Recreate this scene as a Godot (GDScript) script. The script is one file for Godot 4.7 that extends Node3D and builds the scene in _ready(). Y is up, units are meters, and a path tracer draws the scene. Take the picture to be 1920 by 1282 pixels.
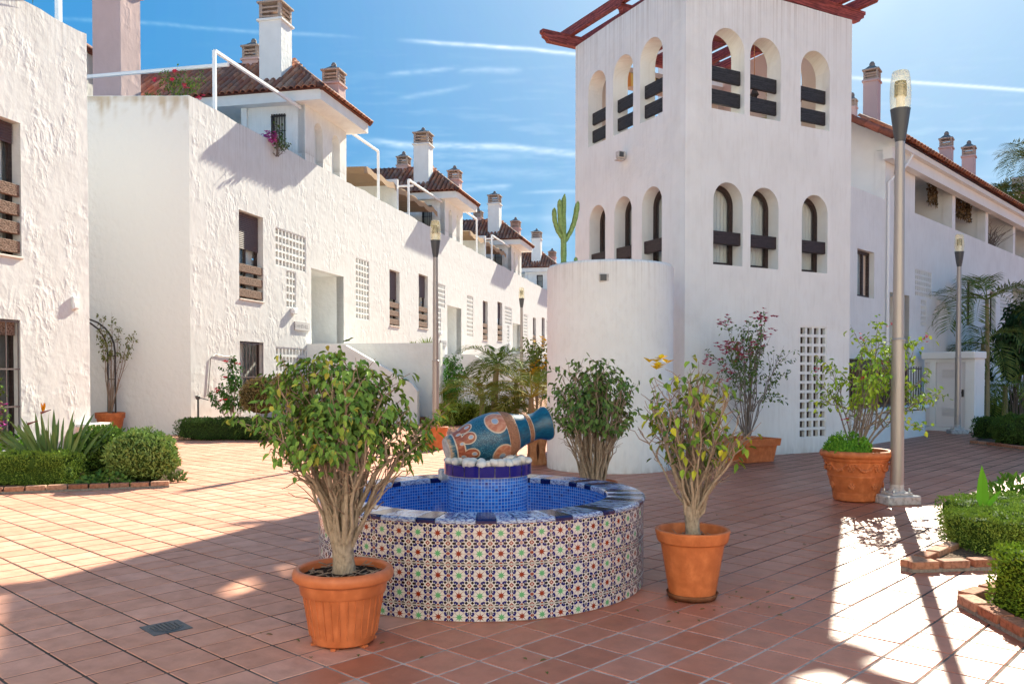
extends Node3D
# A sunny white courtyard with a tiled fountain. x right, y up, the camera looks along -z. Metres.

const FOCAL := 1600.0
const WIDE := 1920.0
const TALL := 1282.0
const HORIZON := 700.0
const EYE := Vector3(0, 1.6, 0)
const PITCH := 1.2
const SUN := Vector3(0.3122, 0.5402, -0.7811)

var rng := RandomNumberGenerator.new()
var mats := {}
var used := {}
var cam_basis := Basis(Vector3.RIGHT, deg_to_rad(-PITCH))
var cam_cy := HORIZON + FOCAL * tan(deg_to_rad(PITCH))


class MB:
	var v := PackedVector3Array()
	var n := PackedVector3Array()
	var uv := PackedVector2Array()
	var co := PackedColorArray()
	var ix := PackedInt32Array()
	var col := Color.WHITE

	func vert(p: Vector3, nor: Vector3, t := Vector2.ZERO) -> int:
		v.append(p); n.append(nor); uv.append(t); co.append(col)
		return v.size() - 1

	func quad(a: Vector3, b: Vector3, c: Vector3, d: Vector3, uva := Vector2(0, 1), uvc := Vector2(1, 0)) -> void:
		var nor := (b - a).cross(c - a)
		if nor.length_squared() < 1e-16:
			nor = (c - a).cross(d - a)
		nor = nor.normalized()
		var i := vert(a, nor, uva)
		vert(b, nor, Vector2(uvc.x, uva.y)); vert(c, nor, uvc); vert(d, nor, Vector2(uva.x, uvc.y))
		ix.append_array([i, i + 2, i + 1, i, i + 3, i + 2])

	func tri(a: Vector3, b: Vector3, c: Vector3) -> void:
		var nor := (b - a).cross(c - a).normalized()
		var i := vert(a, nor)
		vert(b, nor); vert(c, nor)
		ix.append_array([i, i + 2, i + 1])

	func fan(pts: Array) -> void:
		for i in range(1, pts.size() - 1):
			tri(pts[0], pts[i], pts[i + 1])

	func box(c: Vector3, s: Vector3, b := Basis()) -> void:
		var h := s / 2.0
		var p := []
		for i in 8:
			p.append(c + b * Vector3(h.x * (1 if i & 1 else -1), h.y * (1 if i & 2 else -1), h.z * (1 if i & 4 else -1)))
		quad(p[4], p[5], p[7], p[6]); quad(p[1], p[0], p[2], p[3]); quad(p[5], p[1], p[3], p[7])
		quad(p[0], p[4], p[6], p[2]); quad(p[6], p[7], p[3], p[2]); quad(p[0], p[1], p[5], p[4])

	# a box with chamfered edges
	func cbox(c: Vector3, s: Vector3, ch: float, b := Basis()) -> void:
		var h := s / 2.0
		var q := func(x: int, y: int, z: int, ax: int) -> Vector3:
			var e := Vector3(h.x - (0.0 if ax == 0 else ch), h.y - (0.0 if ax == 1 else ch), h.z - (0.0 if ax == 2 else ch))
			return c + b * Vector3(e.x * x, e.y * y, e.z * z)
		for s1 in [-1, 1]:
			face(q.call(s1, -1, -1, 0), q.call(s1, 1, -1, 0), q.call(s1, 1, 1, 0), q.call(s1, -1, 1, 0), b * Vector3(s1, 0, 0))
			face(q.call(-1, s1, -1, 1), q.call(1, s1, -1, 1), q.call(1, s1, 1, 1), q.call(-1, s1, 1, 1), b * Vector3(0, s1, 0))
			face(q.call(-1, -1, s1, 2), q.call(1, -1, s1, 2), q.call(1, 1, s1, 2), q.call(-1, 1, s1, 2), b * Vector3(0, 0, s1))
			for s2 in [-1, 1]:
				face(q.call(s1, s2, -1, 0), q.call(s1, s2, 1, 0), q.call(s1, s2, 1, 1), q.call(s1, s2, -1, 1), b * Vector3(s1, s2, 0))
				face(q.call(s1, -1, s2, 0), q.call(s1, 1, s2, 0), q.call(s1, 1, s2, 2), q.call(s1, -1, s2, 2), b * Vector3(s1, 0, s2))
				face(q.call(-1, s1, s2, 1), q.call(1, s1, s2, 1), q.call(1, s1, s2, 2), q.call(-1, s1, s2, 2), b * Vector3(0, s1, s2))
				for s3 in [-1, 1]:
					var a: Vector3 = q.call(s1, s2, s3, 0)
					var d: Vector3 = q.call(s1, s2, s3, 1)
					var e: Vector3 = q.call(s1, s2, s3, 2)
					if (d - a).cross(e - a).dot(b * Vector3(s1, s2, s3)) > 0:
						tri(a, d, e)
					else:
						tri(a, e, d)

	func face(a: Vector3, b: Vector3, c: Vector3, d: Vector3, out: Vector3) -> void:
		if (b - a).cross(c - a).dot(out) > 0:
			quad(a, b, c, d)
		else:
			quad(a, d, c, b)

	# a tube along points, smooth, radii per point
	func tube(pts: Array, rad: Array, sides := 6, cap := true) -> void:
		var x := Vector3.ZERO
		var first := v.size()
		var m := pts.size()
		for i in m:
			var t: Vector3 = (pts[mini(i + 1, m - 1)] - pts[maxi(i - 1, 0)]).normalized()
			if x == Vector3.ZERO:
				x = t.cross(Vector3(0.31, 0.2, 0.93)).normalized()
			x = (x - t * x.dot(t)).normalized()
			var y := t.cross(x)
			for k in sides:
				var a := TAU * k / sides
				var d := x * cos(a) + y * sin(a)
				vert(pts[i] + d * rad[i], d, Vector2(float(k) / sides, float(i) / m))
		for i in m - 1:
			for k in sides:
				var a := first + i * sides + k
				var b := first + i * sides + (k + 1) % sides
				ix.append_array([a, a + sides, b, b, a + sides, b + sides])
		if cap:
			for e in 2:
				var o := first + (m - 1) * sides * e
				for k in range(1, sides - 1):
					if e:
						ix.append_array([o, o + k + 1, o + k])
					else:
						ix.append_array([o, o + k, o + k + 1])

	# turn a profile of (radius, height) about y; a repeated point is a crease
	func lathe(prof: Array, seg := 32, c := Vector3.ZERO, vscale := 1.0, wob := 0.0) -> void:
		var m := prof.size()
		var first := v.size()
		var acc := 0.0
		for i in m:
			var p: Vector2 = prof[i]
			var a: Vector2 = prof[i - 1] if i > 0 and prof[i - 1] != p else p
			var b: Vector2 = prof[i + 1] if i < m - 1 and prof[i + 1] != p else p
			var d := (b - a)
			if i > 0:
				acc += (p - prof[i - 1]).length()
			var nor := Vector2(d.y, -d.x).normalized()
			for k in seg + 1:
				var t := TAU * k / seg
				var w := 1.0 + wob * sin(t * 3.0 + i)
				vert(c + Vector3(p.x * cos(t) * w, p.y, p.x * sin(t) * w), Vector3(nor.x * cos(t), nor.y, nor.x * sin(t)).normalized(), Vector2(float(k) / seg, acc * vscale))
		for i in m - 1:
			if prof[i] == prof[i + 1]:
				continue
			for k in seg:
				var a := first + i * (seg + 1) + k
				var b := a + seg + 1
				ix.append_array([a, a + 1, b, b, a + 1, b + 1])

	# a leaf: base, direction, up side, folded along its rib
	func leaf(p: Vector3, d: Vector3, up: Vector3, l: float, w: float, c: Color, fine := false) -> void:
		var s := d.cross(up).normalized() * w * 0.5
		up = s.cross(d).normalized() * w
		var t := p + d * l
		var i := v.size()
		var nl := (up.normalized() + s.normalized() * 0.35).normalized()
		var nr := (up.normalized() - s.normalized() * 0.35).normalized()
		col = c
		if fine:
			var q1 := p + d * l * 0.3
			var q2 := p + d * l * 0.68
			t -= up * 0.35
			vert(p, nl); vert(q1 - s + up * 0.16, nl); vert(q2 - s * 0.72 + up * 0.06, nl); vert(t, nl)
			vert(p, nr); vert(q1 + s + up * 0.16, nr); vert(q2 + s * 0.72 + up * 0.06, nr); vert(t, nr)
			ix.append_array([i, i + 1, i + 2, i, i + 2, i + 3, i + 4, i + 6, i + 5, i + 4, i + 7, i + 6])
		else:
			var q := p + d * l * 0.45 + up * 0.2
			vert(p, nl); vert(q - s, nl); vert(t, nl); vert(p, nr); vert(q + s, nr); vert(t, nr)
			ix.append_array([i, i + 1, i + 2, i + 3, i + 5, i + 4])

	func mesh() -> ArrayMesh:
		var a := []
		a.resize(Mesh.ARRAY_MAX)
		a[Mesh.ARRAY_VERTEX] = v
		a[Mesh.ARRAY_NORMAL] = n
		a[Mesh.ARRAY_TEX_UV] = uv
		a[Mesh.ARRAY_TEX_UV2] = uv
		a[Mesh.ARRAY_COLOR] = co
		a[Mesh.ARRAY_INDEX] = ix
		var r := ArrayMesh.new()
		r.add_surface_from_arrays(Mesh.PRIMITIVE_TRIANGLES, a)
		return r


func numbered(called: String) -> String:
	var k: int = used.get(called, 0)
	used[called] = k + 1
	return called if k == 0 else "%s_%03d" % [called, k]

func thing(called: String, label: String, category: String, xf := Transform3D(), group := "") -> Node3D:
	var o := Node3D.new()
	o.name = numbered(called)
	add_child(o)
	o.transform = xf
	o.set_meta("label", label); o.set_meta("category", category)
	if group:
		o.set_meta("group", group)
	return o

func at(p: Vector3, turn := 0.0) -> Transform3D:
	return Transform3D(Basis(Vector3.UP, turn), p)

func part(parent: Node, called: String, m: Variant, mat: Material, xf := Transform3D(), kind := "") -> MeshInstance3D:
	var o := MeshInstance3D.new()
	o.name = called
	o.mesh = m.mesh() if m is MB else m
	o.material_override = mat
	o.transform = xf
	parent.add_child(o, true)
	if kind:
		o.set_meta("kind", kind)
	return o

func again(root: Node3D, xf: Transform3D, label: String) -> Node3D:
	var r: Node3D = root.duplicate()
	r.name = numbered(String(root.name))
	add_child(r)
	r.transform = xf
	r.set_meta("label", label)
	return r

func structure(called: String, m: Variant, mat: Material) -> MeshInstance3D:
	var o := part(self, numbered(called), m, mat)
	o.set_meta("kind", "structure")
	return o

# the view ray through a point of the photograph, and where it meets the ground, a depth or a facade's plane
func ray(px: float, py: float) -> Vector3:
	return cam_basis * Vector3((px - WIDE / 2) / FOCAL, -(py - cam_cy) / FOCAL, -1.0)

func gnd(px: float, py: float, h := 0.0) -> Vector3:
	var d := ray(px, py)
	return EYE + d * ((h - EYE.y) / d.y)

func dep(px: float, py: float, depth: float) -> Vector3:
	var d := ray(px, py)
	return EYE + d * (depth / -d.z)

func fp(xf: Transform3D, px: float, py: float, z := 0.0) -> Vector3:
	var inv := xf.affine_inverse()
	var o := inv * EYE
	var d := inv.basis * ray(px, py)
	return o + d * ((z - o.z) / d.z)

func opening(xf: Transform3D, pl: float, top: float, bottom: float, pr: float, arch := false, right := false) -> Dictionary:
	var a := fp(xf, pr if right else pl, top)
	var b := fp(xf, pr if right else pl, bottom)
	var c := fp(xf, pl if right else pr, (top + bottom) / 2)
	return {"x0": minf(a.x, c.x), "x1": maxf(a.x, c.x), "y0": b.y, "y1": a.y, "arch": arch}

func facade(base: Vector3, dir: Vector2) -> Transform3D:   # dir is (x, depth); local x runs along it, z faces out
	var u := Vector3(dir.x, 0, -dir.y).normalized()
	return Transform3D(Basis(u, Vector3.UP, u.cross(Vector3.UP)), base)

func hole_top(h: Dictionary, x: float) -> float:
	if not h.get("arch", false):
		return h.y1
	var r: float = (h.x1 - h.x0) / 2
	var d: float = x - (h.x0 + h.x1) / 2
	return h.y1 - r + sqrt(maxf(0.0, r * r - d * d))

# a wall of thickness t between x0 and x1, front at z, with openings and a slightly uneven top
func wall(mb: MB, x0: float, x1: float, y0: float, y1: float, holes: Array, t: float, z := 0.0, uneven := 0.0) -> void:
	var first := mb.v.size()
	var xs := [x0, x1]
	if uneven > 0:
		var k := 1
		while x0 + k * 0.35 < x1:
			xs.append(x0 + k * 0.35)
			k += 1
	for h in holes:
		xs.append(h.x0); xs.append(h.x1)
		if h.get("arch", false):
			for k in range(1, 16):
				xs.append((h.x0 + h.x1) / 2 - (h.x1 - h.x0) / 2 * cos(PI * k / 16.0))
	xs.sort()
	var top := func(x: float) -> float:
		return y1 + (uneven * (sin(x * 1.7) + 0.6 * sin(x * 4.3 + 1.0) + 0.4 * sin(x * 9.1)) if uneven > 0 else 0.0)
	for i in xs.size() - 1:
		var a: float = xs[i]
		var b: float = xs[i + 1]
		if b - a < 1e-5 or a < x0 - 1e-6 or b > x1 + 1e-6:
			continue
		var mid := (a + b) / 2
		var over := holes.filter(func(h): return h.x0 < mid and h.x1 > mid)
		over.sort_custom(func(p, q): return p.y0 < q.y0)
		var ya := y0
		var yb := y0
		for h in over:
			if h.y0 > y0 + 1e-4:
				strip(mb, a, b, ya, yb, h.y0, h.y0, t, z)
				mb.quad(Vector3(a, h.y0, z), Vector3(b, h.y0, z), Vector3(b, h.y0, z - t), Vector3(a, h.y0, z - t))
			ya = hole_top(h, a)
			yb = hole_top(h, b)
			mb.quad(Vector3(a, ya, z - t), Vector3(b, yb, z - t), Vector3(b, yb, z), Vector3(a, ya, z))
		var ta: float = top.call(a)
		var tb: float = top.call(b)
		strip(mb, a, b, ya, yb, ta, tb, t, z)
		mb.quad(Vector3(a, ta, z), Vector3(b, tb, z), Vector3(b, tb, z - t), Vector3(a, ta, z - t))
	for h in holes:
		var side: float = h.y1 - ((h.x1 - h.x0) / 2 if h.get("arch", false) else 0.0)
		mb.quad(Vector3(h.x0, h.y0, z), Vector3(h.x0, h.y0, z - t), Vector3(h.x0, side, z - t), Vector3(h.x0, side, z))
		mb.quad(Vector3(h.x1, h.y0, z - t), Vector3(h.x1, h.y0, z), Vector3(h.x1, side, z), Vector3(h.x1, side, z - t))
	mb.quad(Vector3(x0, y0, z - t), Vector3(x0, y0, z), Vector3(x0, top.call(x0), z), Vector3(x0, top.call(x0), z - t))
	mb.quad(Vector3(x1, y0, z), Vector3(x1, y0, z - t), Vector3(x1, top.call(x1), z - t), Vector3(x1, top.call(x1), z))
	for i in range(first, mb.v.size()):
		mb.uv[i] = Vector2((mb.v[i].x + 0.3 * mb.v[i].z) / 7.0 + 0.13 * y1, 1.0 - mb.v[i].y / 9.0)

func strip(mb: MB, a: float, b: float, ya: float, yb: float, ta: float, tb: float, t: float, z: float) -> void:
	if ta - ya < 1e-5 and tb - yb < 1e-5:
		return
	mb.quad(Vector3(a, ya, z), Vector3(b, yb, z), Vector3(b, tb, z), Vector3(a, ta, z))
	mb.quad(Vector3(b, yb, z - t), Vector3(a, ya, z - t), Vector3(a, ta, z - t), Vector3(b, tb, z - t))

func outline(h: Dictionary, inset: float) -> PackedVector2Array:
	var r := PackedVector2Array([Vector2(h.x1 - inset, h.y0 + inset)])
	if h.get("arch", false):
		var rad: float = (h.x1 - h.x0) / 2
		for k in 17:
			var a := PI * k / 16.0
			r.append(Vector2((h.x0 + h.x1) / 2 + (rad - inset) * cos(a), h.y1 - rad + (rad - inset) * sin(a)))
	else:
		r.append(Vector2(h.x1 - inset, h.y1 - inset)); r.append(Vector2(h.x0 + inset, h.y1 - inset))
	r.append(Vector2(h.x0 + inset, h.y0 + inset))
	return r

func frame_ring(h: Dictionary, w: float, z: float, t: float, inset := 0.0) -> MB:
	var mb := MB.new()
	var a := outline(h, inset)
	var b := outline(h, inset + w)
	for i in a.size():
		var j := (i + 1) % a.size()
		var p := [Vector3(a[i].x, a[i].y, z), Vector3(a[j].x, a[j].y, z), Vector3(b[j].x, b[j].y, z), Vector3(b[i].x, b[i].y, z)]
		mb.quad(p[0], p[1], p[2], p[3])
		var k := Vector3(0, 0, -t)
		mb.quad(p[3], p[2], p[2] + k, p[3] + k)
		mb.quad(p[1], p[0], p[0] + k, p[1] + k)
	return mb

func sheet(h: Dictionary, inset: float, z: float) -> MB:
	var mb := MB.new()
	var a := outline(h, inset)
	var pts := []
	for p in a:
		pts.append(Vector3(p.x, p.y, z))
	mb.fan(pts)
	return mb

func noise(freq: float, oct := 4, warp := 0.0, seed_ := 1, ridged := false) -> FastNoiseLite:
	var f := FastNoiseLite.new()
	f.noise_type = FastNoiseLite.TYPE_SIMPLEX_SMOOTH
	f.seed = seed_
	f.frequency = freq
	f.fractal_type = FastNoiseLite.FRACTAL_RIDGED if ridged else FastNoiseLite.FRACTAL_FBM
	f.fractal_octaves = oct
	if warp > 0:
		f.domain_warp_enabled = true
		f.domain_warp_amplitude = warp
		f.domain_warp_frequency = freq * 0.8
		f.domain_warp_fractal_type = FastNoiseLite.DOMAIN_WARP_FRACTAL_NONE
	return f

func tex(im: Image) -> ImageTexture:
	return ImageTexture.create_from_image(im)

func noise_tex(size: int, freq: float, oct := 4, warp := 0.0, seed_ := 1, ridged := false) -> ImageTexture:
	return tex(noise(freq, oct, warp, seed_, ridged).get_seamless_image(size, size))

func ramp_tex(size: int, f: FastNoiseLite, a: Color, b: Color, c: Color) -> ImageTexture:
	var g := f.get_seamless_image(size, size)
	var im := Image.create(size, size, false, Image.FORMAT_RGB8)
	for y in size:
		for x in size:
			var t := g.get_pixel(x, y).r
			im.set_pixel(x, y, a.lerp(b, t * 2) if t < 0.5 else b.lerp(c, t * 2 - 1))
	return tex(im)

# a material from a linear base colour
func mat(called: String, lin: Color, rough := 0.8, spec := 0.5, more := {}) -> StandardMaterial3D:
	var m := StandardMaterial3D.new()
	m.resource_name = called
	m.albedo_color = lin.linear_to_srgb()
	m.roughness = rough
	m.metallic_specular = spec
	for k in more:
		m.set(k, more[k])
	mats[called] = m
	return m

func _ready() -> void:
	rng.seed = 7
	view_and_light()
	materials()
	ground()
	near_house()
	terraced_houses()
	tower()
	right_house()
	unseen_opposite_house()
	fountain()
	lamps()
	potted_plants()
	left_bed()
	lane_garden()
	right_garden()
	small_things()

func view_and_light() -> void:
	var cam := Camera3D.new()
	cam.name = "camera"
	cam.projection = Camera3D.PROJECTION_FRUSTUM
	cam.near = 0.1
	cam.far = 1500.0
	cam.size = cam.near * TALL / FOCAL
	cam.frustum_offset = Vector2(0, cam.near * (cam_cy - TALL / 2) / FOCAL)
	cam.transform = Transform3D(cam_basis, EYE)
	add_child(cam)
	cam.current = true
	var env := Environment.new()
	env.background_mode = Environment.BG_SKY
	var sky := Sky.new()
	var pano := PanoramaSkyMaterial.new()
	pano.panorama = sky_picture()
	pano.energy_multiplier = 1.0
	sky.sky_material = pano
	env.sky = sky
	env.background_energy_multiplier = SKY_LIGHT
	env.tonemap_mode = Environment.TONE_MAPPER_LINEAR
	env.tonemap_exposure = EXPOSURE
	env.sdfgi_enabled = true
	env.ssao_enabled = true
	env.ssil_enabled = true
	var we := WorldEnvironment.new()
	we.name = "world_environment"
	we.environment = env
	add_child(we)
	var sun := DirectionalLight3D.new()
	sun.name = "sun"
	sun.light_energy = SUN_LIGHT
	sun.light_color = Color(1.0, 0.97, 0.88)
	sun.light_angular_distance = 0.5
	sun.shadow_enabled = true
	sun.sky_mode = DirectionalLight3D.SKY_MODE_LIGHT_ONLY
	add_child(sun)
	sun.look_at_from_position(SUN * 50.0, Vector3.ZERO, Vector3.UP)

const SKY_LIGHT := 0.42
const EXPOSURE := 5.8
const SUN_LIGHT := 0.86

# air brightening towards the sun and the horizon, thin streaks of high cloud and a few aircraft trails
func sky_colour(d: Vector3) -> Color:
	var sun_dir := SUN.normalized()
	var ang := rad_to_deg(acos(clampf(d.dot(sun_dir), -1, 1)))
	var el := rad_to_deg(asin(clampf(d.y, -1, 1)))
	if el < 0:
		return Color(0.36, 0.34, 0.32)
	var low := exp(-el / 9.0)
	var c := Color(0.0, 0.116, 0.295).lerp(Color(0.15, 0.33, 0.42), low * 0.8)
	c = c.lerp(Color(0.004, 0.11, 0.27), clampf((el - 35) / 55.0, 0, 1))
	var k := exp(-pow(ang / 21.5, 1.5))
	return c.lerp(Color(0.42, 0.49, 0.52), k * 0.88)

func sky_picture() -> ImageTexture:
	var w := 512
	var h := 256
	var im := Image.create(w + 32, h, false, Image.FORMAT_RGB8)
	var cirrus := noise(0.9, 4, 0.0, 5)
	for y in h:
		var el := PI / 2 - (y + 0.5) / h * PI
		for x in w + 32:
			var az := (x - 16 + 0.5) / w * TAU
			var d := Vector3(sin(az) * cos(el), sin(el), -cos(az) * cos(el))
			var c := sky_colour(d)
			if el > 0:
				var q := cirrus.get_noise_3d(d.x * 3.0 / (d.y + 0.25), d.z * 0.6 / (d.y + 0.25), 0)
				c = c.lerp(Color(0.5, 0.56, 0.6), clampf(q - 0.25, 0, 0.25) * 0.4)
			im.set_pixel(x, y, c.linear_to_srgb())
	im.resize(4096 + 256, 2048, Image.INTERPOLATE_CUBIC)
	im = im.get_region(Rect2i(128, 0, 4096, 2048))
	# trails: from, to (points of the view), width, strength, how ragged
	var trails := [[740, 78, 1290, 121, 5.5, 0.85, 0.5], [720, 140, 870, 133, 7, 0.30, 1.0], [850, 134, 985, 131, 9, 0.26, 1.0], [640, 262, 1290, 300, 11, 0.55, 0.9], [690, 285, 1000, 296, 14, 0.2, 1.0],
		[60, 36, 700, 78, 5, 0.26, 0.6], [1500, 143, 2300, 200, 4.5, 0.97, 0.1], [740, 188, 890, 163, 8, 0.22, 0.8], [850, 358, 965, 345, 7, 0.32, 0.7], [965, 361, 1300, 355, 5, 0.36, 0.5],
		[650, 305, 1100, 330, 18, 0.14, 1.0], [900, 400, 1300, 420, 12, 0.16, 1.0], [-700, 60, -100, 190, 9, 0.4, 0.7], [2100, 120, 2700, -150, 9, 0.5, 0.6], [1500, -300, 2200, -420, 9, 0.5, 0.6]]
	var fray := noise(0.11, 3, 0.0, 9)
	for y in range(500, 1020):
		var el := PI / 2 - (y + 0.5) / 2048.0 * PI
		for x in range(-680, 680):
			var az := (x + 0.5) / 4096.0 * TAU
			if absf(az) > 1.05:
				continue
			var px := WIDE / 2 + FOCAL * tan(az)
			var py := HORIZON - FOCAL * tan(el) / cos(az)
			var add := 0.0
			for t in trails:
				if px < t[0] or px > t[2]:
					continue
				var s: float = (px - t[0]) / (t[2] - t[0])
				var dy: float = py - lerpf(t[1], t[3], s)
				if absf(dy) > t[4] * 3.0:
					continue
				var ends: float = minf(1.0, minf(s, 1.0 - s) * 6.0)
				var rag: float = 1.0 + t[6] * (0.9 * fray.get_noise_2d(px * 0.22, py * 3.0) + 0.6 * fray.get_noise_2d(px * 0.05, 50.0))
				dy += t[6] * 9.0 * fray.get_noise_2d(px * 0.025, t[0])
				add = maxf(add, t[5] * ends * clampf(rag, 0, 1.3) * exp(-pow(dy / t[4] * (2.2 if dy < 0 else 1.4), 2.0)))
			# faint torn veils between the trails
			var veil := fray.get_noise_2d(px * 0.035 + py * 0.05, py * 0.42 + 300.0) + 0.5 * fray.get_noise_2d(px * 0.11, py * 1.3 + 90.0)
			add = maxf(add, clampf(veil - 0.12, 0, 0.5) * 0.34 * clampf((py - 40.0) / 260.0, 0.1, 1.0))
			if add > 0.004:
				im.set_pixel(posmod(x, 4096), y, im.get_pixel(posmod(x, 4096), y).lerp(Color(0.75, 0.77, 0.79), minf(add * 0.85, 1.0)))
	return tex(im)

func materials() -> void:
	var tri := {"uv1_triplanar": true, "uv1_world_triplanar": true}
	# coarse hand-trowelled plaster
	var a := noise(0.0075, 4, 60.0, 3).get_seamless_image(1024, 1024)
	var b := noise(0.008, 3, 50.0, 14, true).get_seamless_image(1024, 1024)
	a.convert(Image.FORMAT_L8); b.convert(Image.FORMAT_L8)
	var da := a.get_data()
	var db := b.get_data()
	var dm := noise(0.0022, 2, 0.0, 15).get_seamless_image(1024, 1024)
	dm.convert(Image.FORMAT_L8)
	var dc := dm.get_data()
	for i in da.size():
		var share := clampf((dc[i] - 50.0) / 120.0, 0.3, 1.0)
		da[i] = int(lerpf(120.0, da[i] * 0.6 + db[i] * 0.4, share))
	var coarse := tex(Image.create_from_data(1024, 1024, false, Image.FORMAT_L8, da))
	var mottle := ramp_tex(512, noise(0.008, 5, 20.0, 21), Color(0.95, 0.945, 0.94), Color(0.985, 0.98, 0.975), Color(1, 1, 1))
	var fine := noise_tex(512, 0.03, 4, 12.0, 31)
	var stains := tex(stain_picture())
	var weathered := {"detail_enabled": true, "detail_albedo": stains, "detail_blend_mode": BaseMaterial3D.BLEND_MODE_MUL, "detail_uv_layer": BaseMaterial3D.DETAIL_UV_2}
	var white := Color(0.81, 0.82, 0.80)
	mat("rough plaster", Color(0.715, 0.715, 0.705), 0.9, 0.25, tri.merged(weathered).merged({"albedo_texture": mottle, "uv1_scale": Vector3(0.42, 0.3, 0.42), "heightmap_enabled": true, "heightmap_texture": coarse, "heightmap_scale": 2.3}))
	mat("smooth plaster", white, 0.88, 0.25, tri.merged(weathered).merged({"albedo_texture": mottle, "uv1_scale": Vector3(0.3, 0.22, 0.3), "heightmap_enabled": true, "heightmap_texture": fine, "heightmap_scale": 1.1}))
	mat("plain plaster", white, 0.88, 0.25, tri.merged({"albedo_texture": mottle, "uv1_scale": Vector3(0.3, 0.22, 0.3), "heightmap_enabled": true, "heightmap_texture": fine, "heightmap_scale": 1.1}))
	mat("stained plaster", Color.WHITE, 0.9, 0.25, tri.merged({"vertex_color_use_as_albedo": true, "uv1_scale": Vector3(0.3, 0.22, 0.3), "heightmap_enabled": true, "heightmap_texture": fine, "heightmap_scale": 1.2}))
	mat("pink plaster", Color(0.62, 0.45, 0.42), 0.9, 0.25, tri.merged({"albedo_texture": mottle, "uv1_scale": Vector3(0.3, 0.22, 0.3), "heightmap_enabled": true, "heightmap_texture": coarse, "heightmap_scale": 3.0}))
	mat("warm plaster", Color(0.66, 0.56, 0.5), 0.9, 0.25, tri.merged({"albedo_texture": mottle, "uv1_scale": Vector3(0.3, 0.22, 0.3)}))
	mat("white paint", Color(0.8, 0.8, 0.79), 0.45, 0.5)
	mat("door paint", Color(0.72, 0.69, 0.67), 0.5, 0.5)
	mat("lattice shade", Color(0.36, 0.3, 0.27), 0.95, 0.2)  # shade in the lattice holes put into the backing colour
	mat("inside", Color(0.07, 0.05, 0.045), 0.95, 0.2)  # near-black sheet standing in for shade behind the tower lattice
	var wear := ramp_tex(512, noise(0.02, 5, 24.0, 41), Color(0.72, 0.7, 0.68), Color(0.95, 0.95, 0.95), Color(1, 1, 1))
	var dust := ramp_tex(512, noise(0.016, 5, 18.0, 43), Color(0.88, 0.87, 0.86), Color(0.95, 0.95, 0.95), Color(1, 1, 1))
	var vc := {"vertex_color_use_as_albedo": true}
	mat("matt tile", Color.WHITE, 0.7, 0.22, tri.merged(vc).merged({"albedo_texture": dust, "uv1_scale": Vector3(0.55, 0.55, 0.55), "heightmap_enabled": true, "heightmap_texture": fine, "heightmap_scale": 0.35}))
	mat("glazed tile", Color.WHITE, 0.42, 0.4, tri.merged(vc).merged({"albedo_texture": dust, "uv1_scale": Vector3(0.55, 0.55, 0.55), "heightmap_enabled": true, "heightmap_texture": fine, "heightmap_scale": 0.22}))
	mat("grout", Color.WHITE, 0.95, 0.2, tri.merged(vc).merged({"albedo_texture": wear, "uv1_scale": Vector3(0.8, 0.8, 0.8)}))
	mat("brick", Color.WHITE, 0.85, 0.3, tri.merged(vc).merged({"albedo_texture": wear, "uv1_scale": Vector3(2.2, 2.2, 2.2), "heightmap_enabled": true, "heightmap_texture": fine, "heightmap_scale": 0.5}))
	mat("roof tile", Color.WHITE, 0.8, 0.35, tri.merged(vc).merged({"albedo_texture": wear, "uv1_scale": Vector3(1.2, 1.2, 1.2)}))
	mat("soil", Color(0.045, 0.03, 0.022), 0.97, 0.2, tri.merged({"albedo_texture": wear, "uv1_scale": Vector3(3, 3, 3), "heightmap_enabled": true, "heightmap_texture": fine, "heightmap_scale": 4.0}))
	mat("bed soil", Color(0.2, 0.135, 0.095), 0.97, 0.2, tri.merged({"albedo_texture": wear, "uv1_scale": Vector3(2, 2, 2), "heightmap_enabled": true, "heightmap_texture": fine, "heightmap_scale": 5.0}))
	var bloom := ramp_tex(512, noise(0.012, 5, 26.0, 44), Color(0.78, 0.72, 0.66), Color(0.87, 0.82, 0.79), Color(1, 1, 1))
	var clay := {"albedo_texture": bloom, "uv1_scale": Vector3(1.7, 1.3, 1.7), "heightmap_enabled": true, "heightmap_texture": fine, "heightmap_scale": 0.3}
	mat("clay", Color(0.68, 0.22, 0.075), 0.62, 0.4, tri.merged(clay))
	mat("plastic clay", Color(0.7, 0.225, 0.085), 0.45, 0.45, tri.merged({"uv1_scale": Vector3(1.5, 1.1, 1.5), "albedo_texture": bloom}))
	mat("old clay", Color(0.3, 0.15, 0.085), 0.85, 0.3, tri.merged(clay))
	mat("pale clay", Color(0.5, 0.26, 0.13), 0.8, 0.3, tri.merged(clay))
	mat("dark slot", Color(0.015, 0.013, 0.012), 0.9, 0.2)
	var grain := noise(0.02, 5, 10.0, 51).get_seamless_image(512, 512)
	var wood_a := Image.create(512, 512, false, Image.FORMAT_RGB8)
	for y in 512:
		for x in 512:
			var t := grain.get_pixel((x / 6) % 512, (y * 3) % 512).r
			var s := grain.get_pixel(x, y).r
			wood_a.set_pixel(x, y, Color(1, 1, 1).lerp(Color(0.45, 0.42, 0.4), clampf(t * 1.3 - 0.3 + (s - 0.5) * 0.5, 0, 1)))
	var wood := tex(wood_a)
	var loc := {"uv1_triplanar": true}
	mat("brown wood", Color(0.052, 0.03, 0.026), 0.5, 0.45, loc.merged({"albedo_texture": wood, "uv1_scale": Vector3(1, 2, 1)}))
	mat("dark plank", Color(0.05, 0.046, 0.046), 0.6, 0.4, loc.merged({"albedo_texture": wood, "uv1_scale": Vector3(0.8, 2, 1)}))
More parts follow.
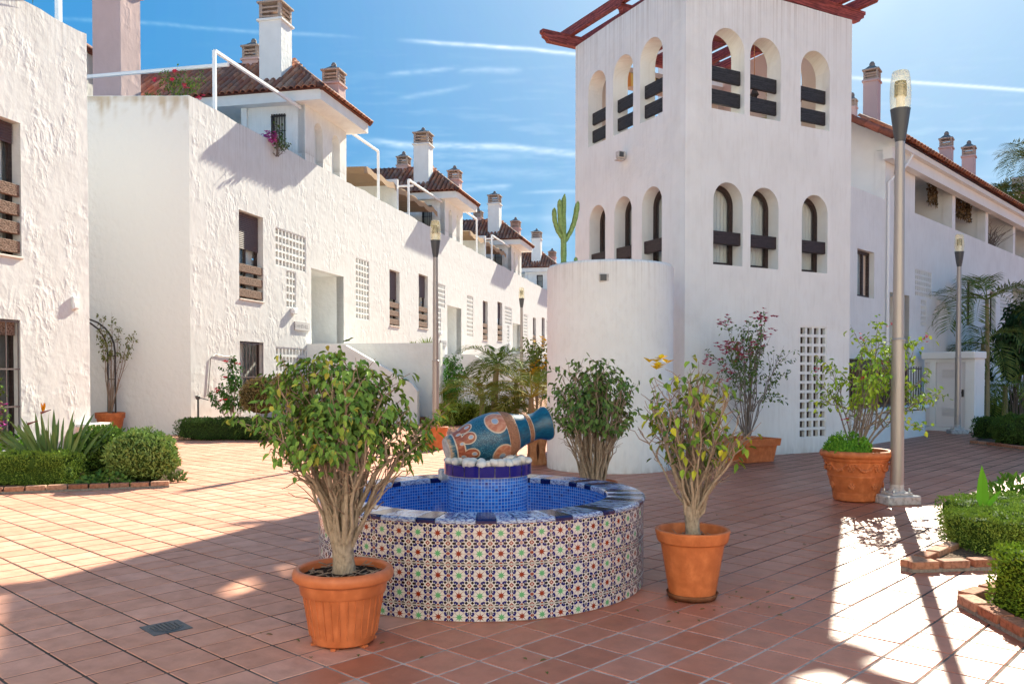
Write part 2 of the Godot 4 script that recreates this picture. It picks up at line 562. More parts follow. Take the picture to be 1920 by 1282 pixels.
	var peel := ramp_tex(256, noise(0.035, 4, 14.0, 61), Color(0.2, 0.14, 0.12), Color(0.8, 0.72, 0.66), Color(1, 0.98, 0.95))
	mat("weathered wood", Color(0.38, 0.3, 0.26), 0.85, 0.3, loc.merged({"albedo_texture": peel, "uv1_scale": Vector3(1.6, 3.5, 1.6)}))
	mat("pergola wood", Color(0.36, 0.085, 0.07), 0.6, 0.4, loc.merged({"albedo_texture": wood, "uv1_scale": Vector3(0.5, 1, 1)}))
	mat("shutter", Color(0.1, 0.062, 0.062), 0.5, 0.4)
	mat("pane", Color(0.9, 0.95, 0.95, 1), 0.03, 0.5, {"transparency": BaseMaterial3D.TRANSPARENCY_ALPHA, "albedo_color": Color(0.8, 0.86, 0.86, 0.08)})
	mat("curtain", Color(0.55, 0.57, 0.53), 0.9, 0.2, {"backlight": Color(0.2, 0.2, 0.2)})
	mat("dark room", Color(0.02, 0.02, 0.022), 0.9, 0.3)  # near-black sheet standing in for the unlit rooms behind panes
	mat("iron", Color(0.03, 0.02, 0.018), 0.5, 0.5)
	mat("grille", Color(0.16, 0.125, 0.12), 0.4, 0.5)
	mat("white metal", Color(0.78, 0.79, 0.8), 0.35, 0.5)
	mat("pole metal", Color(0.36, 0.325, 0.3), 0.38, 0.5, {"metallic": 0.35})
	mat("dark metal", Color(0.055, 0.06, 0.065), 0.45, 0.5)
	mat("steel", Color(0.5, 0.5, 0.48), 0.35, 0.5, {"metallic": 0.8})
	mat("lamp glass", Color(1, 0.9, 0.6), 0.04, 0.5, {"transparency": BaseMaterial3D.TRANSPARENCY_ALPHA, "albedo_color": Color(1.0, 0.92, 0.62, 0.3)})
	mat("railing glass", Color(1, 1, 1), 0.03, 0.5, {"transparency": BaseMaterial3D.TRANSPARENCY_ALPHA, "albedo_color": Color(0.7, 0.8, 0.8, 0.15)})
	mat("concrete", Color(0.6, 0.57, 0.54), 0.85, 0.3, tri.merged({"albedo_texture": wear, "uv1_scale": Vector3(1.4, 1.4, 1.4), "heightmap_enabled": true, "heightmap_texture": fine, "heightmap_scale": 0.8}))
	mat("pebble", Color.WHITE, 0.55, 0.4, tri.merged(vc).merged({"albedo_texture": mottle, "uv1_scale": Vector3(4, 4, 4)}))
	mat("tan cloth", Color(0.4, 0.27, 0.17), 0.9, 0.2, {"backlight": Color(0.25, 0.25, 0.25)})
	mat("striped cloth", Color.WHITE, 0.9, 0.2, vc.merged({"backlight": Color(0.55, 0.55, 0.55)}))
	var leafy := vc.merged({"backlight": Color(0.85, 0.85, 0.85)})
	mat("leaf", Color.WHITE, 0.7, 0.1, leafy)
	mat("petal", Color.WHITE, 0.7, 0.3, leafy)
	mat("blade", Color.WHITE, 0.65, 0.12, vc.merged({"backlight": Color(0.5, 0.5, 0.5)}))
	var bark := noise_tex(256, 0.04, 4, 15.0, 71)
	mat("pale bark", Color(0.4, 0.32, 0.24), 0.9, 0.25, tri.merged({"albedo_texture": wear, "uv1_scale": Vector3(5, 2, 5), "heightmap_enabled": true, "heightmap_texture": bark, "heightmap_scale": 0.9}))
	mat("twig", Color(0.29, 0.205, 0.15), 0.85, 0.3)
	mat("grey twig", Color(0.2, 0.165, 0.14), 0.85, 0.3)
	mat("palm stem", Color(0.3, 0.25, 0.14), 0.75, 0.3, tri.merged({"albedo_texture": wear, "uv1_scale": Vector3(2, 8, 2)}))
	mat("cactus", Color(0.3, 0.42, 0.13), 0.6, 0.4, tri.merged({"albedo_texture": wear, "uv1_scale": Vector3(1.5, 1.5, 1.5)}))
	mat("navy glaze", Color(0.012, 0.012, 0.17), 0.15, 0.3)
	mat("water", Color.WHITE, 0.02, 0.5, {"transparency": BaseMaterial3D.TRANSPARENCY_ALPHA, "albedo_color": Color(0.75, 0.87, 0.95, 0.12)})
	mat("star tile", Color.WHITE, 0.14, 0.5, {"albedo_texture": tex(star_tile()), "heightmap_enabled": false})
	mat("mosaic", Color.WHITE, 0.12, 0.5, {"albedo_texture": tex(mosaic_picture())})
	mat("rim tile", Color.WHITE, 0.12, 0.5, {"albedo_texture": tex(marble_picture())})
	mat("jug glaze", Color.WHITE, 0.38, 0.5, {"albedo_texture": tex(jug_picture()), "heightmap_enabled": false})
	mat("jug band", Color(0.42, 0.2, 0.115), 0.75, 0.3, tri.merged({"albedo_texture": wear, "uv1_scale": Vector3(6, 6, 6), "heightmap_enabled": true, "heightmap_texture": fine, "heightmap_scale": 1.2}))
	mat("sign plate", Color.WHITE, 0.4, 0.5, {"albedo_texture": tex(street_name())})
	mat("red print", Color(0.5, 0.05, 0.06), 0.6)
	mat("reed", Color.WHITE, 0.9, 0.2, vc)

# rain streaks from the coping, faint runs lower down and a splashed foot
func stain_picture() -> Image:
	var w := 1024
	var h := 640
	var im := Image.create(w, h, false, Image.FORMAT_RGB8)
	var f := noise(0.02, 4, 0.0, 201)
	for x in w:
		# the noise is closed round the picture's width
		var a := TAU * x / w
		var runs := f.get_noise_2d(cos(a) * 900.0, sin(a) * 900.0)
		var fine := f.get_noise_2d(cos(a) * 2600.0 + 500.0, sin(a) * 2600.0)
		for y in h:
			var d := y / float(h) * 9.0          # metres below nine
			var up := 9.0 - d
			var wob := f.get_noise_3d(cos(a) * 500.0, sin(a) * 500.0, y * 1.2)
			var s := clampf(runs * 1.5 + fine * 0.7 + 0.1, 0, 1) * exp(-d / 0.7) * 0.26
			s += clampf(runs * 0.8 + fine * 1.3, 0, 1) * 0.03 * clampf(1.0 + wob, 0, 1)
			s += exp(-up / 0.16) * 0.2 * clampf(0.8 + wob * 1.5, 0, 1) + exp(-up / 0.7) * 0.06
			s += clampf(wob, 0, 1) * 0.07
			im.set_pixel(x, y, Color(1, 1, 1).lerp(Color(0.5, 0.44, 0.38), clampf(s, 0, 0.6)))
	return im

# one printed wall tile: two by two rosettes with eight-pointed stars, red and green in turn
func star_tile() -> Image:
	var n := 384
	var im := Image.create(n, n, false, Image.FORMAT_RGB8)
	var cream := Color(0.79, 0.765, 0.75)
	var blue := Color(0.1, 0.1, 0.38)
	var black := Color(0.09, 0.07, 0.08)
	var red := Color(0.52, 0.18, 0.1)
	var green := Color(0.36, 0.62, 0.42)
	for y in n:
		for x in n:
			var u := fmod(x / float(n) * 2.0, 1.0) - 0.5
			var v := fmod(y / float(n) * 2.0, 1.0) - 0.5
			var odd := (int(x * 2 / n) + int(y * 2 / n)) % 2
			var r := sqrt(u * u + v * v)
			var a := atan2(v, u)
			var seg := fposmod(a, PI / 4) - PI / 8       # from -22.5 to 22.5 degrees
			var tip := absf(seg) / (PI / 8)              # one at a star point
			var c := cream
			if r < 0.1 + 0.115 * tip * tip:
				c = green if odd == 0 else red
			elif r < 0.325:
				c = cream
				if r > 0.215 and r < 0.305 and absf(absf(seg) - PI / 8) < 0.014 / r:
					c = Color(0.6, 0.5, 0.46)
				elif r > 0.315:
					c = Color(0.45, 0.38, 0.42)
			elif r < 0.47:
				# blue kites round the ring, cream drops between them
				if absf(seg) < 0.345 - absf(r - 0.39) * 2.6:
					c = blue
				if absf(seg) < 0.035 and r > 0.415:
					c = cream
			# ovals along the edges, black lozenges beside them and crosses in the corners
			var ex := 0.5 - absf(u)
			var ey := 0.5 - absf(v)
			if pow(ex / 0.078, 2) + pow(v / 0.078, 2) < 1:
				c = red if ex > 0.016 or (int(x * 2 / n) + (0 if u > 0 else 1)) % 2 else cream
			if pow(ey / 0.078, 2) + pow(u / 0.078, 2) < 1:
				c = red if ey > 0.016 or (int(y * 2 / n) + (0 if v > 0 else 1)) % 2 else cream
			for e in [[ex, absf(v) - 0.21, 0.016], [ey, absf(u) - 0.21, 0.0]]:
				if pow(e[0] / 0.064, 2) + pow(e[1] / 0.098, 2) < 1:
					c = black if e[0] >= e[2] else cream
			if absf(ex - 0.15) + absf(ey - 0.15) < 0.085:
				c = black
			if ex + ey < 0.12:
				c = red if ex + ey > 0.05 else cream
			im.set_pixel(x, y, c)
	return im

func mosaic_picture() -> Image:
	var n := 512
	var cells := 16
	var im := Image.create(n, n, false, Image.FORMAT_RGB8)
	var r := RandomNumberGenerator.new()
	r.seed = 3
	im.fill(Color(0.56, 0.68, 0.86))
	for j in cells:
		for i in cells:
			var t := r.randf()
			var c := Color(0.07, 0.3, 0.68).lerp(Color(0.13, 0.45, 0.82), t)
			if r.randf() < 0.04:
				c = Color(0.05, 0.18, 0.52)
			im.fill_rect(Rect2i(i * 32 + 3, j * 32 + 3, 27, 27), c)
	return im

func marble_picture() -> Image:
	var f := noise(0.02, 5, 40.0, 81)
	var im := Image.create(512, 256, false, Image.FORMAT_RGB8)
	for y in 256:
		for x in 512:
			var t := absf(f.get_noise_2d(x, y * 1.3))
			if x < 256:
				im.set_pixel(x, y, Color(0.16, 0.2, 0.46).lerp(Color(0.68, 0.73, 0.82), clampf(t * 4.5, 0, 1)))
			else:
				im.set_pixel(x, y, Color(0.07, 0.07, 0.27).lerp(Color(0.3, 0.32, 0.55), clampf(0.22 - t * 2.0, 0, 0.22) * 2.0))
	return im

# painted jug: v runs from the base (0) to the mouth (1), u around it
func jug_picture() -> Image:
	var w := 1024
	var h := 512
	var im := Image.create(w, h, false, Image.FORMAT_RGB8)
	var f := noise(0.03, 4, 20.0, 91)
	var g := noise(0.15, 3, 0.0, 92)
	for y in h:
		var v := y / float(h)
		for x in w:
			var u := x / float(w)
			var nn := f.get_noise_2d(x, y)
			var gg := g.get_noise_2d(x, y)
			var c := Color(0.05, 0.25, 0.34).lerp(Color(0.08, 0.34, 0.44), clampf(0.5 + nn, 0, 1))
			var edge := 9.0
			# lobes and bands, as signed distances in the (around, along) plane of metres
			var rep := fposmod(u * 4.0, 1.0) - 0.5
			var du := rep * 0.29
			var dv := v * 0.86
			var d := dv - 0.125 if dv > 0.1 else 0.06 - dv
			d = maxf(dv - 0.115, 0.055 - dv)
			d = minf(d, Vector2((absf(du) - 0.062) * 1.0, dv - 0.155).length() - 0.058)
			edge = d
			var e2 := maxf(dv - 0.555, 0.47 - dv)
			e2 = minf(e2, Vector2(du * 0.9, dv - 0.40).length() - 0.088)
			var e3 := maxf(dv - 0.70, 0.668 - dv)
			var rust := Color(0.5, 0.24, 0.15).lerp(Color(0.62, 0.36, 0.25), clampf(0.5 + nn * 1.2, 0, 1))
			var sand := Color(0.66, 0.4, 0.29).lerp(Color(0.74, 0.52, 0.4), clampf(0.5 + nn * 1.5 + gg * 0.4, 0, 1))
			var best := minf(edge, minf(e2, e3))
			if best < 0:
				c = rust if edge <= minf(e2, e3) else sand
				for q in [[0.062, 0.175, 0.016], [-0.062, 0.175, 0.016], [0.03, 0.095, 0.015], [-0.1, 0.1, 0.014], [0.0, 0.39, 0.024]]:
					var rr := Vector2(du - q[0], dv - q[1]).length()
					if rr < q[2]:
						c = Color(0.55, 0.6, 0.68)
					elif rr < q[2] + 0.006:
						c = Color(0.78, 0.66, 0.56)
			if absf(best) < 0.005:
				c = Color(0.74, 0.66, 0.58)
			if gg > 0.2 and absf(v - 0.33) < 0.14 and best > 0.0:
				c = c.lerp(Color(0.55, 0.62, 0.66), clampf((gg - 0.2) * 4, 0, 0.75))
			if v < 0.055:
				c = c.lerp(Color(0.66, 0.56, 0.46), clampf((0.05 - v) * 26.0 + nn * 0.8, 0, 1))
			im.set_pixel(x, y, c)
	return im

# the plate by the porch is too far to read in the photograph: a grey name strip of dark strokes
func street_name() -> Image:
	var im := Image.create(128, 32, false, Image.FORMAT_RGB8)
	im.fill(Color(0.75, 0.73, 0.72))
	var r := RandomNumberGenerator.new()
	r.seed = 5
	var x := 10
	while x < 116:
		var c := Color(0.36, 0.34, 0.34)
		im.fill_rect(Rect2i(x, 8, 3, 17), c)
		match r.randi() % 4:
			0: im.fill_rect(Rect2i(x, 8, 8, 3), c)
			1: im.fill_rect(Rect2i(x, 15, 8, 3), c)
			2: im.fill_rect(Rect2i(x + 6, 8, 3, 17), c)
			3: im.fill_rect(Rect2i(x, 22, 8, 3), c)
		x += 12
	return im

# ---------------------------------------------------------------- the ground
const TILE_A := Vector3(0.68, 0, -0.733)
const TILE_B := Vector3(0.733, 0, 0.68)
const PITCH_A := 0.318
const PITCH_B := 0.272

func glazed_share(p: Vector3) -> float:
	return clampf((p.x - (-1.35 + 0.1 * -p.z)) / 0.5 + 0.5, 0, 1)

func ground() -> void:
	var xs := [-320.0, -120.0, -45.0]
	var k := -24.0
	while k <= 24.0:
		xs.append(k)
		k += 0.75
	xs.append_array([45.0, 120.0, 320.0])
	var zs := [320.0, 100.0, 30.0, 8.0]
	k = 2.0
	while k >= -40.0:
		zs.append(k)
		k -= 0.75
	zs.append_array([-70.0, -140.0, -420.0])
	var mb := MB.new()
	var patch := noise(0.35, 3, 0.0, 101)
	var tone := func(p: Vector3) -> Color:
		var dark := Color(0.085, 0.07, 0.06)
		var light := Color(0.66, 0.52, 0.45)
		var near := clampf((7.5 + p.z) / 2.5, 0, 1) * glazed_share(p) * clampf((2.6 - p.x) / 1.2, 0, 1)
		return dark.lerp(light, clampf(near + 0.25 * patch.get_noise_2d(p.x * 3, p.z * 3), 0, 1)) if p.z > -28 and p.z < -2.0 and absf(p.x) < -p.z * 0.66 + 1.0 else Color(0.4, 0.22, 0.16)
	for i in xs.size() - 1:
		for j in zs.size() - 1:
			var c := [Vector3(xs[i], -0.0035, zs[j]), Vector3(xs[i + 1], -0.0035, zs[j]), Vector3(xs[i + 1], -0.0035, zs[j + 1]), Vector3(xs[i], -0.0035, zs[j + 1])]
			var b := mb.v.size()
			for q in c:
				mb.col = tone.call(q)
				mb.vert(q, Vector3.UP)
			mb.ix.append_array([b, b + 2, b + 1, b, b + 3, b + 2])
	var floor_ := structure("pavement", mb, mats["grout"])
	# paving tiles: the nearest one by one, the rest together
	var list := []
	for i in range(-50, 120):
		for j in range(-130, 60):
			var p := TILE_A * (i * PITCH_A) + TILE_B * (j * PITCH_B + 0.05)
			var d := -p.z
			if d < 2.6 or d > 27.0 or absf(p.x) > d * 0.66 + 0.6:
				continue
			list.append([d if d > 3.9 else 99.0, p, i, j])
	list.sort_custom(func(a, b): return a[0] < b[0])
	var tints := []
	for g in 2:
		for q in 7:
			var t := q / 6.0
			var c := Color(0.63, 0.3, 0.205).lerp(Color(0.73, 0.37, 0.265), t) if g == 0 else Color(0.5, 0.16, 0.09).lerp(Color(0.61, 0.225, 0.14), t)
			tints.append(c)
	var shared := []
	for c in tints:
		var m := MB.new()
		m.col = c
		m.cbox(Vector3(0, -0.008, 0), Vector3(PITCH_A - 0.014, 0.016, PITCH_B - 0.014), 0.004)
		shared.append(m.mesh())
	var basis := Basis(TILE_A, Vector3.UP, TILE_A.cross(Vector3.UP))
	var rest := [MB.new(), MB.new()]
	var n := 0
	for e in list:
		var p: Vector3 = e[1]
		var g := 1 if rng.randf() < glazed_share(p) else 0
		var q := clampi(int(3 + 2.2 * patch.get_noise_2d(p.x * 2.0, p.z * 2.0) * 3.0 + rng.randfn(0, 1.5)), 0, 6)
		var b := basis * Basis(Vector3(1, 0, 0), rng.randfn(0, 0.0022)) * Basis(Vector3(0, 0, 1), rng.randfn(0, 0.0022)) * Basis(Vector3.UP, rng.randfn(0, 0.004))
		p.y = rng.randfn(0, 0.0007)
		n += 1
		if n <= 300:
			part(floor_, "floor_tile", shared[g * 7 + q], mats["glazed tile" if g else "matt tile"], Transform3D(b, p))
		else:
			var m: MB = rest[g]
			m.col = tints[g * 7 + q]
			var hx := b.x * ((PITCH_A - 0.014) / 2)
			var hz := b.z * ((PITCH_B - 0.014) / 2)
			var ix := b.x * ((PITCH_A - 0.021) / 2)
			var iz := b.z * ((PITCH_B - 0.021) / 2)
			var dn := Vector3(0, -0.012, 0)
			var o := [p - hx + hz + dn, p + hx + hz + dn, p + hx - hz + dn, p - hx - hz + dn]
			var t := [p - ix + iz, p + ix + iz, p + ix - iz, p - ix - iz]
			m.quad(t[0], t[1], t[2], t[3])
			if e[0] < 14:
				for k2 in 4:
					m.quad(o[k2], o[(k2 + 1) % 4], t[(k2 + 1) % 4], t[k2])
	part(floor_, "floor_tiles", rest[0], mats["matt tile"], Transform3D(), "stuff")
	part(floor_, "floor_tiles", rest[1], mats["glazed tile"], Transform3D(), "stuff")

# ---------------------------------------------------------------- pieces that buildings share
func planks(parent: Node, h: Dictionary, ys: Array, hgt: float, z: float, thick: float, m: Material, reach := 0.0, called := "rail") -> void:
	for y in ys:
		var mb := MB.new()
		var w: float = h.x1 - h.x0 + reach * 2
		mb.cbox(Vector3.ZERO, Vector3(w, hgt, thick), 0.008)
		part(parent, called, mb, m, Transform3D(Basis(Vector3(0, 0, 1), rng.randfn(0, 0.004)), Vector3((h.x0 + h.x1) / 2, y, z)))

# brown framed window set back in its opening, with a roller shutter above and timber rails below
func rail_window(house: Node, h: Dictionary, rails: int, shut: float, called := "window") -> void:
	var z := -0.2
	var w := part(house, called, frame_ring(h, 0.09, z, 0.08), mats["brown wood"])
	var mid: float = (h.x0 + h.x1) / 2
	var bar := MB.new()
	bar.box(Vector3(mid, (h.y0 + h.y1) / 2, z - 0.03), Vector3(0.07, h.y1 - h.y0 - 0.12, 0.05))
	part(w, "mullion", bar, mats["brown wood"])
	part(w, "pane", sheet(h, 0.085, z - 0.05), mats["pane"])
	var cur := MB.new()
	var x: float = h.x0 + 0.12
	while x < h.x1 - 0.12:
		cur.quad(Vector3(x, h.y0 + 0.1, z - 0.14), Vector3(x + 0.05, h.y0 + 0.1, z - 0.1), Vector3(x + 0.05, h.y1 - 0.1, z - 0.1), Vector3(x, h.y1 - 0.1, z - 0.14))
		cur.quad(Vector3(x + 0.05, h.y0 + 0.1, z - 0.1), Vector3(x + 0.1, h.y0 + 0.1, z - 0.14), Vector3(x + 0.1, h.y1 - 0.1, z - 0.14), Vector3(x + 0.05, h.y1 - 0.1, z - 0.1))
		x += 0.1
		if x > mid - 0.15 and x < mid + 0.1:
			x = mid + 0.1
	part(w, "curtain", cur, mats["curtain"])
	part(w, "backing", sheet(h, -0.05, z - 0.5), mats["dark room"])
	if shut > 0:
		var sm := MB.new()
		var y: float = h.y1 - 0.02
		var low: float = h.y1 - (h.y1 - h.y0) * shut
		while y > low:
			var a := Vector3(h.x0 + 0.05, y, z + 0.045)
			var b := Vector3(h.x1 - 0.05, y, z + 0.045)
			sm.quad(a + Vector3(0, -0.05, 0.014), b + Vector3(0, -0.05, 0.014), b, a)
			sm.quad(a + Vector3(0, -0.055, 0), b + Vector3(0, -0.055, 0), b + Vector3(0, -0.05, 0.014), a + Vector3(0, -0.05, 0.014))
			y -= 0.055
		part(w, "shutter", sm, mats["shutter"])
	var ys := []
	for k in rails:
		ys.append(h.y0 + 0.22 + k * 0.36)
	planks(w, {"x0": h.x0, "x1": h.x1}, ys, 0.23, -0.06, 0.09, mats["weathered wood"], -0.02)
	var sill := MB.new()
	sill.cbox(Vector3(mid, h.y0 + 0.015, -0.1), Vector3(h.x1 - h.x0 + 0.02, 0.05, 0.28), 0.012)
	part(w, "sill", sill, mats["warm plaster"])

func barred_window(house: Node, h: Dictionary, bars: int, bands: Array, z := -0.16) -> void:
	var w := part(house, "window", frame_ring(h, 0.06, z, 0.07), mats["brown wood"])
	part(w, "pane", sheet(h, 0.05, z - 0.05), mats["pane"])
	var cur := MB.new()
	var x: float = h.x0 + (h.x1 - h.x0) * 0.3
	cur.quad(Vector3(x, h.y0, z - 0.12), Vector3(x + 0.22, h.y0, z - 0.12), Vector3(x + 0.22, h.y1, z - 0.12), Vector3(x, h.y1, z - 0.12))
	part(w, "curtain", cur, mats["curtain"])
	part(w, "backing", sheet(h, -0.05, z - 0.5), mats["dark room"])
	var g := MB.new()
	for i in bars:
		var bx: float = lerpf(h.x0 + 0.03, h.x1 - 0.03, i / float(bars - 1))
		g.tube([Vector3(bx, h.y0, -0.03), Vector3(bx, h.y1, -0.03)], [0.011, 0.011], 6)
	for f in bands:
		var y: float = lerpf(h.y0, h.y1, f)
		g.box(Vector3((h.x0 + h.x1) / 2, y, -0.03), Vector3(h.x1 - h.x0, 0.03, 0.02))
	part(w, "grille", g, mats["grille"])

func lattice(house: Node, h: Dictionary, cols: int, rows: int, back: Material, t := 0.1, z := -0.012) -> void:
	var mb := MB.new()
	var cw: float = (h.x1 - h.x0) / cols
	var ch: float = (h.y1 - h.y0) / rows
	var holes := []
	for i in cols:
		for j in rows:
			holes.append({"x0": h.x0 + (i + 0.14) * cw, "x1": h.x0 + (i + 0.86) * cw, "y0": h.y0 + (j + 0.15) * ch, "y1": h.y0 + (j + 0.85) * ch})
	wall(mb, h.x0, h.x1, h.y0, h.y1, holes, t, z)
	var l := part(house, "lattice_screen", mb, mats["smooth plaster"])
	part(l, "backing", sheet(h, -0.02, z - t - 0.01), back)

func recess(house: Node, called: String, h: Dictionary, depth: float, m: Material) -> void:
	var mb := MB.new()
	var z := -depth
	mb.quad(Vector3(h.x0, h.y0, z), Vector3(h.x1, h.y0, z), Vector3(h.x1, h.y1, z), Vector3(h.x0, h.y1, z))
	mb.quad(Vector3(h.x0, h.y0, 0), Vector3(h.x0, h.y0, z), Vector3(h.x0, h.y1, z), Vector3(h.x0, h.y1, 0))
	mb.quad(Vector3(h.x1, h.y0, z), Vector3(h.x1, h.y0, 0), Vector3(h.x1, h.y1, 0), Vector3(h.x1, h.y1, z))
	mb.quad(Vector3(h.x0, h.y1, z), Vector3(h.x1, h.y1, z), Vector3(h.x1, h.y1, -0.3), Vector3(h.x0, h.y1, -0.3))
	mb.quad(Vector3(h.x0, h.y0, -0.3), Vector3(h.x1, h.y0, -0.3), Vector3(h.x1, h.y0, z), Vector3(h.x0, h.y0, z))
	part(house, called, mb, m)

# chimney with a louvred brick cap
func chimney(house: Node, p: Vector3, w: float, h: float, m: Material, turn := 0.0) -> void:
	var mb := MB.new()
	mb.cbox(Vector3(0, h / 2, 0), Vector3(w, h, w), 0.02)
	mb.cbox(Vector3(0, h, 0), Vector3(w * 1.16, 0.08, w * 1.16), 0.012)
	var s := part(house, "chimney", mb, m, Transform3D(Basis(Vector3.UP, turn), p))
	var c := MB.new()
	var t := w * 0.66
	c.col = Color(0.5, 0.4, 0.34)
	for sx in [-1, 1]:
		for sz in [-1, 1]:
			c.box(Vector3(sx * w * 0.42, h + 0.04 + t / 2, sz * w * 0.42), Vector3(w * 0.14, t, w * 0.14))
	for k in 3:
		for s2 in [-1, 1]:
			var y := h + t * (0.26 + k * 0.28)
			c.box(Vector3(0, y, s2 * w * 0.43), Vector3(w * 0.84, 0.055, w * 0.16), Basis(Vector3.RIGHT, 0.5 * s2))
			c.box(Vector3(s2 * w * 0.43, y, 0), Vector3(w * 0.16, 0.055, w * 0.84), Basis(Vector3(0, 0, 1), -0.5 * s2))
	c.cbox(Vector3(0, h + t + 0.06, 0), Vector3(w * 1.14, 0.07, w * 1.14), 0.012)
	c.col = Color(0.3, 0.25, 0.22)
	var e := w * 0.46
	var y0 := h + t + 0.095
	var tip := Vector3(0, y0 + 0.24, 0)
	var q := [Vector3(-e, y0, e), Vector3(e, y0, e), Vector3(e, y0, -e), Vector3(-e, y0, -e)]
	for k in 4:
		c.tri(q[k], q[(k + 1) % 4], tip)
	c.lathe([Vector2(0.1, 0), Vector2(0.1, 0.1), Vector2(0.06, 0.17), Vector2(0.0, 0.19)], 10, Vector3(0, y0 + 0.14, 0))
	part(s, "chimney_cap", c, mats["brick"])

var tile_meshes := []

# rows of barrel tiles up a slope; the ones that can be told apart are pieces, the others one part
func barrel_tiles(roof: Node, o: Vector3, across: Vector3, up: Vector3, w: float, l: float, keep: Callable, single: int, step := 0.25, row := 0.36) -> void:
	if tile_meshes.is_empty():
		for k in 5:
			var mb := MB.new()
			mb.col = [Color(0.5, 0.17, 0.085), Color(0.56, 0.22, 0.12), Color(0.42, 0.14, 0.08), Color(0.6, 0.29, 0.18), Color(0.38, 0.17, 0.11)][k]
			for i in 6:
				var a := PI * i / 6.0
				var b := PI * (i + 1) / 6.0
				var p := func(t: float, y: float, r: float) -> Vector3: return Vector3(-cos(t) * r, sin(t) * r * 0.95, y)
				mb.quad(p.call(a, 0.0, 0.112), p.call(b, 0.0, 0.112), p.call(b, -0.42, 0.09), p.call(a, -0.42, 0.09))
				mb.quad(p.call(b, 0.0, 0.094), p.call(b, 0.0, 0.112), p.call(a, 0.0, 0.112), p.call(a, 0.0, 0.094))
			tile_meshes.append(mb.mesh())
	var nor := across.cross(up).normalized()
	var b := Basis(across, nor, -up)
	var rest := MB.new()
	var n := 0
	for r in int(ceil(l / row)):
		for c in int(w / step) + 1:
			var p := Vector2((c + 0.5) * step, r * row)
			if not keep.call(Vector2(p.x, p.y + row * 0.5)):
				continue
			var xf := Transform3D(b * Basis(Vector3.RIGHT, 0.07 + rng.randfn(0, 0.012)) * Basis(Vector3.UP, rng.randfn(0, 0.02)), o + across * p.x + up * (p.y - 0.04) + nor * 0.03)
			var m: ArrayMesh = tile_meshes[rng.randi() % 5]
			if n < single:
				part(roof, "roof_tile", m, mats["roof tile"], xf)
			else:
				var arr := m.surface_get_arrays(0)
				var base := rest.v.size()
				for i in arr[Mesh.ARRAY_VERTEX].size():
					rest.col = arr[Mesh.ARRAY_COLOR][i]
					rest.vert(xf * arr[Mesh.ARRAY_VERTEX][i], xf.basis * arr[Mesh.ARRAY_NORMAL][i])
				for i in arr[Mesh.ARRAY_INDEX]:
					rest.ix.append(base + i)
			n += 1
	if rest.v.size():
		part(roof, "roof_tiles", rest, mats["roof tile"], Transform3D(), "stuff")

# ---------------------------------------------------------------- the houses on the left
var lane := Transform3D()
const HOUSE := 16.07
const PARAPET := 8.79

func stained_wall(o: Vector3, u: Vector3, w: float, h: float, nor: Vector3) -> MB:
	var mb := MB.new()
	var f := noise(0.9, 4, 0.0, 111)
	var cell := 0.09
	var ny := 14
	var nx := int(w / cell)
	var tone := func(x: float, y: float) -> Color:
		var base := Color(0.715, 0.705, 0.68)
		var d := h - y
		var run := f.get_noise_2d(x * 6.0, d * 0.7) + 0.5 * f.get_noise_2d(x * 17.0, d * 1.5)
		var s := clampf(run + 0.4 - d * 1.0, 0, 1) * clampf(1.2 - d * 0.9, 0, 1) + (0.2 if d < 0.09 else 0.0)
		return base.lerp(Color(0.42, 0.31, 0.19), clampf(s * 1.35, 0, 0.75))
	for i in nx:
		for j in ny + 1:
			var y1 := h - j * cell
			var y0 := h - (j + 1) * cell if j < ny else 0.0
			var xa := w * i / nx
			var xb := w * (i + 1) / nx
			var b := mb.v.size()
			for q in [Vector2(xa, y0), Vector2(xb, y0), Vector2(xb, y1), Vector2(xa, y1)]:
				mb.col = tone.call(q.x, q.y)
				mb.vert(o + u * q.x + Vector3.UP * q.y, nor)
			mb.ix.append_array([b, b + 2, b + 1, b, b + 3, b + 2])
	return mb

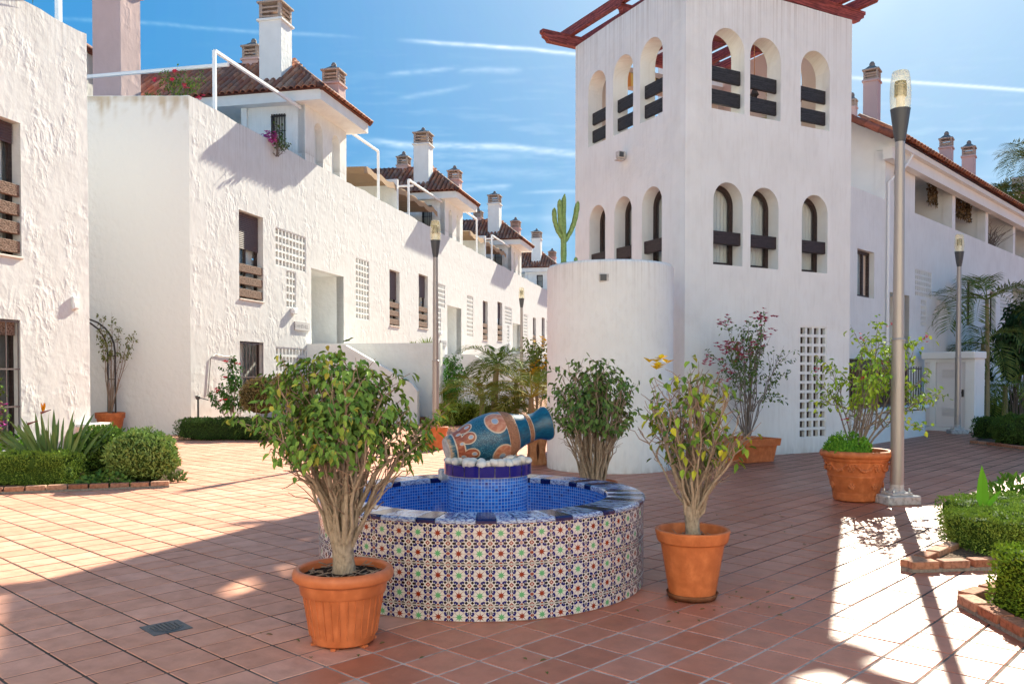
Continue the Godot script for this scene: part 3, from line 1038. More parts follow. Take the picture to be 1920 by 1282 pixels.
func near_house() -> void:
	lane = facade(gnd(358, 815), Vector2(0.22, 1))
	var foot := dep(168, 700, 18.26)
	var xf := facade(Vector3(foot.x, 0, foot.z), Vector2(0.22, 1))
	var o := thing("white_house", "white plastered house nearest on the left with a barred ground floor window", "house", xf)
	var up_ := opening(xf, -90, 190, 478, 37)
	var a := fp(xf, 37, 231)
	var b := fp(xf, 40, 486)
	up_ = {"x0": a.x - 2.4, "x1": a.x, "y0": b.y, "y1": a.y}
	var c := fp(xf, 37, 600)
	var low := {"x0": c.x - 2.4, "x1": c.x, "y0": 0.15, "y1": c.y}
	var mb := MB.new()
	var more := []
	for i in 4:
		for y in [[0.15, low.y1], [up_.y0, up_.y1]]:
			more.append({"x0": -8.2 - i * 3.6, "x1": -6.2 - i * 3.6, "y0": y[0], "y1": y[1]})
	wall(mb, -23.0, 0.0, 0.0, PARAPET, [up_, low] + more, 0.28, 0.0, 0.02)  # runs on out of view, lengthened to bounce sunlight onto the floor
	part(o, "front_wall", mb, mats["rough plaster"])
	var rest := MB.new()
	rest.box(Vector3(-11.5, PARAPET - 0.9, -4.3), Vector3(22.9, 0.2, 8.0))
	rest.box(Vector3(-0.14, PARAPET / 2 - 0.1, -4.4), Vector3(0.26, PARAPET - 0.2, 8.2))
	rest.box(Vector3(-11.5, PARAPET / 2 - 0.1, -8.4), Vector3(22.7, PARAPET - 0.2, 0.26))
	rest.box(Vector3(-22.86, PARAPET / 2 - 0.1, -4.4), Vector3(0.26, PARAPET - 0.2, 8.2))
	part(o, "body", rest, mats["plain plaster"])
	rail_window(o, up_, 4, 0.14)
	for h in more:
		if h.y0 > 1.0:
			rail_window(o, h, 4, 0.3)
		else:
			barred_window(o, h, 8, [0.33, 0.62, 0.985])
	barred_window(o, low, 9, [0.33, 0.62, 0.985])
	var sh := MB.new()
	sh.box(Vector3((low.x0 + low.x1) / 2, low.y1 - 0.16, -0.1), Vector3(low.x1 - low.x0 - 0.1, 0.28, 0.04))
	part(o, "shutter", sh, mats["weathered wood"])
	var led := MB.new()
	var e := fp(xf, 150, 795)
	led.cbox(Vector3(e.x + 0.25, e.y - 0.03, 0.14), Vector3(0.75, 0.07, 0.28), 0.01)
	led.box(Vector3(e.x + 0.35, e.y / 2 - 0.05, 0.08), Vector3(0.5, e.y - 0.1, 0.16))
	part(o, "ledge", led, mats["plain plaster"])
	var post := MB.new()
	var pp := fp(xf, 109, 40, -0.4)
	post.box(Vector3(pp.x, PARAPET + 0.5, -0.4), Vector3(0.1, 2.8, 0.1))
	part(o, "roof_post", post, mats["white metal"])
	var bx := MB.new()
	var q := fp(xf, 138, 568)
	bx.cbox(Vector3(q.x, q.y, 0.03), Vector3(0.18, 0.26, 0.06), 0.012)
	bx.box(Vector3(q.x, q.y - 0.05, 0.064), Vector3(0.12, 0.1, 0.008))
	var jb := part(self, numbered("junction_box"), bx, mats["white paint"], xf)
	jb.set_meta("label", "small white junction box on the nearest left house wall"); jb.set_meta("category", "box")

func terraced_houses() -> void:
	var names := ["white terraced house with a stained end wall, the first along the lane", "second white terraced house along the lane, its tan awning over the terrace", "third white terraced house along the lane, behind the second lamp", "farthest white terraced house at the end of the lane"]
	for k in 4:
		terraced_house(k, names[k])

func terraced_house(k: int, label: String) -> void:
	var xf := lane.translated_local(Vector3(HOUSE * k, 0, 0))
	var o := thing("terraced_house", label, "house", xf, "houses along the lane")
	var x0 := 0.0 if k == 0 else -2.1
	var x1 := HOUSE - 2.1
	var win_b := opening(lane, 447, 392, 561, 493)
	var tl := opening(lane, 515.8, 425, 497, 573)
	var ts := opening(lane, 536.4, 506, 576, 554.5)
	var porch := opening(lane, 583, 502, 652, 644)
	porch.y0 = 2.55
	var tall := opening(lane, 666.8, 482, 597, 692)
	var low := opening(lane, 449, 639, 762, 494)
	var ll := opening(lane, 516.5, 650, 745, 573.5)
	var holes := [win_b, tl, ts, porch, tall, low, ll]
	var win_a := opening(lane, 730, 504, 611, 749)
	win_a.x0 -= HOUSE; win_a.x1 -= HOUSE
	if k > 0:
		holes.append(win_a)
	var mb := MB.new()
	wall(mb, x0, x1, 0.0, PARAPET, holes, 0.28, 0.0, 0.02)
	part(o, "front_wall", mb, mats["rough plaster"])
	if k == 0:
		var inv := xf.affine_inverse()
		var w := 6.5
		var b := inv.basis * Vector3(1, 0, 0)
		part(o, "end_wall", stained_wall(-b * w + Vector3(0, 0, 0) - b * 0.002, b, w, PARAPET - 0.02, inv.basis * Vector3(0, 0, 1)), mats["stained plaster"])
		var cap := MB.new()
		cap.box(Vector3(0, PARAPET - 0.03, 0) - b * (w / 2) + (inv.basis * Vector3(0, 0, -0.14)), Vector3(w - 0.02, 0.05, 0.26), Basis(b, Vector3.UP, b.cross(Vector3.UP)))
		part(o, "coping", cap, mats["plain plaster"])
	var rest := MB.new()
	rest.box(Vector3((x0 + x1) / 2 + 0.2, PARAPET - 1.0, -5.3), Vector3(x1 - x0 - 0.6, 0.2, 9.9))
	rest.box(Vector3((x0 + x1) / 2 + 0.2, PARAPET / 2 - 0.6, -10.3), Vector3(x1 - x0 - 0.6, PARAPET - 1.2, 0.26))
	part(o, "body", rest, mats["plain plaster"])
	rail_window(o, win_b, 3, 0.4)
	if k > 0:
		rail_window(o, win_a, 3, 0.5)
	barred_window(o, low, 8, [0.45, 0.97])
	var back: Material = mats["lattice shade"]
	lattice(o, tl, 9, 5, back)
	lattice(o, ts, 3, 5, back)
	lattice(o, tall, 5, 10, back)
	lattice(o, ll, 9, 6, back)
	recess(o, "porch", porch, 2.4, mats["plain plaster"])
	# the penthouse under its tiled roof
	var xc := fp(lane, 573, 500).x
	var xe := fp(lane, 650, 500).x
	var ph := MB.new()
	var n1 := opening(lane, 588.5, 226, 322, 605, true)
	var n2 := opening(lane, 622, 249, 352, 637, true)
	n1.y0 = PARAPET + 0.02; n2.y0 = PARAPET + 0.02
	wall(ph, xc, xe, PARAPET - 1.0, 10.62, [n1, n2], 0.26, -0.002)
	part(o, "penthouse_wall", ph, mats["smooth plaster"])
	for nn in [n1, n2]:
		part(o, "niche", sheet(nn, -0.03, -0.262), mats["plain plaster"])
	# front, set back in two steps, seen along the lane
	var fr := Transform3D(Basis(Vector3(0, 0, 1), Vector3.UP, Vector3(-1, 0, 0)), Vector3(xc, 0, 0))
	var w1 := {"x0": -1.25, "x1": -0.7, "y0": 9.2, "y1": 10.35}
	var f1 := MB.new()
	wall(f1, -2.1, -0.02, PARAPET - 1.0, 10.62, [w1], 0.25)
	var pf := part(o, "penthouse_front", f1, mats["smooth plaster"], fr)
	var fr2 := fr.translated_local(Vector3(0, 0, -1.5))
	var w2 := {"x0": -4.2, "x1": -3.1, "y0": 8.6, "y1": 10.3}
	var w3 := {"x0": -6.6, "x1": -5.5, "y0": 8.6, "y1": 10.3}
	var f2 := MB.new()
	wall(f2, -10.0, -2.1, PARAPET - 1.0, 10.62, [w2, w3], 0.25)
	part(o, "penthouse_front", f2, mats["smooth plaster"], fr2)
	var side := MB.new()
	side.box(Vector3(xc + 0.75, 9.2, -2.2), Vector3(1.7, 2.8, 0.2))
	side.box(Vector3(xe - 0.12, 9.2, -5.0), Vector3(0.24, 2.8, 9.5))
	part(o, "penthouse_side", side, mats["plain plaster"])
	var wp := Node3D.new()
	for e in [[w1, fr], [w2, fr2], [w3, fr2]]:
		var wn := part(o, "penthouse_window", frame_ring(e[0], 0.05, -0.1, 0.06), mats["brown wood"], e[1])
		part(wn, "backing", sheet(e[0], -0.02, -0.24), mats["curtain"])
		var g := MB.new()
		for i in 6:
			var bx: float = lerpf(e[0].x0 + 0.04, e[0].x1 - 0.04, i / 5.0)
			g.box(Vector3(bx, (e[0].y0 + e[0].y1) / 2, 0.02), Vector3(0.022, e[0].y1 - e[0].y0, 0.022))
		for i in 3:
			g.box(Vector3((e[0].x0 + e[0].x1) / 2, lerpf(e[0].y0, e[0].y1, 0.08 + 0.42 * i), 0.02), Vector3(e[0].x1 - e[0].x0, 0.025, 0.018))
		part(wn, "grille", g, mats["iron"])
	wp.free()
	# eaves and hipped roof
	var ex0 := xc - 0.4
	var ex1 := xe + 0.3
	var ez := 0.75
	var eb := -10.6
	var ea := MB.new()
	ea.box(Vector3((ex0 + ex1) / 2, 10.78, (ez + eb) / 2), Vector3(ex1 - ex0, 0.34, ez - eb))
	part(o, "eaves", ea, mats["plain plaster"])
	var hw := (ex1 - ex0) / 2
	var xm := (ex0 + ex1) / 2
	var e0 := 10.96
	var rise := 1.7
	var rf := MB.new()
	rf.col = Color(0.2, 0.07, 0.045)
	var ov := 0.1
	var A := Vector3(ex0 - ov, e0, ez + ov)
	var B := Vector3(ex1 + ov, e0, ez + ov)
	var C := Vector3(xm, e0 + rise, ez - hw)
	var D := Vector3(xm, e0 + rise, eb)
	var E := Vector3(ex0 - ov, e0, eb)
	var F := Vector3(ex1 + ov, e0, eb)
	rf.quad(E, A, C, D); rf.tri(A, B, C); rf.quad(B, F, D, C)
	rf.quad(A, E, F, B)
	rf.quad(E, D, F, F)
	var roof := part(o, "roof", rf, mats["roof tile"])
	var sl := Vector3(xm - A.x, rise, 0)
	var len_ := sl.length()
	var wdt := ez + ov - eb
	# towards the camera: along z from the back to the front corner
	barrel_tiles(roof, E, Vector3(0, 0, 1), sl.normalized(), wdt, len_, func(p): return p.x < wdt - p.y * (hw + ov) / len_ + 0.05, [300, 150, 0, 0][k])
	var sl2 := Vector3(0, rise, -(hw + ov))
	var len2 := sl2.length()
	var w2_ := (hw + ov) * 2
	barrel_tiles(roof, A, Vector3(1, 0, 0), sl2.normalized(), w2_, len2, func(p): return p.x > p.y * (hw + ov) / len2 - 0.05 and p.x < w2_ - p.y * (hw + ov) / len2 + 0.05, [40, 20, 0, 0][k])
	var rid := MB.new()
	for e in [[D, C], [A, C], [B, C]]:
		var n := int((e[1] - e[0]).length() / 0.36)
		for i in n:
			rid.col = [Color(0.2, 0.085, 0.06), Color(0.26, 0.1, 0.07), Color(0.16, 0.09, 0.07)][i % 3]
			var p0: Vector3 = e[0].lerp(e[1], i / float(n)) + Vector3(0, 0.03, 0)
			var p1: Vector3 = e[0].lerp(e[1], (i + 1.12) / float(n)) + Vector3(0, 0.05, 0)
			rid.tube([p0, p1], [0.13, 0.105], 8)
	part(roof, "ridge_tiles", rid, mats["roof tile"], Transform3D(), "stuff")
	# chimneys
	var white: Material = mats["plain plaster"]
	var cy := e0 + 0.3
	chimney(o, Vector3(xc + 0.55, cy, -1.35), 0.82, 2.35, white)
	chimney(o, Vector3(xm + 0.2, cy + 0.6, -2.9), 0.62, 1.05, mats["pink plaster"])
	chimney(o, Vector3(xe - 0.2, cy, -0.4), 0.66, 1.05, mats["pink plaster"])
	if k == 0:
		chimney(o, Vector3(fp(lane, 218, 60, -6.0).x, 8.0, -6.0), 1.05, 6.2, mats["pink plaster"])
		wing(o)
	else:
		chimney(o, Vector3(xc - 10.0, 8.0, -2.6), 0.7, 4.9 if k == 1 else 3.9, mats["pink plaster"])
	# a plate and small lamps by the porch
	var pl := MB.new()
	var q := fp(lane, 565, 612)
	pl.quad(Vector3(q.x - 0.52, q.y - 0.12, 0.045), Vector3(q.x + 0.52, q.y - 0.12, 0.045), Vector3(q.x + 0.52, q.y + 0.12, 0.045), Vector3(q.x - 0.52, q.y + 0.12, 0.045))
	for s in [[Vector3(q.x, q.y + 0.13, 0.02), Vector3(1.08, 0.02, 0.05)], [Vector3(q.x, q.y - 0.13, 0.02), Vector3(1.08, 0.02, 0.05)], [Vector3(q.x - 0.53, q.y, 0.02), Vector3(0.02, 0.24, 0.05)], [Vector3(q.x + 0.53, q.y, 0.02), Vector3(0.02, 0.24, 0.05)]]:
		pl.box(s[0], s[1])
	if k < 3:
		var sg := part(self, numbered("name_plate"), pl, mats["sign plate"], xf)
		sg.set_meta("label", ["grey name plate beside the porch of the first terraced house", "grey name plate beside the porch of the second terraced house", "grey name plate beside the porch of the third terraced house"][k])
		sg.set_meta("category", "sign"); sg.set_meta("group", "name plates by the porches")
		var wl := MB.new()
		var r := fp(lane, 548, 583)
		wl.cbox(Vector3(r.x, r.y, 0.06), Vector3(0.3, 0.2, 0.12), 0.02)
		wl.box(Vector3(r.x, r.y - 0.03, 0.125), Vector3(0.22, 0.1, 0.01))
		var wn := part(self, numbered("wall_light"), wl, mats["white paint"], xf)
		wn.set_meta("label", ["white box lamp under the stem of the first house's lattice", "white box lamp under the stem of the second house's lattice", "white box lamp under the stem of the third house's lattice"][k])
		wn.set_meta("category", "lamp"); wn.set_meta("group", "box lamps by the porches")
	if k < 3:
		staircase(k, xf)
	awning_frames(k, xf, xc, xe)

# the raised wing behind the end wall: pale wall with a tiled verge
func wing(o: Node3D) -> void:
	var p0 := fp(lane, 150, 85, -7.0)
	var p1 := fp(lane, 262, 165, -7.0)
	var mb := MB.new()
	var a := Vector3(p0.x - 4, 8, -7.0)
	mb.quad(Vector3(p0.x, 7.9, -7), Vector3(p1.x, 7.9, -7), Vector3(p1.x, p1.y, -7), Vector3(p0.x, p0.y, -7))
	mb.quad(Vector3(p0.x, 7.9, -7.4), Vector3(p0.x, 7.9, -7), Vector3(p0.x, p0.y, -7), Vector3(p0.x, p0.y, -7.4))
	part(o, "wing_wall", mb, mats["plain plaster"])
	var t := MB.new()
	var n := 9
	for i in n:
		t.col = Color(0.34, 0.11, 0.07) if i % 2 else Color(0.26, 0.09, 0.06)
		var q0 := Vector3(p0.x, p0.y, -6.9).lerp(Vector3(p1.x, p1.y, -6.9), i / float(n))
		var q1 := Vector3(p0.x, p0.y, -6.9).lerp(Vector3(p1.x, p1.y, -6.9), (i + 1.1) / float(n))
		t.tube([q0, q1 + Vector3(0, 0.04, 0)], [0.13, 0.11], 8)
	part(o, "verge_tiles", t, mats["roof tile"], Transform3D(), "stuff")

func staircase(k: int, xf: Transform3D) -> void:
	var label: String = ["white outdoor staircase up to the first porch, behind the tall lamp on the lane", "white outdoor staircase up to the second porch, behind the palms", "white outdoor staircase up to the third porch"][k]
	var o := thing("outdoor_staircase", label, "staircase", xf, "staircases up to the porches")
	var x := fp(lane, 575, 700).x
	var mb := MB.new()
	mb.box(Vector3(x + 0.14, 1.3, 2.35), Vector3(0.25, 2.6, 4.7))
	mb.box(Vector3(x + 1.8, 1.25, 0.6), Vector3(3.0, 2.5, 1.16))
	part(o, "landing_wall", mb, mats["plain plaster"])
	var s := MB.new()
	# sloped parapet in front of the flight
	var pts := [Vector3(-1.15, 0, 1.2), Vector3(-1.15, 0, 4.3), Vector3(-1.15, 1.05, 4.3), Vector3(-1.15, 1.3, 4.1), Vector3(-1.15, 2.5, 1.9), Vector3(-1.15, 2.55, 1.2)]
	for i in pts.size():
		var a: Vector3 = pts[i] + Vector3(x, 0, 0)
		var b: Vector3 = pts[(i + 1) % pts.size()] + Vector3(x, 0, 0)
		s.quad(a, b, b + Vector3(0.22, 0, 0), a + Vector3(0.22, 0, 0))
	for d in [0.0, 0.22]:
		for i in range(1, 5):
			s.tri(pts[0] + Vector3(x + d, 0, 0), pts[i] + Vector3(x + d, 0, 0), pts[i + 1] + Vector3(x + d, 0, 0))
	part(o, "stair_parapet", s, mats["plain plaster"])
	for i in 12:
		var st := MB.new()
		var hh := 2.4 * (12 - i) / 13.0
		st.cbox(Vector3(x - 0.45, hh / 2, 1.35 + i * 0.25), Vector3(1.0, hh, 0.26), 0.01)
		part(o, "step", st, mats["old clay"])

func awning_frames(k: int, xf: Transform3D, xc: float, xe: float) -> void:
	if k > 2:
		return
	var o := thing("steel_pergola", ["white steel pergola on the first terrace, above the stained wall", "white steel pergola on the second terrace, over tan cloth", "white steel pergola on the third terrace"][k], "pergola", xf, "steel frames on the terraces")
	var t := 0.09
	var x := fp(lane, 412, 210).x
	var h := 10.5
	for e in [["post", Vector3(x, (PARAPET + h) / 2 - 0.3, -0.16), Vector3(t, h - PARAPET + 0.6, t)], ["beam", Vector3((x + xc) / 2, h, -0.16), Vector3(xc - x - 0.02, t, t)], ["beam", Vector3(x + 0.8, h - 0.1, -4.4), Vector3(t, t, 8.4)]]:
		var mb := MB.new()
		mb.cbox(e[1], e[2], 0.006)
		part(o, e[0], mb, mats["white metal"])
	if k > 0:
		var x2 := fp(lane, 716, 400).x - HOUSE
		for e in [["post", Vector3(x2, 9.6, -0.16), Vector3(t, 2.5, t)], ["beam", Vector3((x2 + xe - HOUSE) / 2, 10.85, -0.16), Vector3(x2 - xe + HOUSE, t, t)]]:
			var mb := MB.new()
			mb.cbox(e[1], e[2], 0.006)
			part(o, e[0], mb, mats["white metal"])
		# tan cloth hung in folds between the rails
		var c := MB.new()
		var n := 26
		var u0 := -3.4
		for i in n:
			var a := u0 + (xc - 0.2 - u0) * i / n
			var b := u0 + (xc - 0.2 - u0) * (i + 1) / n
			var ya := 10.25 - 0.14 * absf(sin(a * 2.2))
			var yb := 10.25 - 0.14 * absf(sin(b * 2.2))
			c.quad(Vector3(a, ya - 0.15, -0.35), Vector3(b, yb - 0.15, -0.35), Vector3(b, yb, -6.0), Vector3(a, ya, -6.0))
			c.quad(Vector3(a, ya - 0.42, -0.33), Vector3(b, yb - 0.42, -0.33), Vector3(b, yb - 0.15, -0.35), Vector3(a, ya - 0.15, -0.35))
		var aw := part(self, numbered("awning"), c, mats["tan cloth"], xf)
		aw.set_meta("label", ["", "tan cloth awning drawn over the second terrace", "tan cloth awning drawn over the third terrace"][k]); aw.set_meta("category", "awning")
		aw.set_meta("group", "tan awnings on the lane terraces")
		var pw := MB.new()
		pw.cbox(Vector3(fp(lane, 758, 400).x - HOUSE, 9.3, -2.6), Vector3(0.2, 2.0, 4.6), 0.02)
		part(o, "side_wall", pw, mats["plain plaster"])

# ---------------------------------------------------------------- the tower and its neighbour
var tower_left := Transform3D()
var tower_right := Transform3D()
var right_face := Transform3D()
const TOWER_H := 8.89
const LEFT_W := 3.98
const RIGHT_W := 4.42

func arch_window(o: Node3D, h: Dictionary, xf: Transform3D, plank_at: float) -> void:
	var z := -0.27
	var w := part(o, "arched_window", frame_ring(h, 0.085, z, 0.07), mats["brown wood"], xf)
	part(w, "pane", sheet(h, 0.08, z - 0.04), mats["pane"])
	var c := MB.new()
	var x: float = h.x0 + 0.05
	while x < h.x1 - 0.1:
		var top: float = minf(hole_top(h, x + 0.01), hole_top(h, x + 0.08)) - 0.03
		c.quad(Vector3(x, h.y0 + 0.04, z - 0.1), Vector3(x + 0.045, h.y0 + 0.04, z - 0.13), Vector3(x + 0.045, top, z - 0.13), Vector3(x, top, z - 0.1))
		c.quad(Vector3(x + 0.045, h.y0 + 0.04, z - 0.13), Vector3(x + 0.09, h.y0 + 0.04, z - 0.1), Vector3(x + 0.09, top, z - 0.1), Vector3(x + 0.045, top, z - 0.13))
		x += 0.09
	part(w, "curtain", c, mats["curtain"])
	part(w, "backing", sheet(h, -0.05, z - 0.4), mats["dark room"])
	planks(w, h, [h.y0 + plank_at], 0.24, -0.1, 0.1, mats["brown wood"], 0.0)

func tower() -> void:
	var corner := gnd(1283, 863.5)
	corner.y = 0
	var dl := Vector3(-1.75, 0, -3.6).normalized()
	var dr := Vector3(1.806, 0, -1.0).normalized()
	tower_left = facade(corner + dl * LEFT_W, Vector2(1.75, -3.6))
	tower_right = facade(corner, Vector2(1.806, 1.0))
	var far := corner + dl * LEFT_W + dr * RIGHT_W
	var o := thing("tower_house", "white square tower house with arched windows and a red pergola on top", "house", at(corner))
	var inv := o.transform.affine_inverse()
	var L := inv * tower_left
	var R := inv * tower_right
	var ups_l := [opening(tower_left, 1103, 134, 279, 1136, true), opening(tower_left, 1150, 103, 256, 1187.4, true), opening(tower_left, 1200.6, 69, 228.6, 1243, true)]
	var lows_l := [opening(tower_left, 1105.3, 386, 520, 1135, true), opening(tower_left, 1152, 368.5, 513, 1184.5, true), opening(tower_left, 1204, 348.6, 503, 1241.3, true)]
	var ups_r := [opening(tower_right, 1335, 52, 213, 1397, true, true), opening(tower_right, 1407, 70, 229, 1465, true, true), opening(tower_right, 1502, 96, 247, 1557, true, true)]
	var lows_r := [opening(tower_right, 1337.7, 341.4, 499.3, 1393.5, true, true), opening(tower_right, 1407.8, 351.6, 505, 1460.8, true, true), opening(tower_right, 1503.9, 366, 513, 1553, true, true)]
	var apex := [134.0, 103.0, 69.0]
	for i in 3:
		# tops are read at the crown, which lies between the jambs
		var mid := [[1121.0, 134.0, 386.0], [1169.0, 103.0, 368.5], [1222.0, 69.0, 348.6]]
		ups_l[i].y1 = fp(tower_left, mid[i][0], mid[i][1]).y
		lows_l[i].y1 = fp(tower_left, mid[i][0] - 1, mid[i][2]).y
		var mr := [[1363.0, 52.0, 341.4], [1434.0, 70.0, 351.6], [1529.0, 96.0, 366.0]]
		ups_r[i].y1 = fp(tower_right, mr[i][0], mr[i][1]).y
		lows_r[i].y1 = fp(tower_right, mr[i][0], mr[i][2]).y
	for q in [ups_l, lows_l, ups_r, lows_r]:
		var a := 0.0
		var b := 0.0
		for h in q:
			a += h.y0 / 3.0
			b += h.y1 / 3.0
		for h in q:
			h.y0 = a
			h.y1 = b
	var lat := opening(tower_right, 1500.5, 611, 822, 1550)
	var lw := MB.new()
	wall(lw, 0, LEFT_W, 0, TOWER_H, ups_l + lows_l, 0.36, 0.0, 0.006)
	part(o, "wall", lw, mats["smooth plaster"], L)
	var rw := MB.new()
	wall(rw, 0.002, RIGHT_W, 0, TOWER_H - 0.002, ups_r + lows_r + [lat], 0.36, 0.0, 0.006)
	part(o, "wall", rw, mats["smooth plaster"], R)
	lattice_at(o, lat, 4, 12, R)
	# the two rear walls, open on the roof terrace
	var back_r := inv * facade(far, Vector2(-dl.x, dl.z))      # opposite the left face
	back_r = Transform3D(Basis(-dl, Vector3.UP, (-dl).cross(Vector3.UP)), inv * far)
	var floor_y: float = ups_r[0].y0 - 0.75
	var b1 := MB.new()
	var fl: float = ups_l[0].y0
	wall(b1, 0.36, LEFT_W - 0.37, 0, TOWER_H - 0.003, [{"x0": 1.9, "x1": 2.95, "y0": fl, "y1": fl + 1.95, "arch": true}], 0.36, 0.36)
	part(o, "wall", b1, mats["warm plaster"], back_r)
	var back_l := Transform3D(Basis(-dr, Vector3.UP, (-dr).cross(Vector3.UP)), inv * far)
	var b2 := MB.new()
	wall(b2, 0.365, RIGHT_W - 0.365, 0, TOWER_H - 0.35, [{"x0": 0.55, "x1": 3.4, "y0": fl, "y1": TOWER_H - 0.75, "arch": false}], 0.3, -0.06)
	part(o, "wall", b2, mats["warm plaster"], back_l)
	var slab := MB.new()
	var c0 := dl * (LEFT_W / 2) + dr * (RIGHT_W / 2)
	var bb := Basis(dr, Vector3.UP, dr.cross(Vector3.UP))
	slab.box(c0 + Vector3(0, fl - 0.35, 0), Vector3(RIGHT_W - 0.75, 0.2, LEFT_W - 0.75), bb)
	slab.box(c0 + Vector3(0, 2.6, 0), Vector3(RIGHT_W - 0.75, 0.2, LEFT_W - 0.75), bb)
	part(o, "floor_slab", slab, mats["old clay"])
	for h in lows_l:
		arch_window(o, h, L, 0.4)
	for h in lows_r:
		arch_window(o, h, R, 0.52)
	for h in ups_l:
		var g := part(o, "parapet_plank", plank(h.x1 - h.x0 - 0.02, 0.26, 0.06), mats["dark plank"], L * Transform3D(Basis(), Vector3((h.x0 + h.x1) / 2, h.y0 + 0.24, -0.13)))
		part(o, "parapet_plank", g.mesh, mats["dark plank"], L * Transform3D(Basis(), Vector3((h.x0 + h.x1) / 2, h.y0 + 0.62, -0.13)))
	for h in ups_r:
		var g := part(o, "parapet_plank", plank(h.x1 - h.x0 - 0.02, 0.27, 0.06), mats["dark plank"], R * Transform3D(Basis(), Vector3((h.x0 + h.x1) / 2, h.y0 + 0.27, -0.12)))
		part(o, "parapet_plank", g.mesh, mats["dark plank"], R * Transform3D(Basis(), Vector3((h.x0 + h.x1) / 2, h.y0 + 0.70, -0.12)))
	# curved stair turret at the foot
	var foot := dep(1143, 700, 14.6)
	var tm := MB.new()
	var th := 3.42
	tm.lathe([Vector2(1.07, 0), Vector2(1.07, th - 0.06), Vector2(1.04, th - 0.01), Vector2(0.98, th), Vector2(0.98, th), Vector2(0.0, th + 0.01)], 56, inv * Vector3(foot.x, 0, foot.z), 1.0, 0.002)
	for i in tm.uv.size():
		tm.uv[i] = Vector2(tm.uv[i].x * 0.98, 1.0 - (tm.v[i].y + (5.3 if tm.v[i].y > 1.5 else 0.0)) / 9.0)
	part(o, "stair_turret", tm, mats["smooth plaster"])
	# pergola: beams along the right face, rafters across them
	var beam_z := [[0.12, -0.75, RIGHT_W + 0.42, 0.0], [-LEFT_W + 0.1, -0.62, RIGHT_W + 0.3, 0.0], [-LEFT_W * 0.5, 0.1, RIGHT_W + 0.1, 0.0]]
	for e in beam_z:
		var bm := MB.new()
		var z: float = e[0]
		beam(bm, Vector3(e[1], TOWER_H + 0.02, -0.2 + z), Vector3(e[2], TOWER_H + 0.02, -0.2 + z), 0.15, 0.24)
		part(o, "pergola_beam", bm, mats["pergola wood"], R)
	for i in 9:
		var rm := MB.new()
		var x := 0.16 + i * (RIGHT_W + 0.05) / 8.0
		beam(rm, Vector3(x, TOWER_H + 0.265, 0.55), Vector3(x, TOWER_H + 0.265, -LEFT_W - 0.45), 0.11, 0.2)
		part(o, "pergola_rafter", rm, mats["pergola wood"], R)
	# striped awning hung under the pergola at the back of the terrace
	var aw := MB.new()
	var n := 15
	for i in n:
		aw.col = Color(0.62, 0.25, 0.08) if i % 2 else Color(0.7, 0.5, 0.16)
		if i % 4 == 3:
			aw.col = Color(0.08, 0.05, 0.04)
		var xa := 0.9 + i * 0.14
		var drop := 0.3 + 0.035 * (i % 2)
		var p := Vector3(xa, 8.25, -LEFT_W + 0.75)
		aw.quad(p + Vector3(0, -drop, 0.02 * sin(i)), p + Vector3(0.14, -drop + 0.03, 0.02 * sin(i + 1)), p + Vector3(0.14, 0, 0), p)
		aw.quad(p, p + Vector3(0.14, 0, 0), p + Vector3(0.14, 0.12, -0.25), p + Vector3(0, 0.12, -0.25))
	var an := part(self, numbered("awning"), aw, mats["striped cloth"], tower_right)
	an.set_meta("label", "orange striped awning valance hung inside the tower's roof terrace"); an.set_meta("category", "awning")
	# lantern on a cord in the middle arch
	var ln := thing("lantern", "small black lantern hanging inside the tower's middle arch", "lantern", tower_right * Transform3D(Basis(), Vector3(ups_r[1].x0 + 0.85, 7.05, -0.75)))
	var lm := MB.new()
	lm.lathe([Vector2(0.075, 0), Vector2(0.075, 0.03), Vector2(0.06, 0.03), Vector2(0.06, 0.2), Vector2(0.1, 0.2), Vector2(0.02, 0.36), Vector2(0.0, 0.36)], 6)
	lm.tube([Vector3(0, 0.36, 0), Vector3(0.04, 0.42, 0), Vector3(0.0, 0.5, 0), Vector3(-0.04, 0.44, 0)], [0.01, 0.01, 0.01, 0.01], 5)
	part(ln, "body", lm, mats["iron"])
	var cord := MB.new()
	cord.tube([Vector3(0.0, 0.5, 0), Vector3(0, 2.0, 0)], [0.008, 0.008], 5)
	part(ln, "cord", cord, mats["pale clay"])
	# floodlights
	flood("small square floodlight on the curved stair turret", dep(1133, 521, 13.62), 0.0)
	flood("rusty floodlight on the tower wall between the two rows of arches", tower_left * (fp(tower_left, 1163, 291, 0.12)), 0.45)
	# yucca on the terrace
	var y := thing("yucca", "yucca plant on the tower terrace behind the right arch", "plant", tower_right * Transform3D(Basis(), Vector3(ups_r[2].x0 + 0.28, fl - 0.25, -0.95)))
	var st := MB.new()
	st.tube([Vector3.ZERO, Vector3(0.02, 0.7, 0)], [0.05, 0.04], 7)
	part(y, "trunk", st, mats["pale bark"])
	var lv := MB.new()
	for hh in [0.25, 0.5, 0.72, 0.9]:
		for i in 26:
			var a := rng.randf() * TAU
			var e := rng.randf_range(-0.3, 1.3)
			var d := Vector3(cos(a) * cos(e), sin(e), sin(a) * cos(e))
			lv.leaf(Vector3(0.02, hh, 0), d, Vector3.UP, rng.randf_range(0.3, 0.48), 0.045, Color(0.22, 0.33, 0.06).lerp(Color(0.4, 0.42, 0.1), rng.randf()))
	part(y, "leaves", lv, mats["leaf"], Transform3D(), "stuff")

func plank(w: float, h: float, t: float) -> MB:
	var m := MB.new()
	m.cbox(Vector3.ZERO, Vector3(w, h, t), 0.01)
	return m

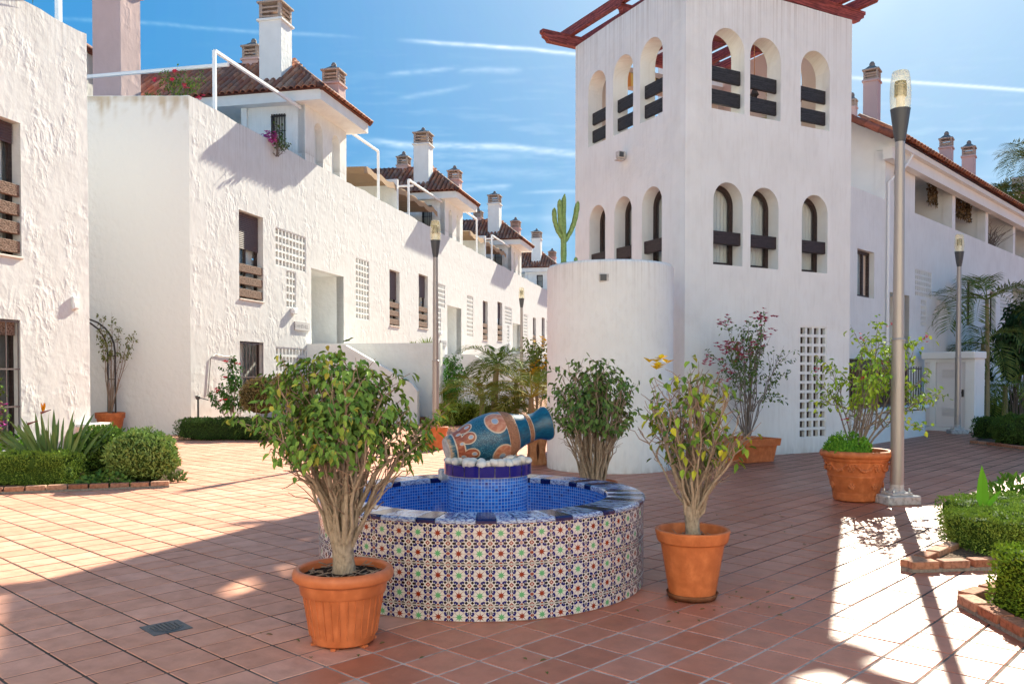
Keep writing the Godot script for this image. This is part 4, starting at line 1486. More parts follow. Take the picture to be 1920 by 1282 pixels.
func lattice_at(o: Node3D, h: Dictionary, cols: int, rows: int, xf: Transform3D) -> void:
	lattice(o, h, cols, rows, mats["inside"], 0.075)
	var l: Node3D = o.get_child(o.get_child_count() - 1)
	l.transform = xf

# a timber beam whose ends are cut to a stepped curve
func beam(m: MB, a: Vector3, b: Vector3, w: float, h: float) -> void:
	var d := (b - a)
	var l := d.length()
	d = d.normalized()
	var s := d.cross(Vector3.UP).normalized() * (w / 2)
	var e := h * 0.75
	var prof := [Vector2(0, h), Vector2(0, h * 0.72), Vector2(e * 0.25, h * 0.62), Vector2(e * 0.3, h * 0.4), Vector2(e * 0.75, h * 0.25), Vector2(e, 0), Vector2(l - e, 0), Vector2(l - e * 0.75, h * 0.25), Vector2(l - e * 0.3, h * 0.4), Vector2(l - e * 0.25, h * 0.62), Vector2(l, h * 0.72), Vector2(l, h)]
	var n := prof.size()
	for i in n:
		var p: Vector2 = prof[i]
		var q: Vector2 = prof[(i + 1) % n]
		var pa := a + d * p.x + Vector3.UP * p.y
		var qa := a + d * q.x + Vector3.UP * q.y
		m.quad(pa + s, qa + s, qa - s, pa - s)
	var mid := a + d * (l / 2) + Vector3.UP * h * 0.8
	for i in n:
		var pa: Vector3 = a + d * prof[i].x + Vector3.UP * prof[i].y
		var qa: Vector3 = a + d * prof[(i + 1) % n].x + Vector3.UP * prof[(i + 1) % n].y
		m.tri(mid + s, pa + s, qa + s)
		m.tri(mid - s, qa - s, pa - s)

func flood(label: String, p: Vector3, turn: float) -> void:
	var o := thing("floodlight", label, "floodlight", at(p, turn))
	var m := MB.new()
	m.cbox(Vector3(0, 0, 0.02), Vector3(0.18, 0.14, 0.12), 0.015)
	m.box(Vector3(0, -0.09, -0.02), Vector3(0.16, 0.02, 0.14))
	part(o, "housing", m, mats["concrete"])
	var f := MB.new()
	f.box(Vector3(-0.02, 0, 0.083), Vector3(0.1, 0.1, 0.006))
	part(o, "lens", f, mats["dark metal"])

# ---------------------------------------------------------------- the long house on the right
func right_house() -> void:
	var end := tower_right * Vector3(RIGHT_W, 0, -1.2)
	right_face = facade(Vector3(end.x, 0, end.z), Vector2(0.925, 1))
	var xf := right_face
	var o := thing("apartment_house", "long white house with an open balcony floor under red roof tiles", "house", xf)
	var eave := fp(xf, 1760, 300, 0.46).y
	var par := fp(xf, 1716, 399).y
	var x_full := fp(xf, 1660, 400).x
	var win := opening(xf, 1608.4, 465, 554.6, 1640)
	var door := opening(xf, 1668, 547, 760, 1705)
	door.y0 = 1.2
	var tl := opening(xf, 1717, 503, 554.6, 1747)
	var ts := opening(xf, 1727.5, 561, 612, 1737.5)
	var sm := opening(xf, 1677, 318, 366, 1686)
	var w3 := opening(xf, 1814, 525, 610, 1827)
	var w4 := opening(xf, 1857, 545, 622, 1868)
	var l2 := opening(xf, 1877, 552, 592, 1896)
	var d2 := opening(xf, 1900, 538, 640, 1921)
	var gr := opening(xf, 1590, 672, 768, 1720)
	gr.x0 = maxf(gr.x0, 0.15)
	var top := eave - 0.16
	var lo := [fp(xf, 1716, 400).x, fp(xf, 1786, 430).x]
	var logs := []
	var step: float = fp(xf, 1792, 420).x - lo[0]
	for i in 6:
		logs.append({"x0": lo[0] + i * step, "x1": lo[0] + i * step + step - 0.34, "y0": par, "y1": fp(xf, 1716, 305).y})
	var length: float = lo[0] + 6 * step + 0.5
	var mb := MB.new()
	wall(mb, -1.5, x_full, 0.0, par + 0.02, [win, gr], 0.28, 0.0, 0.006)
	part(o, "front_wall", mb, mats["smooth plaster"])
	var mb2 := MB.new()
	wall(mb2, x_full, length, 0.0, top, [door, tl, ts, sm, w3, w4, l2, d2] + logs, 0.28, 0.0)
	part(o, "front_wall", mb2, mats["smooth plaster"])
	# gable end above the terrace, its verge rising with the roof
	var inv := xf.affine_inverse()
	var eye := inv * EYE
	var x_v := fp(xf, 1673, 248, 0.46).x
	var on_gable := func(px: float, py: float) -> Vector3:
		var r := inv.basis * ray(px, py)
		return eye + r * ((x_v - eye.x) / r.x)
	var v1: Vector3 = on_gable.call(1594, 215)
	var grade: float = clampf((v1.y - eave) / (0.46 - v1.z), 0.12, 0.6)
	var slope_y := func(z: float) -> float: return top + 0.1 + (0.46 - z) * grade
	var up_ := MB.new()
	var zb := -7.0
	up_.quad(Vector3(x_full, par - 1, zb), Vector3(x_full, par - 1, -0.285), Vector3(x_full, slope_y.call(-0.285), -0.285), Vector3(x_full, slope_y.call(zb), zb))
	up_.quad(Vector3(x_full + 0.25, par - 1, -0.285), Vector3(x_full + 0.25, par - 1, zb), Vector3(x_full + 0.25, slope_y.call(zb), zb), Vector3(x_full + 0.25, slope_y.call(-0.285), -0.285))
	up_.quad(Vector3(x_full, top + 0.002, -0.285), Vector3(x_full, top + 0.002, 0.3), Vector3(x_full, slope_y.call(0.3), 0.3), Vector3(x_full, slope_y.call(-0.285), -0.285))
	part(o, "gable_wall", up_, mats["plain plaster"])
	var rest := MB.new()
	rest.box(Vector3(length / 2 - 0.6, par - 0.75, -2.0), Vector3(length + 1.4, 0.2, 3.4))
	var soffit: float = logs[0].y1 + 0.08
	rest.box(Vector3((x_full + length) / 2, soffit, -1.35), Vector3(length - x_full - 0.3, 0.1, 2.1))
	rest.box(Vector3((x_full + length) / 2, (par + soffit) / 2 - 0.4, -2.3), Vector3(length - x_full - 0.3, soffit - par + 1.0, 0.2))
	for i in 7:
		rest.box(Vector3(lo[0] - 0.17 + i * step, (par + soffit) / 2 - 0.3, -1.2), Vector3(0.28, soffit - par + 0.55, 2.0))
	rest.box(Vector3(length / 2 + 2.5, top / 2 - 1, -7.0), Vector3(length - 4, top - 2, 0.25))
	part(o, "body", rest, mats["plain plaster"])
	# eaves, gutter board and tiles
	var ev := MB.new()
	ev.box(Vector3((x_full + length) / 2, top + 0.06, 0.1), Vector3(length - x_full + 0.1, 0.14, 0.62))
	ev.box(Vector3((x_full + length) / 2 - 0.1, top - 0.16, 0.14), Vector3(length - x_full + 0.3, 0.3, 0.24))
	part(o, "eaves", ev, mats["plain plaster"])
	var rf := MB.new()
	rf.col = Color(0.22, 0.075, 0.05)
	var run := 5.2
	var sl := Vector3(0, grade, -1).normalized()
	var e0 := Vector3(x_v, top + 0.14, 0.46)
	rf.quad(e0, Vector3(length, top + 0.14, 0.46), Vector3(length, top + 0.14 + run * grade, 0.46 - run), e0 + Vector3(0, run * grade, -run))
	var roof := part(o, "roof", rf, mats["roof tile"])
	barrel_tiles(roof, e0 + Vector3(0, 0.02, 0.04), Vector3(1, 0, 0), sl, length - x_v, 0.8, func(_p): return true, 60, 0.25, 0.36)
	var vg := MB.new()
	for i in 22:
		vg.col = Color(0.36, 0.12, 0.08) if i % 2 else Color(0.24, 0.09, 0.06)
		var a := Vector3(x_v + 0.02, top + 0.1, 0.5).lerp(Vector3(x_v + 0.02, top + 0.1 + 7.5 * grade, -7.0), i / 22.0)
		var b := Vector3(x_v + 0.02, top + 0.1, 0.5).lerp(Vector3(x_v + 0.02, top + 0.1 + 7.5 * grade, -7.0), (i + 1.1) / 22.0)
		vg.tube([a, b], [0.1, 0.085], 8)
	part(roof, "verge_tiles", vg, mats["roof tile"], Transform3D(), "stuff")
	# chimneys standing on the roof
	for e in [[1635, 232, 124, 29, -4.0], [1775, 310, 254, 24, -3.6], [1817, 335, 270, 24, -3.4], [1598, 236, 184, 18, -6.5]]:
		var b := fp(xf, e[0], e[1], e[4])
		var t := fp(xf, e[0], e[2], e[4])
		var w: float = e[3] / FOCAL * -(xf * b).z * 0.9
		chimney(o, Vector3(b.x, b.y - 2.5, e[4]), w, t.y - b.y + 2.5 - w * 1.1, mats["pink plaster"], 0.15)
	# openings
	win_brown(o, win)
	for h in [w3, w4]:
		var w := part(o, "window", frame_ring(h, 0.06, -0.14, 0.06), mats["brown wood"])
		part(w, "shutter", sheet({"x0": h.x0, "x1": h.x1, "y0": h.y1 - (h.y1 - h.y0) * (1.0 if h == w3 else 0.35), "y1": h.y1}, 0.03, -0.16), mats["shutter"])
		part(w, "pane", sheet(h, 0.05, -0.2), mats["pane"])
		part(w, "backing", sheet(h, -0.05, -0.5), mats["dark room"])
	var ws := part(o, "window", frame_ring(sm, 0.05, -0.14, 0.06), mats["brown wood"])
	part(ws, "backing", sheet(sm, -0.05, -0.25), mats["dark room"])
	lattice(o, tl, 9, 5, mats["lattice shade"])
	lattice(o, ts, 3, 5, mats["lattice shade"])
	lattice(o, l2, 8, 6, mats["lattice shade"])
	recess(o, "doorway", door, 1.4, mats["plain plaster"])
	recess(o, "doorway", d2, 1.4, mats["plain plaster"])
	# drain pipe
	var dp := MB.new()
	var px := x_full + 0.1
	dp.tube([Vector3(px + 0.75, top - 0.05, 0.4), Vector3(px + 0.65, top - 0.3, 0.3), Vector3(px, top - 0.85, 0.06), Vector3(px, 0.05, 0.06)], [0.04, 0.04, 0.04, 0.04], 8)
	part(o, "drain_pipe", dp, mats["white paint"])
	# barred ground floor window behind a low wall, reed matting tied to its bars
	var wn := part(o, "window", frame_ring(gr, 0.06, -0.12, 0.06), mats["brown wood"])
	part(wn, "pane", sheet(gr, 0.05, -0.18), mats["pane"])
	part(wn, "backing", sheet(gr, -0.05, -0.5), mats["dark room"])
	var z := 0.95
	var s0 := fp(xf, 1598, 768, z)
	var s1 := fp(xf, 1736, 762, z)
	var lwall := MB.new()
	lwall.box(Vector3((s0.x + s1.x) / 2, s1.y / 2 - 0.04, z - 0.12), Vector3(s1.x - s0.x, s1.y - 0.08, 0.24))
	lwall.box(Vector3(s1.x - 0.12, s1.y / 2 - 0.04, z / 2 - 0.12), Vector3(0.24, s1.y - 0.08, z - 0.26))
	lwall.cbox(Vector3((s0.x + s1.x) / 2 + 0.02, s1.y, z - 0.1), Vector3(s1.x - s0.x + 0.14, 0.1, 0.34), 0.02)
	part(o, "low_wall", lwall, mats["plain plaster"])
	var bars := MB.new()
	var ytop := fp(xf, 1736, 690, z).y
	for i in 26:
		var bx := lerpf(s0.x + 0.05, s1.x - 0.05, i / 25.0)
		bars.box(Vector3(bx, (s1.y + ytop) / 2 + 0.04, z - 0.1), Vector3(0.018, ytop - s1.y, 0.018))
	for f in [0.05, 0.5, 0.98]:
		bars.box(Vector3((s0.x + s1.x) / 2, lerpf(s1.y + 0.06, ytop, f), z - 0.1), Vector3(s1.x - s0.x, 0.03, 0.02))
	part(o, "railing", bars, mats["iron"])
	var rd := MB.new()
	var xe := fp(xf, 1712, 700, z).x
	var x := s0.x + 0.05
	while x < xe:
		rd.col = Color(0.1, 0.065, 0.045).lerp(Color(0.2, 0.13, 0.09), rng.randf())
		rd.tube([Vector3(x, s1.y + 0.07, z - 0.13 - rng.randf() * 0.01), Vector3(x + rng.randfn(0, 0.006), ytop - 0.02 + rng.randfn(0, 0.02), z - 0.13)], [0.011, 0.009], 4, false)
		x += 0.017
	part(o, "reed_matting", rd, mats["reed"], Transform3D(), "stuff")
	# woven screens and bare twigs in the balconies
	var sc := MB.new()
	for e in [[1, 0.1, logs[1].x1 - logs[1].x0 - 0.3, 1100], [0, (logs[0].x1 - logs[0].x0) * 0.72, (logs[0].x1 - logs[0].x0) * 0.26, 260]]:
		var x0: float = logs[e[0]].x0
		for i in e[3]:
			sc.col = Color(0.05, 0.035, 0.025).lerp(Color(0.24, 0.18, 0.1), rng.randf())
			var p := Vector3(x0 + e[1] + rng.randf() * e[2], logs[0].y1 - 0.08 - rng.randf() * 0.6, -0.42 - rng.randf() * 0.05)
			sc.leaf(p, Vector3(rng.randfn(), rng.randfn(), 0.2).normalized(), Vector3(0, 0, 1), 0.13, 0.08, sc.col)
	var scr := part(o, "woven_screen", sc, mats["reed"], Transform3D(), "stuff")
	var tw := MB.new()
	for i in 60:
		var p := Vector3(logs[2].x0 + 1.2 + rng.randfn(0, 0.3), par - 0.1, -0.2)
		var pts := [p]
		var rad := [0.012]
		var d := Vector3(rng.randfn(0, 0.5), 1, rng.randfn(0, 0.2))
		for k in 5:
			d += Vector3(rng.randfn(0, 0.4), -0.1, rng.randfn(0, 0.2))
			p += d.normalized() * 0.22
			pts.append(p); rad.append(0.012 - 0.002 * k)
		tw.tube(pts, rad, 4, false)
	part(o, "bare_creeper", tw, mats["grey twig"], Transform3D(), "stuff")
	utility_hut()

func win_brown(o: Node3D, h: Dictionary) -> void:
	var w := part(o, "window", frame_ring(h, 0.07, -0.13, 0.07), mats["brown wood"])
	var b := MB.new()
	b.box(Vector3(lerpf(h.x0, h.x1, 0.62), (h.y0 + h.y1) / 2, -0.16), Vector3(0.09, h.y1 - h.y0 - 0.1, 0.05))
	part(w, "mullion", b, mats["brown wood"])
	part(w, "pane", sheet(h, 0.06, -0.18), mats["pane"])
	var c := MB.new()
	c.quad(Vector3(h.x0 + 0.1, h.y0, -0.24), Vector3(h.x1 - 0.1, h.y0, -0.24), Vector3(h.x1 - 0.1, h.y1, -0.24), Vector3(h.x0 + 0.1, h.y1, -0.24))
	part(w, "curtain", c, mats["curtain"])

func utility_hut() -> void:
	var a := gnd(1733, 806)
	var b := gnd(1827, 811)
	a.y = 0; b.y = 0
	var xf := facade(a, Vector2(b.x - a.x, -(b.z - a.z)))
	var o := thing("utility_hut", "white utility hut with a flat cornice and louvred white doors", "utility hut", xf)
	var w := a.distance_to(b)
	var h := fp(xf, 1790, 672).y
	var door := {"x0": fp(xf, 1754, 750).x, "x1": fp(xf, 1810, 750).x, "y0": fp(xf, 1780, 801).y, "y1": fp(xf, 1780, 679).y}
	var d2 := {"x0": 0.02, "x1": fp(xf, 1744, 750).x, "y0": door.y0, "y1": door.y1}
	var m := MB.new()
	wall(m, 0.0, w, 0, h, [door, d2], 0.12)
	m.box(Vector3(w - 0.1, h / 2, -0.36), Vector3(0.2, h, 0.46))
	m.box(Vector3(w / 2, h - 0.06, -0.36), Vector3(w - 0.42, 0.12, 0.46))
	part(o, "walls", m, mats["plain plaster"])
	var c := MB.new()
	c.cbox(Vector3(w / 2, h + 0.09, -0.25), Vector3(w + 0.1, 0.2, 0.7), 0.02)
	part(o, "cornice", c, mats["plain plaster"])
	for d in [door, d2]:
		var p := MB.new()
		p.cbox(Vector3((d.x0 + d.x1) / 2, (d.y0 + d.y1) / 2, -0.06), Vector3(d.x1 - d.x0 - 0.02, d.y1 - d.y0 - 0.02, 0.04), 0.004)
		var dn := part(o, "door", p, mats["door paint"])
		if d == door:
			for yy in [door.y1 - 0.42, door.y0 + 0.32]:
				for k in 7:
					var s := MB.new()
					s.box(Vector3(door.x0 + 0.36, yy + k * 0.035, -0.033), Vector3(0.36, 0.012, 0.018), Basis(Vector3.RIGHT, 0.5))
					part(dn, "louvre", s, mats["door paint"])
			var hd := MB.new()
			hd.cbox(Vector3(door.x1 - 0.07, door.y0 + 0.95, -0.02), Vector3(0.05, 0.2, 0.03), 0.006)
			hd.cbox(Vector3(door.x1 - 0.13, door.y0 + 0.97, 0.03), Vector3(0.16, 0.03, 0.03), 0.006)
			part(dn, "handle", hd, mats["iron"])
	# short stair wall beside it
	var sx := facade(gnd(1840, 806), Vector2(0.3, 1.0))
	var st := thing("stair_wall", "low white stair wall with a rounded top beside the utility hut", "stair wall", sx)
	var sm := MB.new()
	var hh := fp(sx, 1842, 720).y
	wall(sm, 0, 1.5, 0, hh, [], 0.2)
	sm.tube([Vector3(0, hh, -0.1), Vector3(1.5, hh, -0.1)], [0.11, 0.11], 10)
	part(st, "wall", sm, mats["plain plaster"])
	var sp := MB.new()
	sp.cbox(Vector3(0.0, 0.1, 0.4), Vector3(0.5, 0.2, 0.7), 0.01)
	part(st, "step", sp, mats["old clay"])

# unseen house behind the camera, placed to bounce sunlight onto the shaded walls
func unseen_opposite_house() -> void:
	var xf := Transform3D(Basis(Vector3(-1, 0, 0), Vector3.UP, Vector3(0, 0, -1)), Vector3(17, 0, 7.0))
	var o := thing("unseen_house", "unseen white three storey house behind the camera, placed to bounce sunlight onto the shaded tower", "house", xf)
	var holes := []
	for i in 8:
		holes.append({"x0": 2.0 + i * 4.0, "x1": 3.3 + i * 4.0, "y0": 1.0, "y1": 3.0})
		holes.append({"x0": 2.0 + i * 4.0, "x1": 3.3 + i * 4.0, "y0": 4.4, "y1": 6.4})
		holes.append({"x0": 2.0 + i * 4.0, "x1": 3.3 + i * 4.0, "y0": 7.6, "y1": 9.5})
	var mb := MB.new()
	wall(mb, 0, 34, 0, 11.2, holes, 0.28, 0, 0.02)
	part(o, "front_wall", mb, mats["smooth plaster"])
	var rest := MB.new()
	rest.box(Vector3(17, 10.2, -4.3), Vector3(33.6, 0.2, 7.8))
	rest.box(Vector3(0.15, 5.3, -4.3), Vector3(0.26, 10.6, 8.0))
	rest.box(Vector3(33.85, 5.3, -4.3), Vector3(0.26, 10.6, 8.0))
	rest.box(Vector3(17, 5.3, -8.4), Vector3(33.4, 10.6, 0.26))
	part(o, "body", rest, mats["plain plaster"])
	for h in holes:
		rail_window(o, h, 2, 0.3)

# ---------------------------------------------------------------- the fountain
const F_R := 1.26
const F_H := 0.655

func arc_tile(r0: float, r1: float, y0: float, y1: float, a0: float, a1: float, n: int, inside := false) -> MB:
	# a piece of curved wall between two angles, front at r1, with small rounded edges
	var m := MB.new()
	var e := 0.0035
	for i in n:
		var ta := float(i) / n
		var tb := float(i + 1) / n
		var a: float = lerpf(a0, a1, ta)
		var b := lerpf(a0, a1, tb)
		var p := func(t: float, r: float, y: float) -> Vector3: return Vector3(cos(t) * r, y, sin(t) * r)
		var na := Vector3(cos(a), 0, sin(a))
		var nb := Vector3(cos(b), 0, sin(b))
		var q := [p.call(b, r1, y0 + e), p.call(a, r1, y0 + e), p.call(a, r1, y1 - e), p.call(b, r1, y1 - e)]
		var k := m.v.size()
		m.vert(q[0], nb, Vector2(1 - tb, 1)); m.vert(q[1], na, Vector2(1 - ta, 1)); m.vert(q[2], na, Vector2(1 - ta, 0)); m.vert(q[3], nb, Vector2(1 - tb, 0))
		m.ix.append_array([k, k + 2, k + 1, k, k + 3, k + 2])
		m.quad(q[3], q[2], p.call(a, r0, y1), p.call(b, r0, y1), Vector2(0.5, 0.02), Vector2(0.5, 0.02))
		m.quad(p.call(b, r0, y0), p.call(a, r0, y0), q[1], q[0], Vector2(0.5, 0.02), Vector2(0.5, 0.02))
	return m

func fountain() -> void:
	var c := dep(904, 700, 6.71)
	c.y = 0
	var o := thing("fountain", "round fountain clad in star patterned tiles with a blue mosaic basin", "fountain", at(c))
	var ri := 0.985
	var cols := 29
	var base := MB.new()
	base.lathe([Vector2(F_R - 0.012, 0), Vector2(F_R - 0.012, F_H - 0.02), Vector2(F_R - 0.012, F_H - 0.02), Vector2(ri + 0.012, F_H - 0.02)], 87)
	var bw := part(o, "basin", base, mats["concrete"])
	# printed tiles: two whole courses and a cut one at the bottom
	var step := TAU / cols
	var th := 0.272
	for row in 3:
		var y1 := F_H - 0.012 - row * th
		var y0 := maxf(y1 - th + 0.003, 0.002)
		var m := arc_tile(F_R - 0.013, F_R, y0, y1, 0.0, step - 0.0022, 3)
		if row == 2:
			var cut := (y1 - y0) / th
			for i in m.uv.size():
				m.uv[i].y *= cut
		var me := m.mesh()
		for i in cols:
			part(bw, "wall_tile", me, mats["star tile"], Transform3D(Basis(Vector3.UP, i * step + 0.02 + 0.0015 * row) , Vector3(0, 0, rng.randfn(0, 0.0004))))
	# rim tiles, patterned and dark by turns
	var nr := 60
	var rs := TAU / nr
	var kinds := []
	for kd in 4:
		var m := MB.new()
		var u0: float = [0.02, 0.24, 0.52, 0.74][kd]
		for i in 2:
			var a := rs * i / 2.0
			var b := rs * (i + 1) / 2.0 - (0.0035 if i == 1 else 0.0)
			var q := func(t: float, r: float, y: float) -> Vector3: return Vector3(cos(t) * r, y, sin(t) * r)
			var us := u0 + 0.1 * i
			var prof := [Vector2(ri - 0.008, F_H - 0.03), Vector2(ri - 0.008, F_H + 0.002), Vector2(ri + 0.004, F_H + 0.012), Vector2(F_R - 0.004, F_H + 0.012), Vector2(F_R + 0.012, F_H + 0.0), Vector2(F_R + 0.012, F_H - 0.018)]
			for s in 5:
				m.quad(q.call(b, prof[s].x, prof[s].y), q.call(a, prof[s].x, prof[s].y), q.call(a, prof[s + 1].x, prof[s + 1].y), q.call(b, prof[s + 1].x, prof[s + 1].y), Vector2(us, 0.2 * s), Vector2(us + 0.1, 0.2 * s + 0.2))
		kinds.append(m.mesh())
	for i in nr:
		var kd: int = [0, 2, 1, 0, 1, 3, 0, 2, 0, 1, 2, 1][(i + (i / 12) * 5) % 12]
		part(bw, "rim_tile", kinds[kd], mats["rim tile"], Transform3D(Basis(Vector3.UP, i * rs), Vector3(0, rng.randfn(0, 0.0008), 0)))
	var inn := MB.new()
	mosaic_ring(inn, ri, 0.16, F_H - 0.028, 240, true)
	mosaic_disc(inn, 0.16, ri)
	part(o, "basin_lining", inn, mats["mosaic"], Transform3D(), "stuff")
	var wt := MB.new()
	var pts := []
	for i in 64:
		pts.append(Vector3(cos(-TAU * i / 64) * (ri - 0.003), 0.40, sin(-TAU * i / 64) * (ri - 0.003)))
	wt.fan(pts)
	part(o, "water", wt, mats["water"])
	# pedestal
	var pc := Vector3(0.045, 0, 0.05)
	var pd := MB.new()
	mosaic_ring(pd, 0.312, 0.16, 0.815, 78, false)
	var ped := part(o, "pedestal", pd, mats["mosaic"], at(pc), "stuff")
	var cap := MB.new()
	cap.lathe([Vector2(0.30, 0.815), Vector2(0.32, 0.815), Vector2(0.32, 0.89), Vector2(0.32, 0.89), Vector2(0.0, 0.895)], 40)
	part(ped, "cap_bed", cap, mats["concrete"])
	for i in 18:
		var m := arc_tile(0.318, 0.34, 0.82, 0.908, 0.0, TAU / 18 - 0.022, 3)
		part(ped, "cap_tile", m, mats["navy glaze"], Transform3D(Basis(Vector3.UP, TAU * i / 18.0), Vector3.ZERO))
	# white pebbles heaped round the jug
	var kinds2 := []
	for k in 5:
		var m := MB.new()
		m.col = Color(0.74, 0.71, 0.66).lerp(Color(0.6, 0.56, 0.5), k / 6.0)
		var pr := []
		for i in 9:
			var a := -PI / 2 + PI * i / 8.0
			pr.append(Vector2(maxf(cos(a), 0.0) * (1.0 + 0.08 * sin(i * 2.0 + k)), sin(a) * (0.62 + 0.06 * k)))
		m.lathe(pr, 12, Vector3.ZERO, 1.0, 0.07)
		kinds2.append(m.mesh())
	for i in 84:
		var r := rng.randf_range(0.16, 0.27) if i > 44 else rng.randf_range(0.265, 0.312)
		var a := rng.randf() * TAU
		var s := rng.randf_range(0.026, 0.044)
		var p := c + pc + Vector3(cos(a) * r, 0.905 + s * 0.45 + 0.03 * maxf(0, 1 - r / 0.33) * rng.randf(), sin(a) * r)
		var pb := part(self, numbered("pebble"), kinds2[i % 5], mats["pebble"], Transform3D(Basis.from_euler(Vector3(rng.randfn(0, 0.4), rng.randf() * 6, rng.randfn(0, 0.4))).scaled(Vector3.ONE * s), p))
		pb.set_meta("label", "white pebble heaped round the blue jug on the fountain pedestal"); pb.set_meta("category", "pebble"); pb.set_meta("group", "pebbles on the fountain pedestal")
	jug(c + pc)
	# small block on the far rim
	var sb := MB.new()
	sb.cbox(Vector3.ZERO, Vector3(0.075, 0.1, 0.08), 0.012)
	var bp := dep(831, 880, 7.45)
	var blk := part(self, numbered("stone_block"), sb, mats["concrete"], at(Vector3(bp.x, F_H + 0.063, bp.z), 0.4))
	blk.set_meta("label", "small grey stone block on the fountain's far rim left of the pedestal"); blk.set_meta("category", "stone block")

func mosaic_ring(m: MB, r: float, y0: float, y1: float, count: int, inside: bool) -> void:
	var tile := TAU * r / count
	var rows := (y1 - y0) / tile
	for i in count:
		var a := TAU * i / count
		var b := TAU * (i + 1) / count
		var na := Vector3(cos(a), 0, sin(a))
		var nb := Vector3(cos(b), 0, sin(b))
		var s := -1.0 if inside else 1.0
		var k := m.v.size()
		m.vert(Vector3(0, y0, 0) + nb * r, nb * s, Vector2((i + 1) / 16.0, rows / 16.0)); m.vert(Vector3(0, y0, 0) + na * r, na * s, Vector2(i / 16.0, rows / 16.0))
		m.vert(Vector3(0, y1, 0) + na * r, na * s, Vector2(i / 16.0, 0)); m.vert(Vector3(0, y1, 0) + nb * r, nb * s, Vector2((i + 1) / 16.0, 0))
		if inside:
			m.ix.append_array([k, k + 1, k + 2, k, k + 2, k + 3])
		else:
			m.ix.append_array([k, k + 2, k + 1, k, k + 3, k + 2])

func mosaic_disc(m: MB, y: float, r: float) -> void:
	var s := 1.0 / (0.0258 * 16)
	for i in 48:
		var a := TAU * i / 48
		var b := TAU * (i + 1) / 48
		var k := m.v.size()
		for p in [Vector2.ZERO, Vector2(cos(a), sin(a)) * r, Vector2(cos(b), sin(b)) * r]:
			m.vert(Vector3(p.x, y, p.y), Vector3.UP, p * s)
		m.ix.append_array([k, k + 1, k + 2])

func jug(c: Vector3) -> void:
	# lying on the pebbles: base to the left, mouth raised to the right
	var a := dep(838, 843, 6.62)
	var b := dep(1026, 793, 6.88)
	var d := (b - a).normalized()
	var s := d.cross(Vector3.UP).normalized()
	var basis := Basis(d.cross(s).normalized(), d, s)
	var L := a.distance_to(b)
	var o := thing("jug", "big blue glazed clay jug with rust flower bands lying on the fountain pedestal", "jug", Transform3D(basis, a))
	var prof := [[0.0, 0.096], [0.02, 0.104], [0.06, 0.108], [0.11, 0.122], [0.2, 0.152], [0.3, 0.181], [0.4, 0.196], [0.48, 0.197], [0.56, 0.184], [0.64, 0.158], [0.72, 0.131], [0.8, 0.112], [0.86, 0.106], [0.9, 0.111], [0.94, 0.124], [0.975, 0.138], [1.0, 0.135]]
	var m := MB.new()
	var seg := 72
	for i in prof.size():
		for k in seg + 1:
			var t := TAU * k / seg
			var e0: Array = prof[maxi(i - 1, 0)]
			var e1: Array = prof[mini(i + 1, prof.size() - 1)]
			var sl := Vector2((e1[0] - e0[0]) * L, e1[1] - e0[1]).normalized()
			m.vert(Vector3(cos(t) * prof[i][1], prof[i][0] * L, sin(t) * prof[i][1]), Vector3(cos(t) * sl.x, -sl.y, sin(t) * sl.x), Vector2(float(k) / seg, prof[i][0]))
	for i in prof.size() - 1:
		for k in seg:
			var p := i * (seg + 1) + k
			m.ix.append_array([p, p + 1, p + seg + 1, p + seg + 1, p + 1, p + seg + 2])
	part(o, "body", m, mats["jug glaze"])
	var bs := MB.new()
	bs.lathe([Vector2(0, -0.012), Vector2(0.085, -0.012), Vector2(0.097, 0.001)], 40)
	part(o, "base", bs, mats["concrete"])
	var mo := MB.new()
	mo.lathe([Vector2(0.135, L), Vector2(0.132, L + 0.008), Vector2(0.12, L + 0.006), Vector2(0.11, L - 0.06), Vector2(0.1, L - 0.16), Vector2(0.0, L - 0.18)], 40)
	part(o, "mouth", mo, mats["jug glaze"])
	# raised bands
	for e in [[0.545, 0.648], [0.775, 0.815]]:
		var bm := MB.new()
		var pr := []
		for i in 9:
			var v: float = lerpf(e[0], e[1], i / 8.0)
			pr.append(Vector2(profile_at(prof, v) + 0.006 - 0.006 * pow(absf(i / 4.0 - 1), 6), v * L))
		bm.lathe(pr, 60)
		part(o, "band", bm, mats["jug band"])

func profile_at(prof: Array, v: float) -> float:
	for i in prof.size() - 1:
		if v <= prof[i + 1][0]:
			return lerpf(prof[i][1], prof[i + 1][1], (v - prof[i][0]) / (prof[i + 1][0] - prof[i][0]))
	return prof[-1][1]

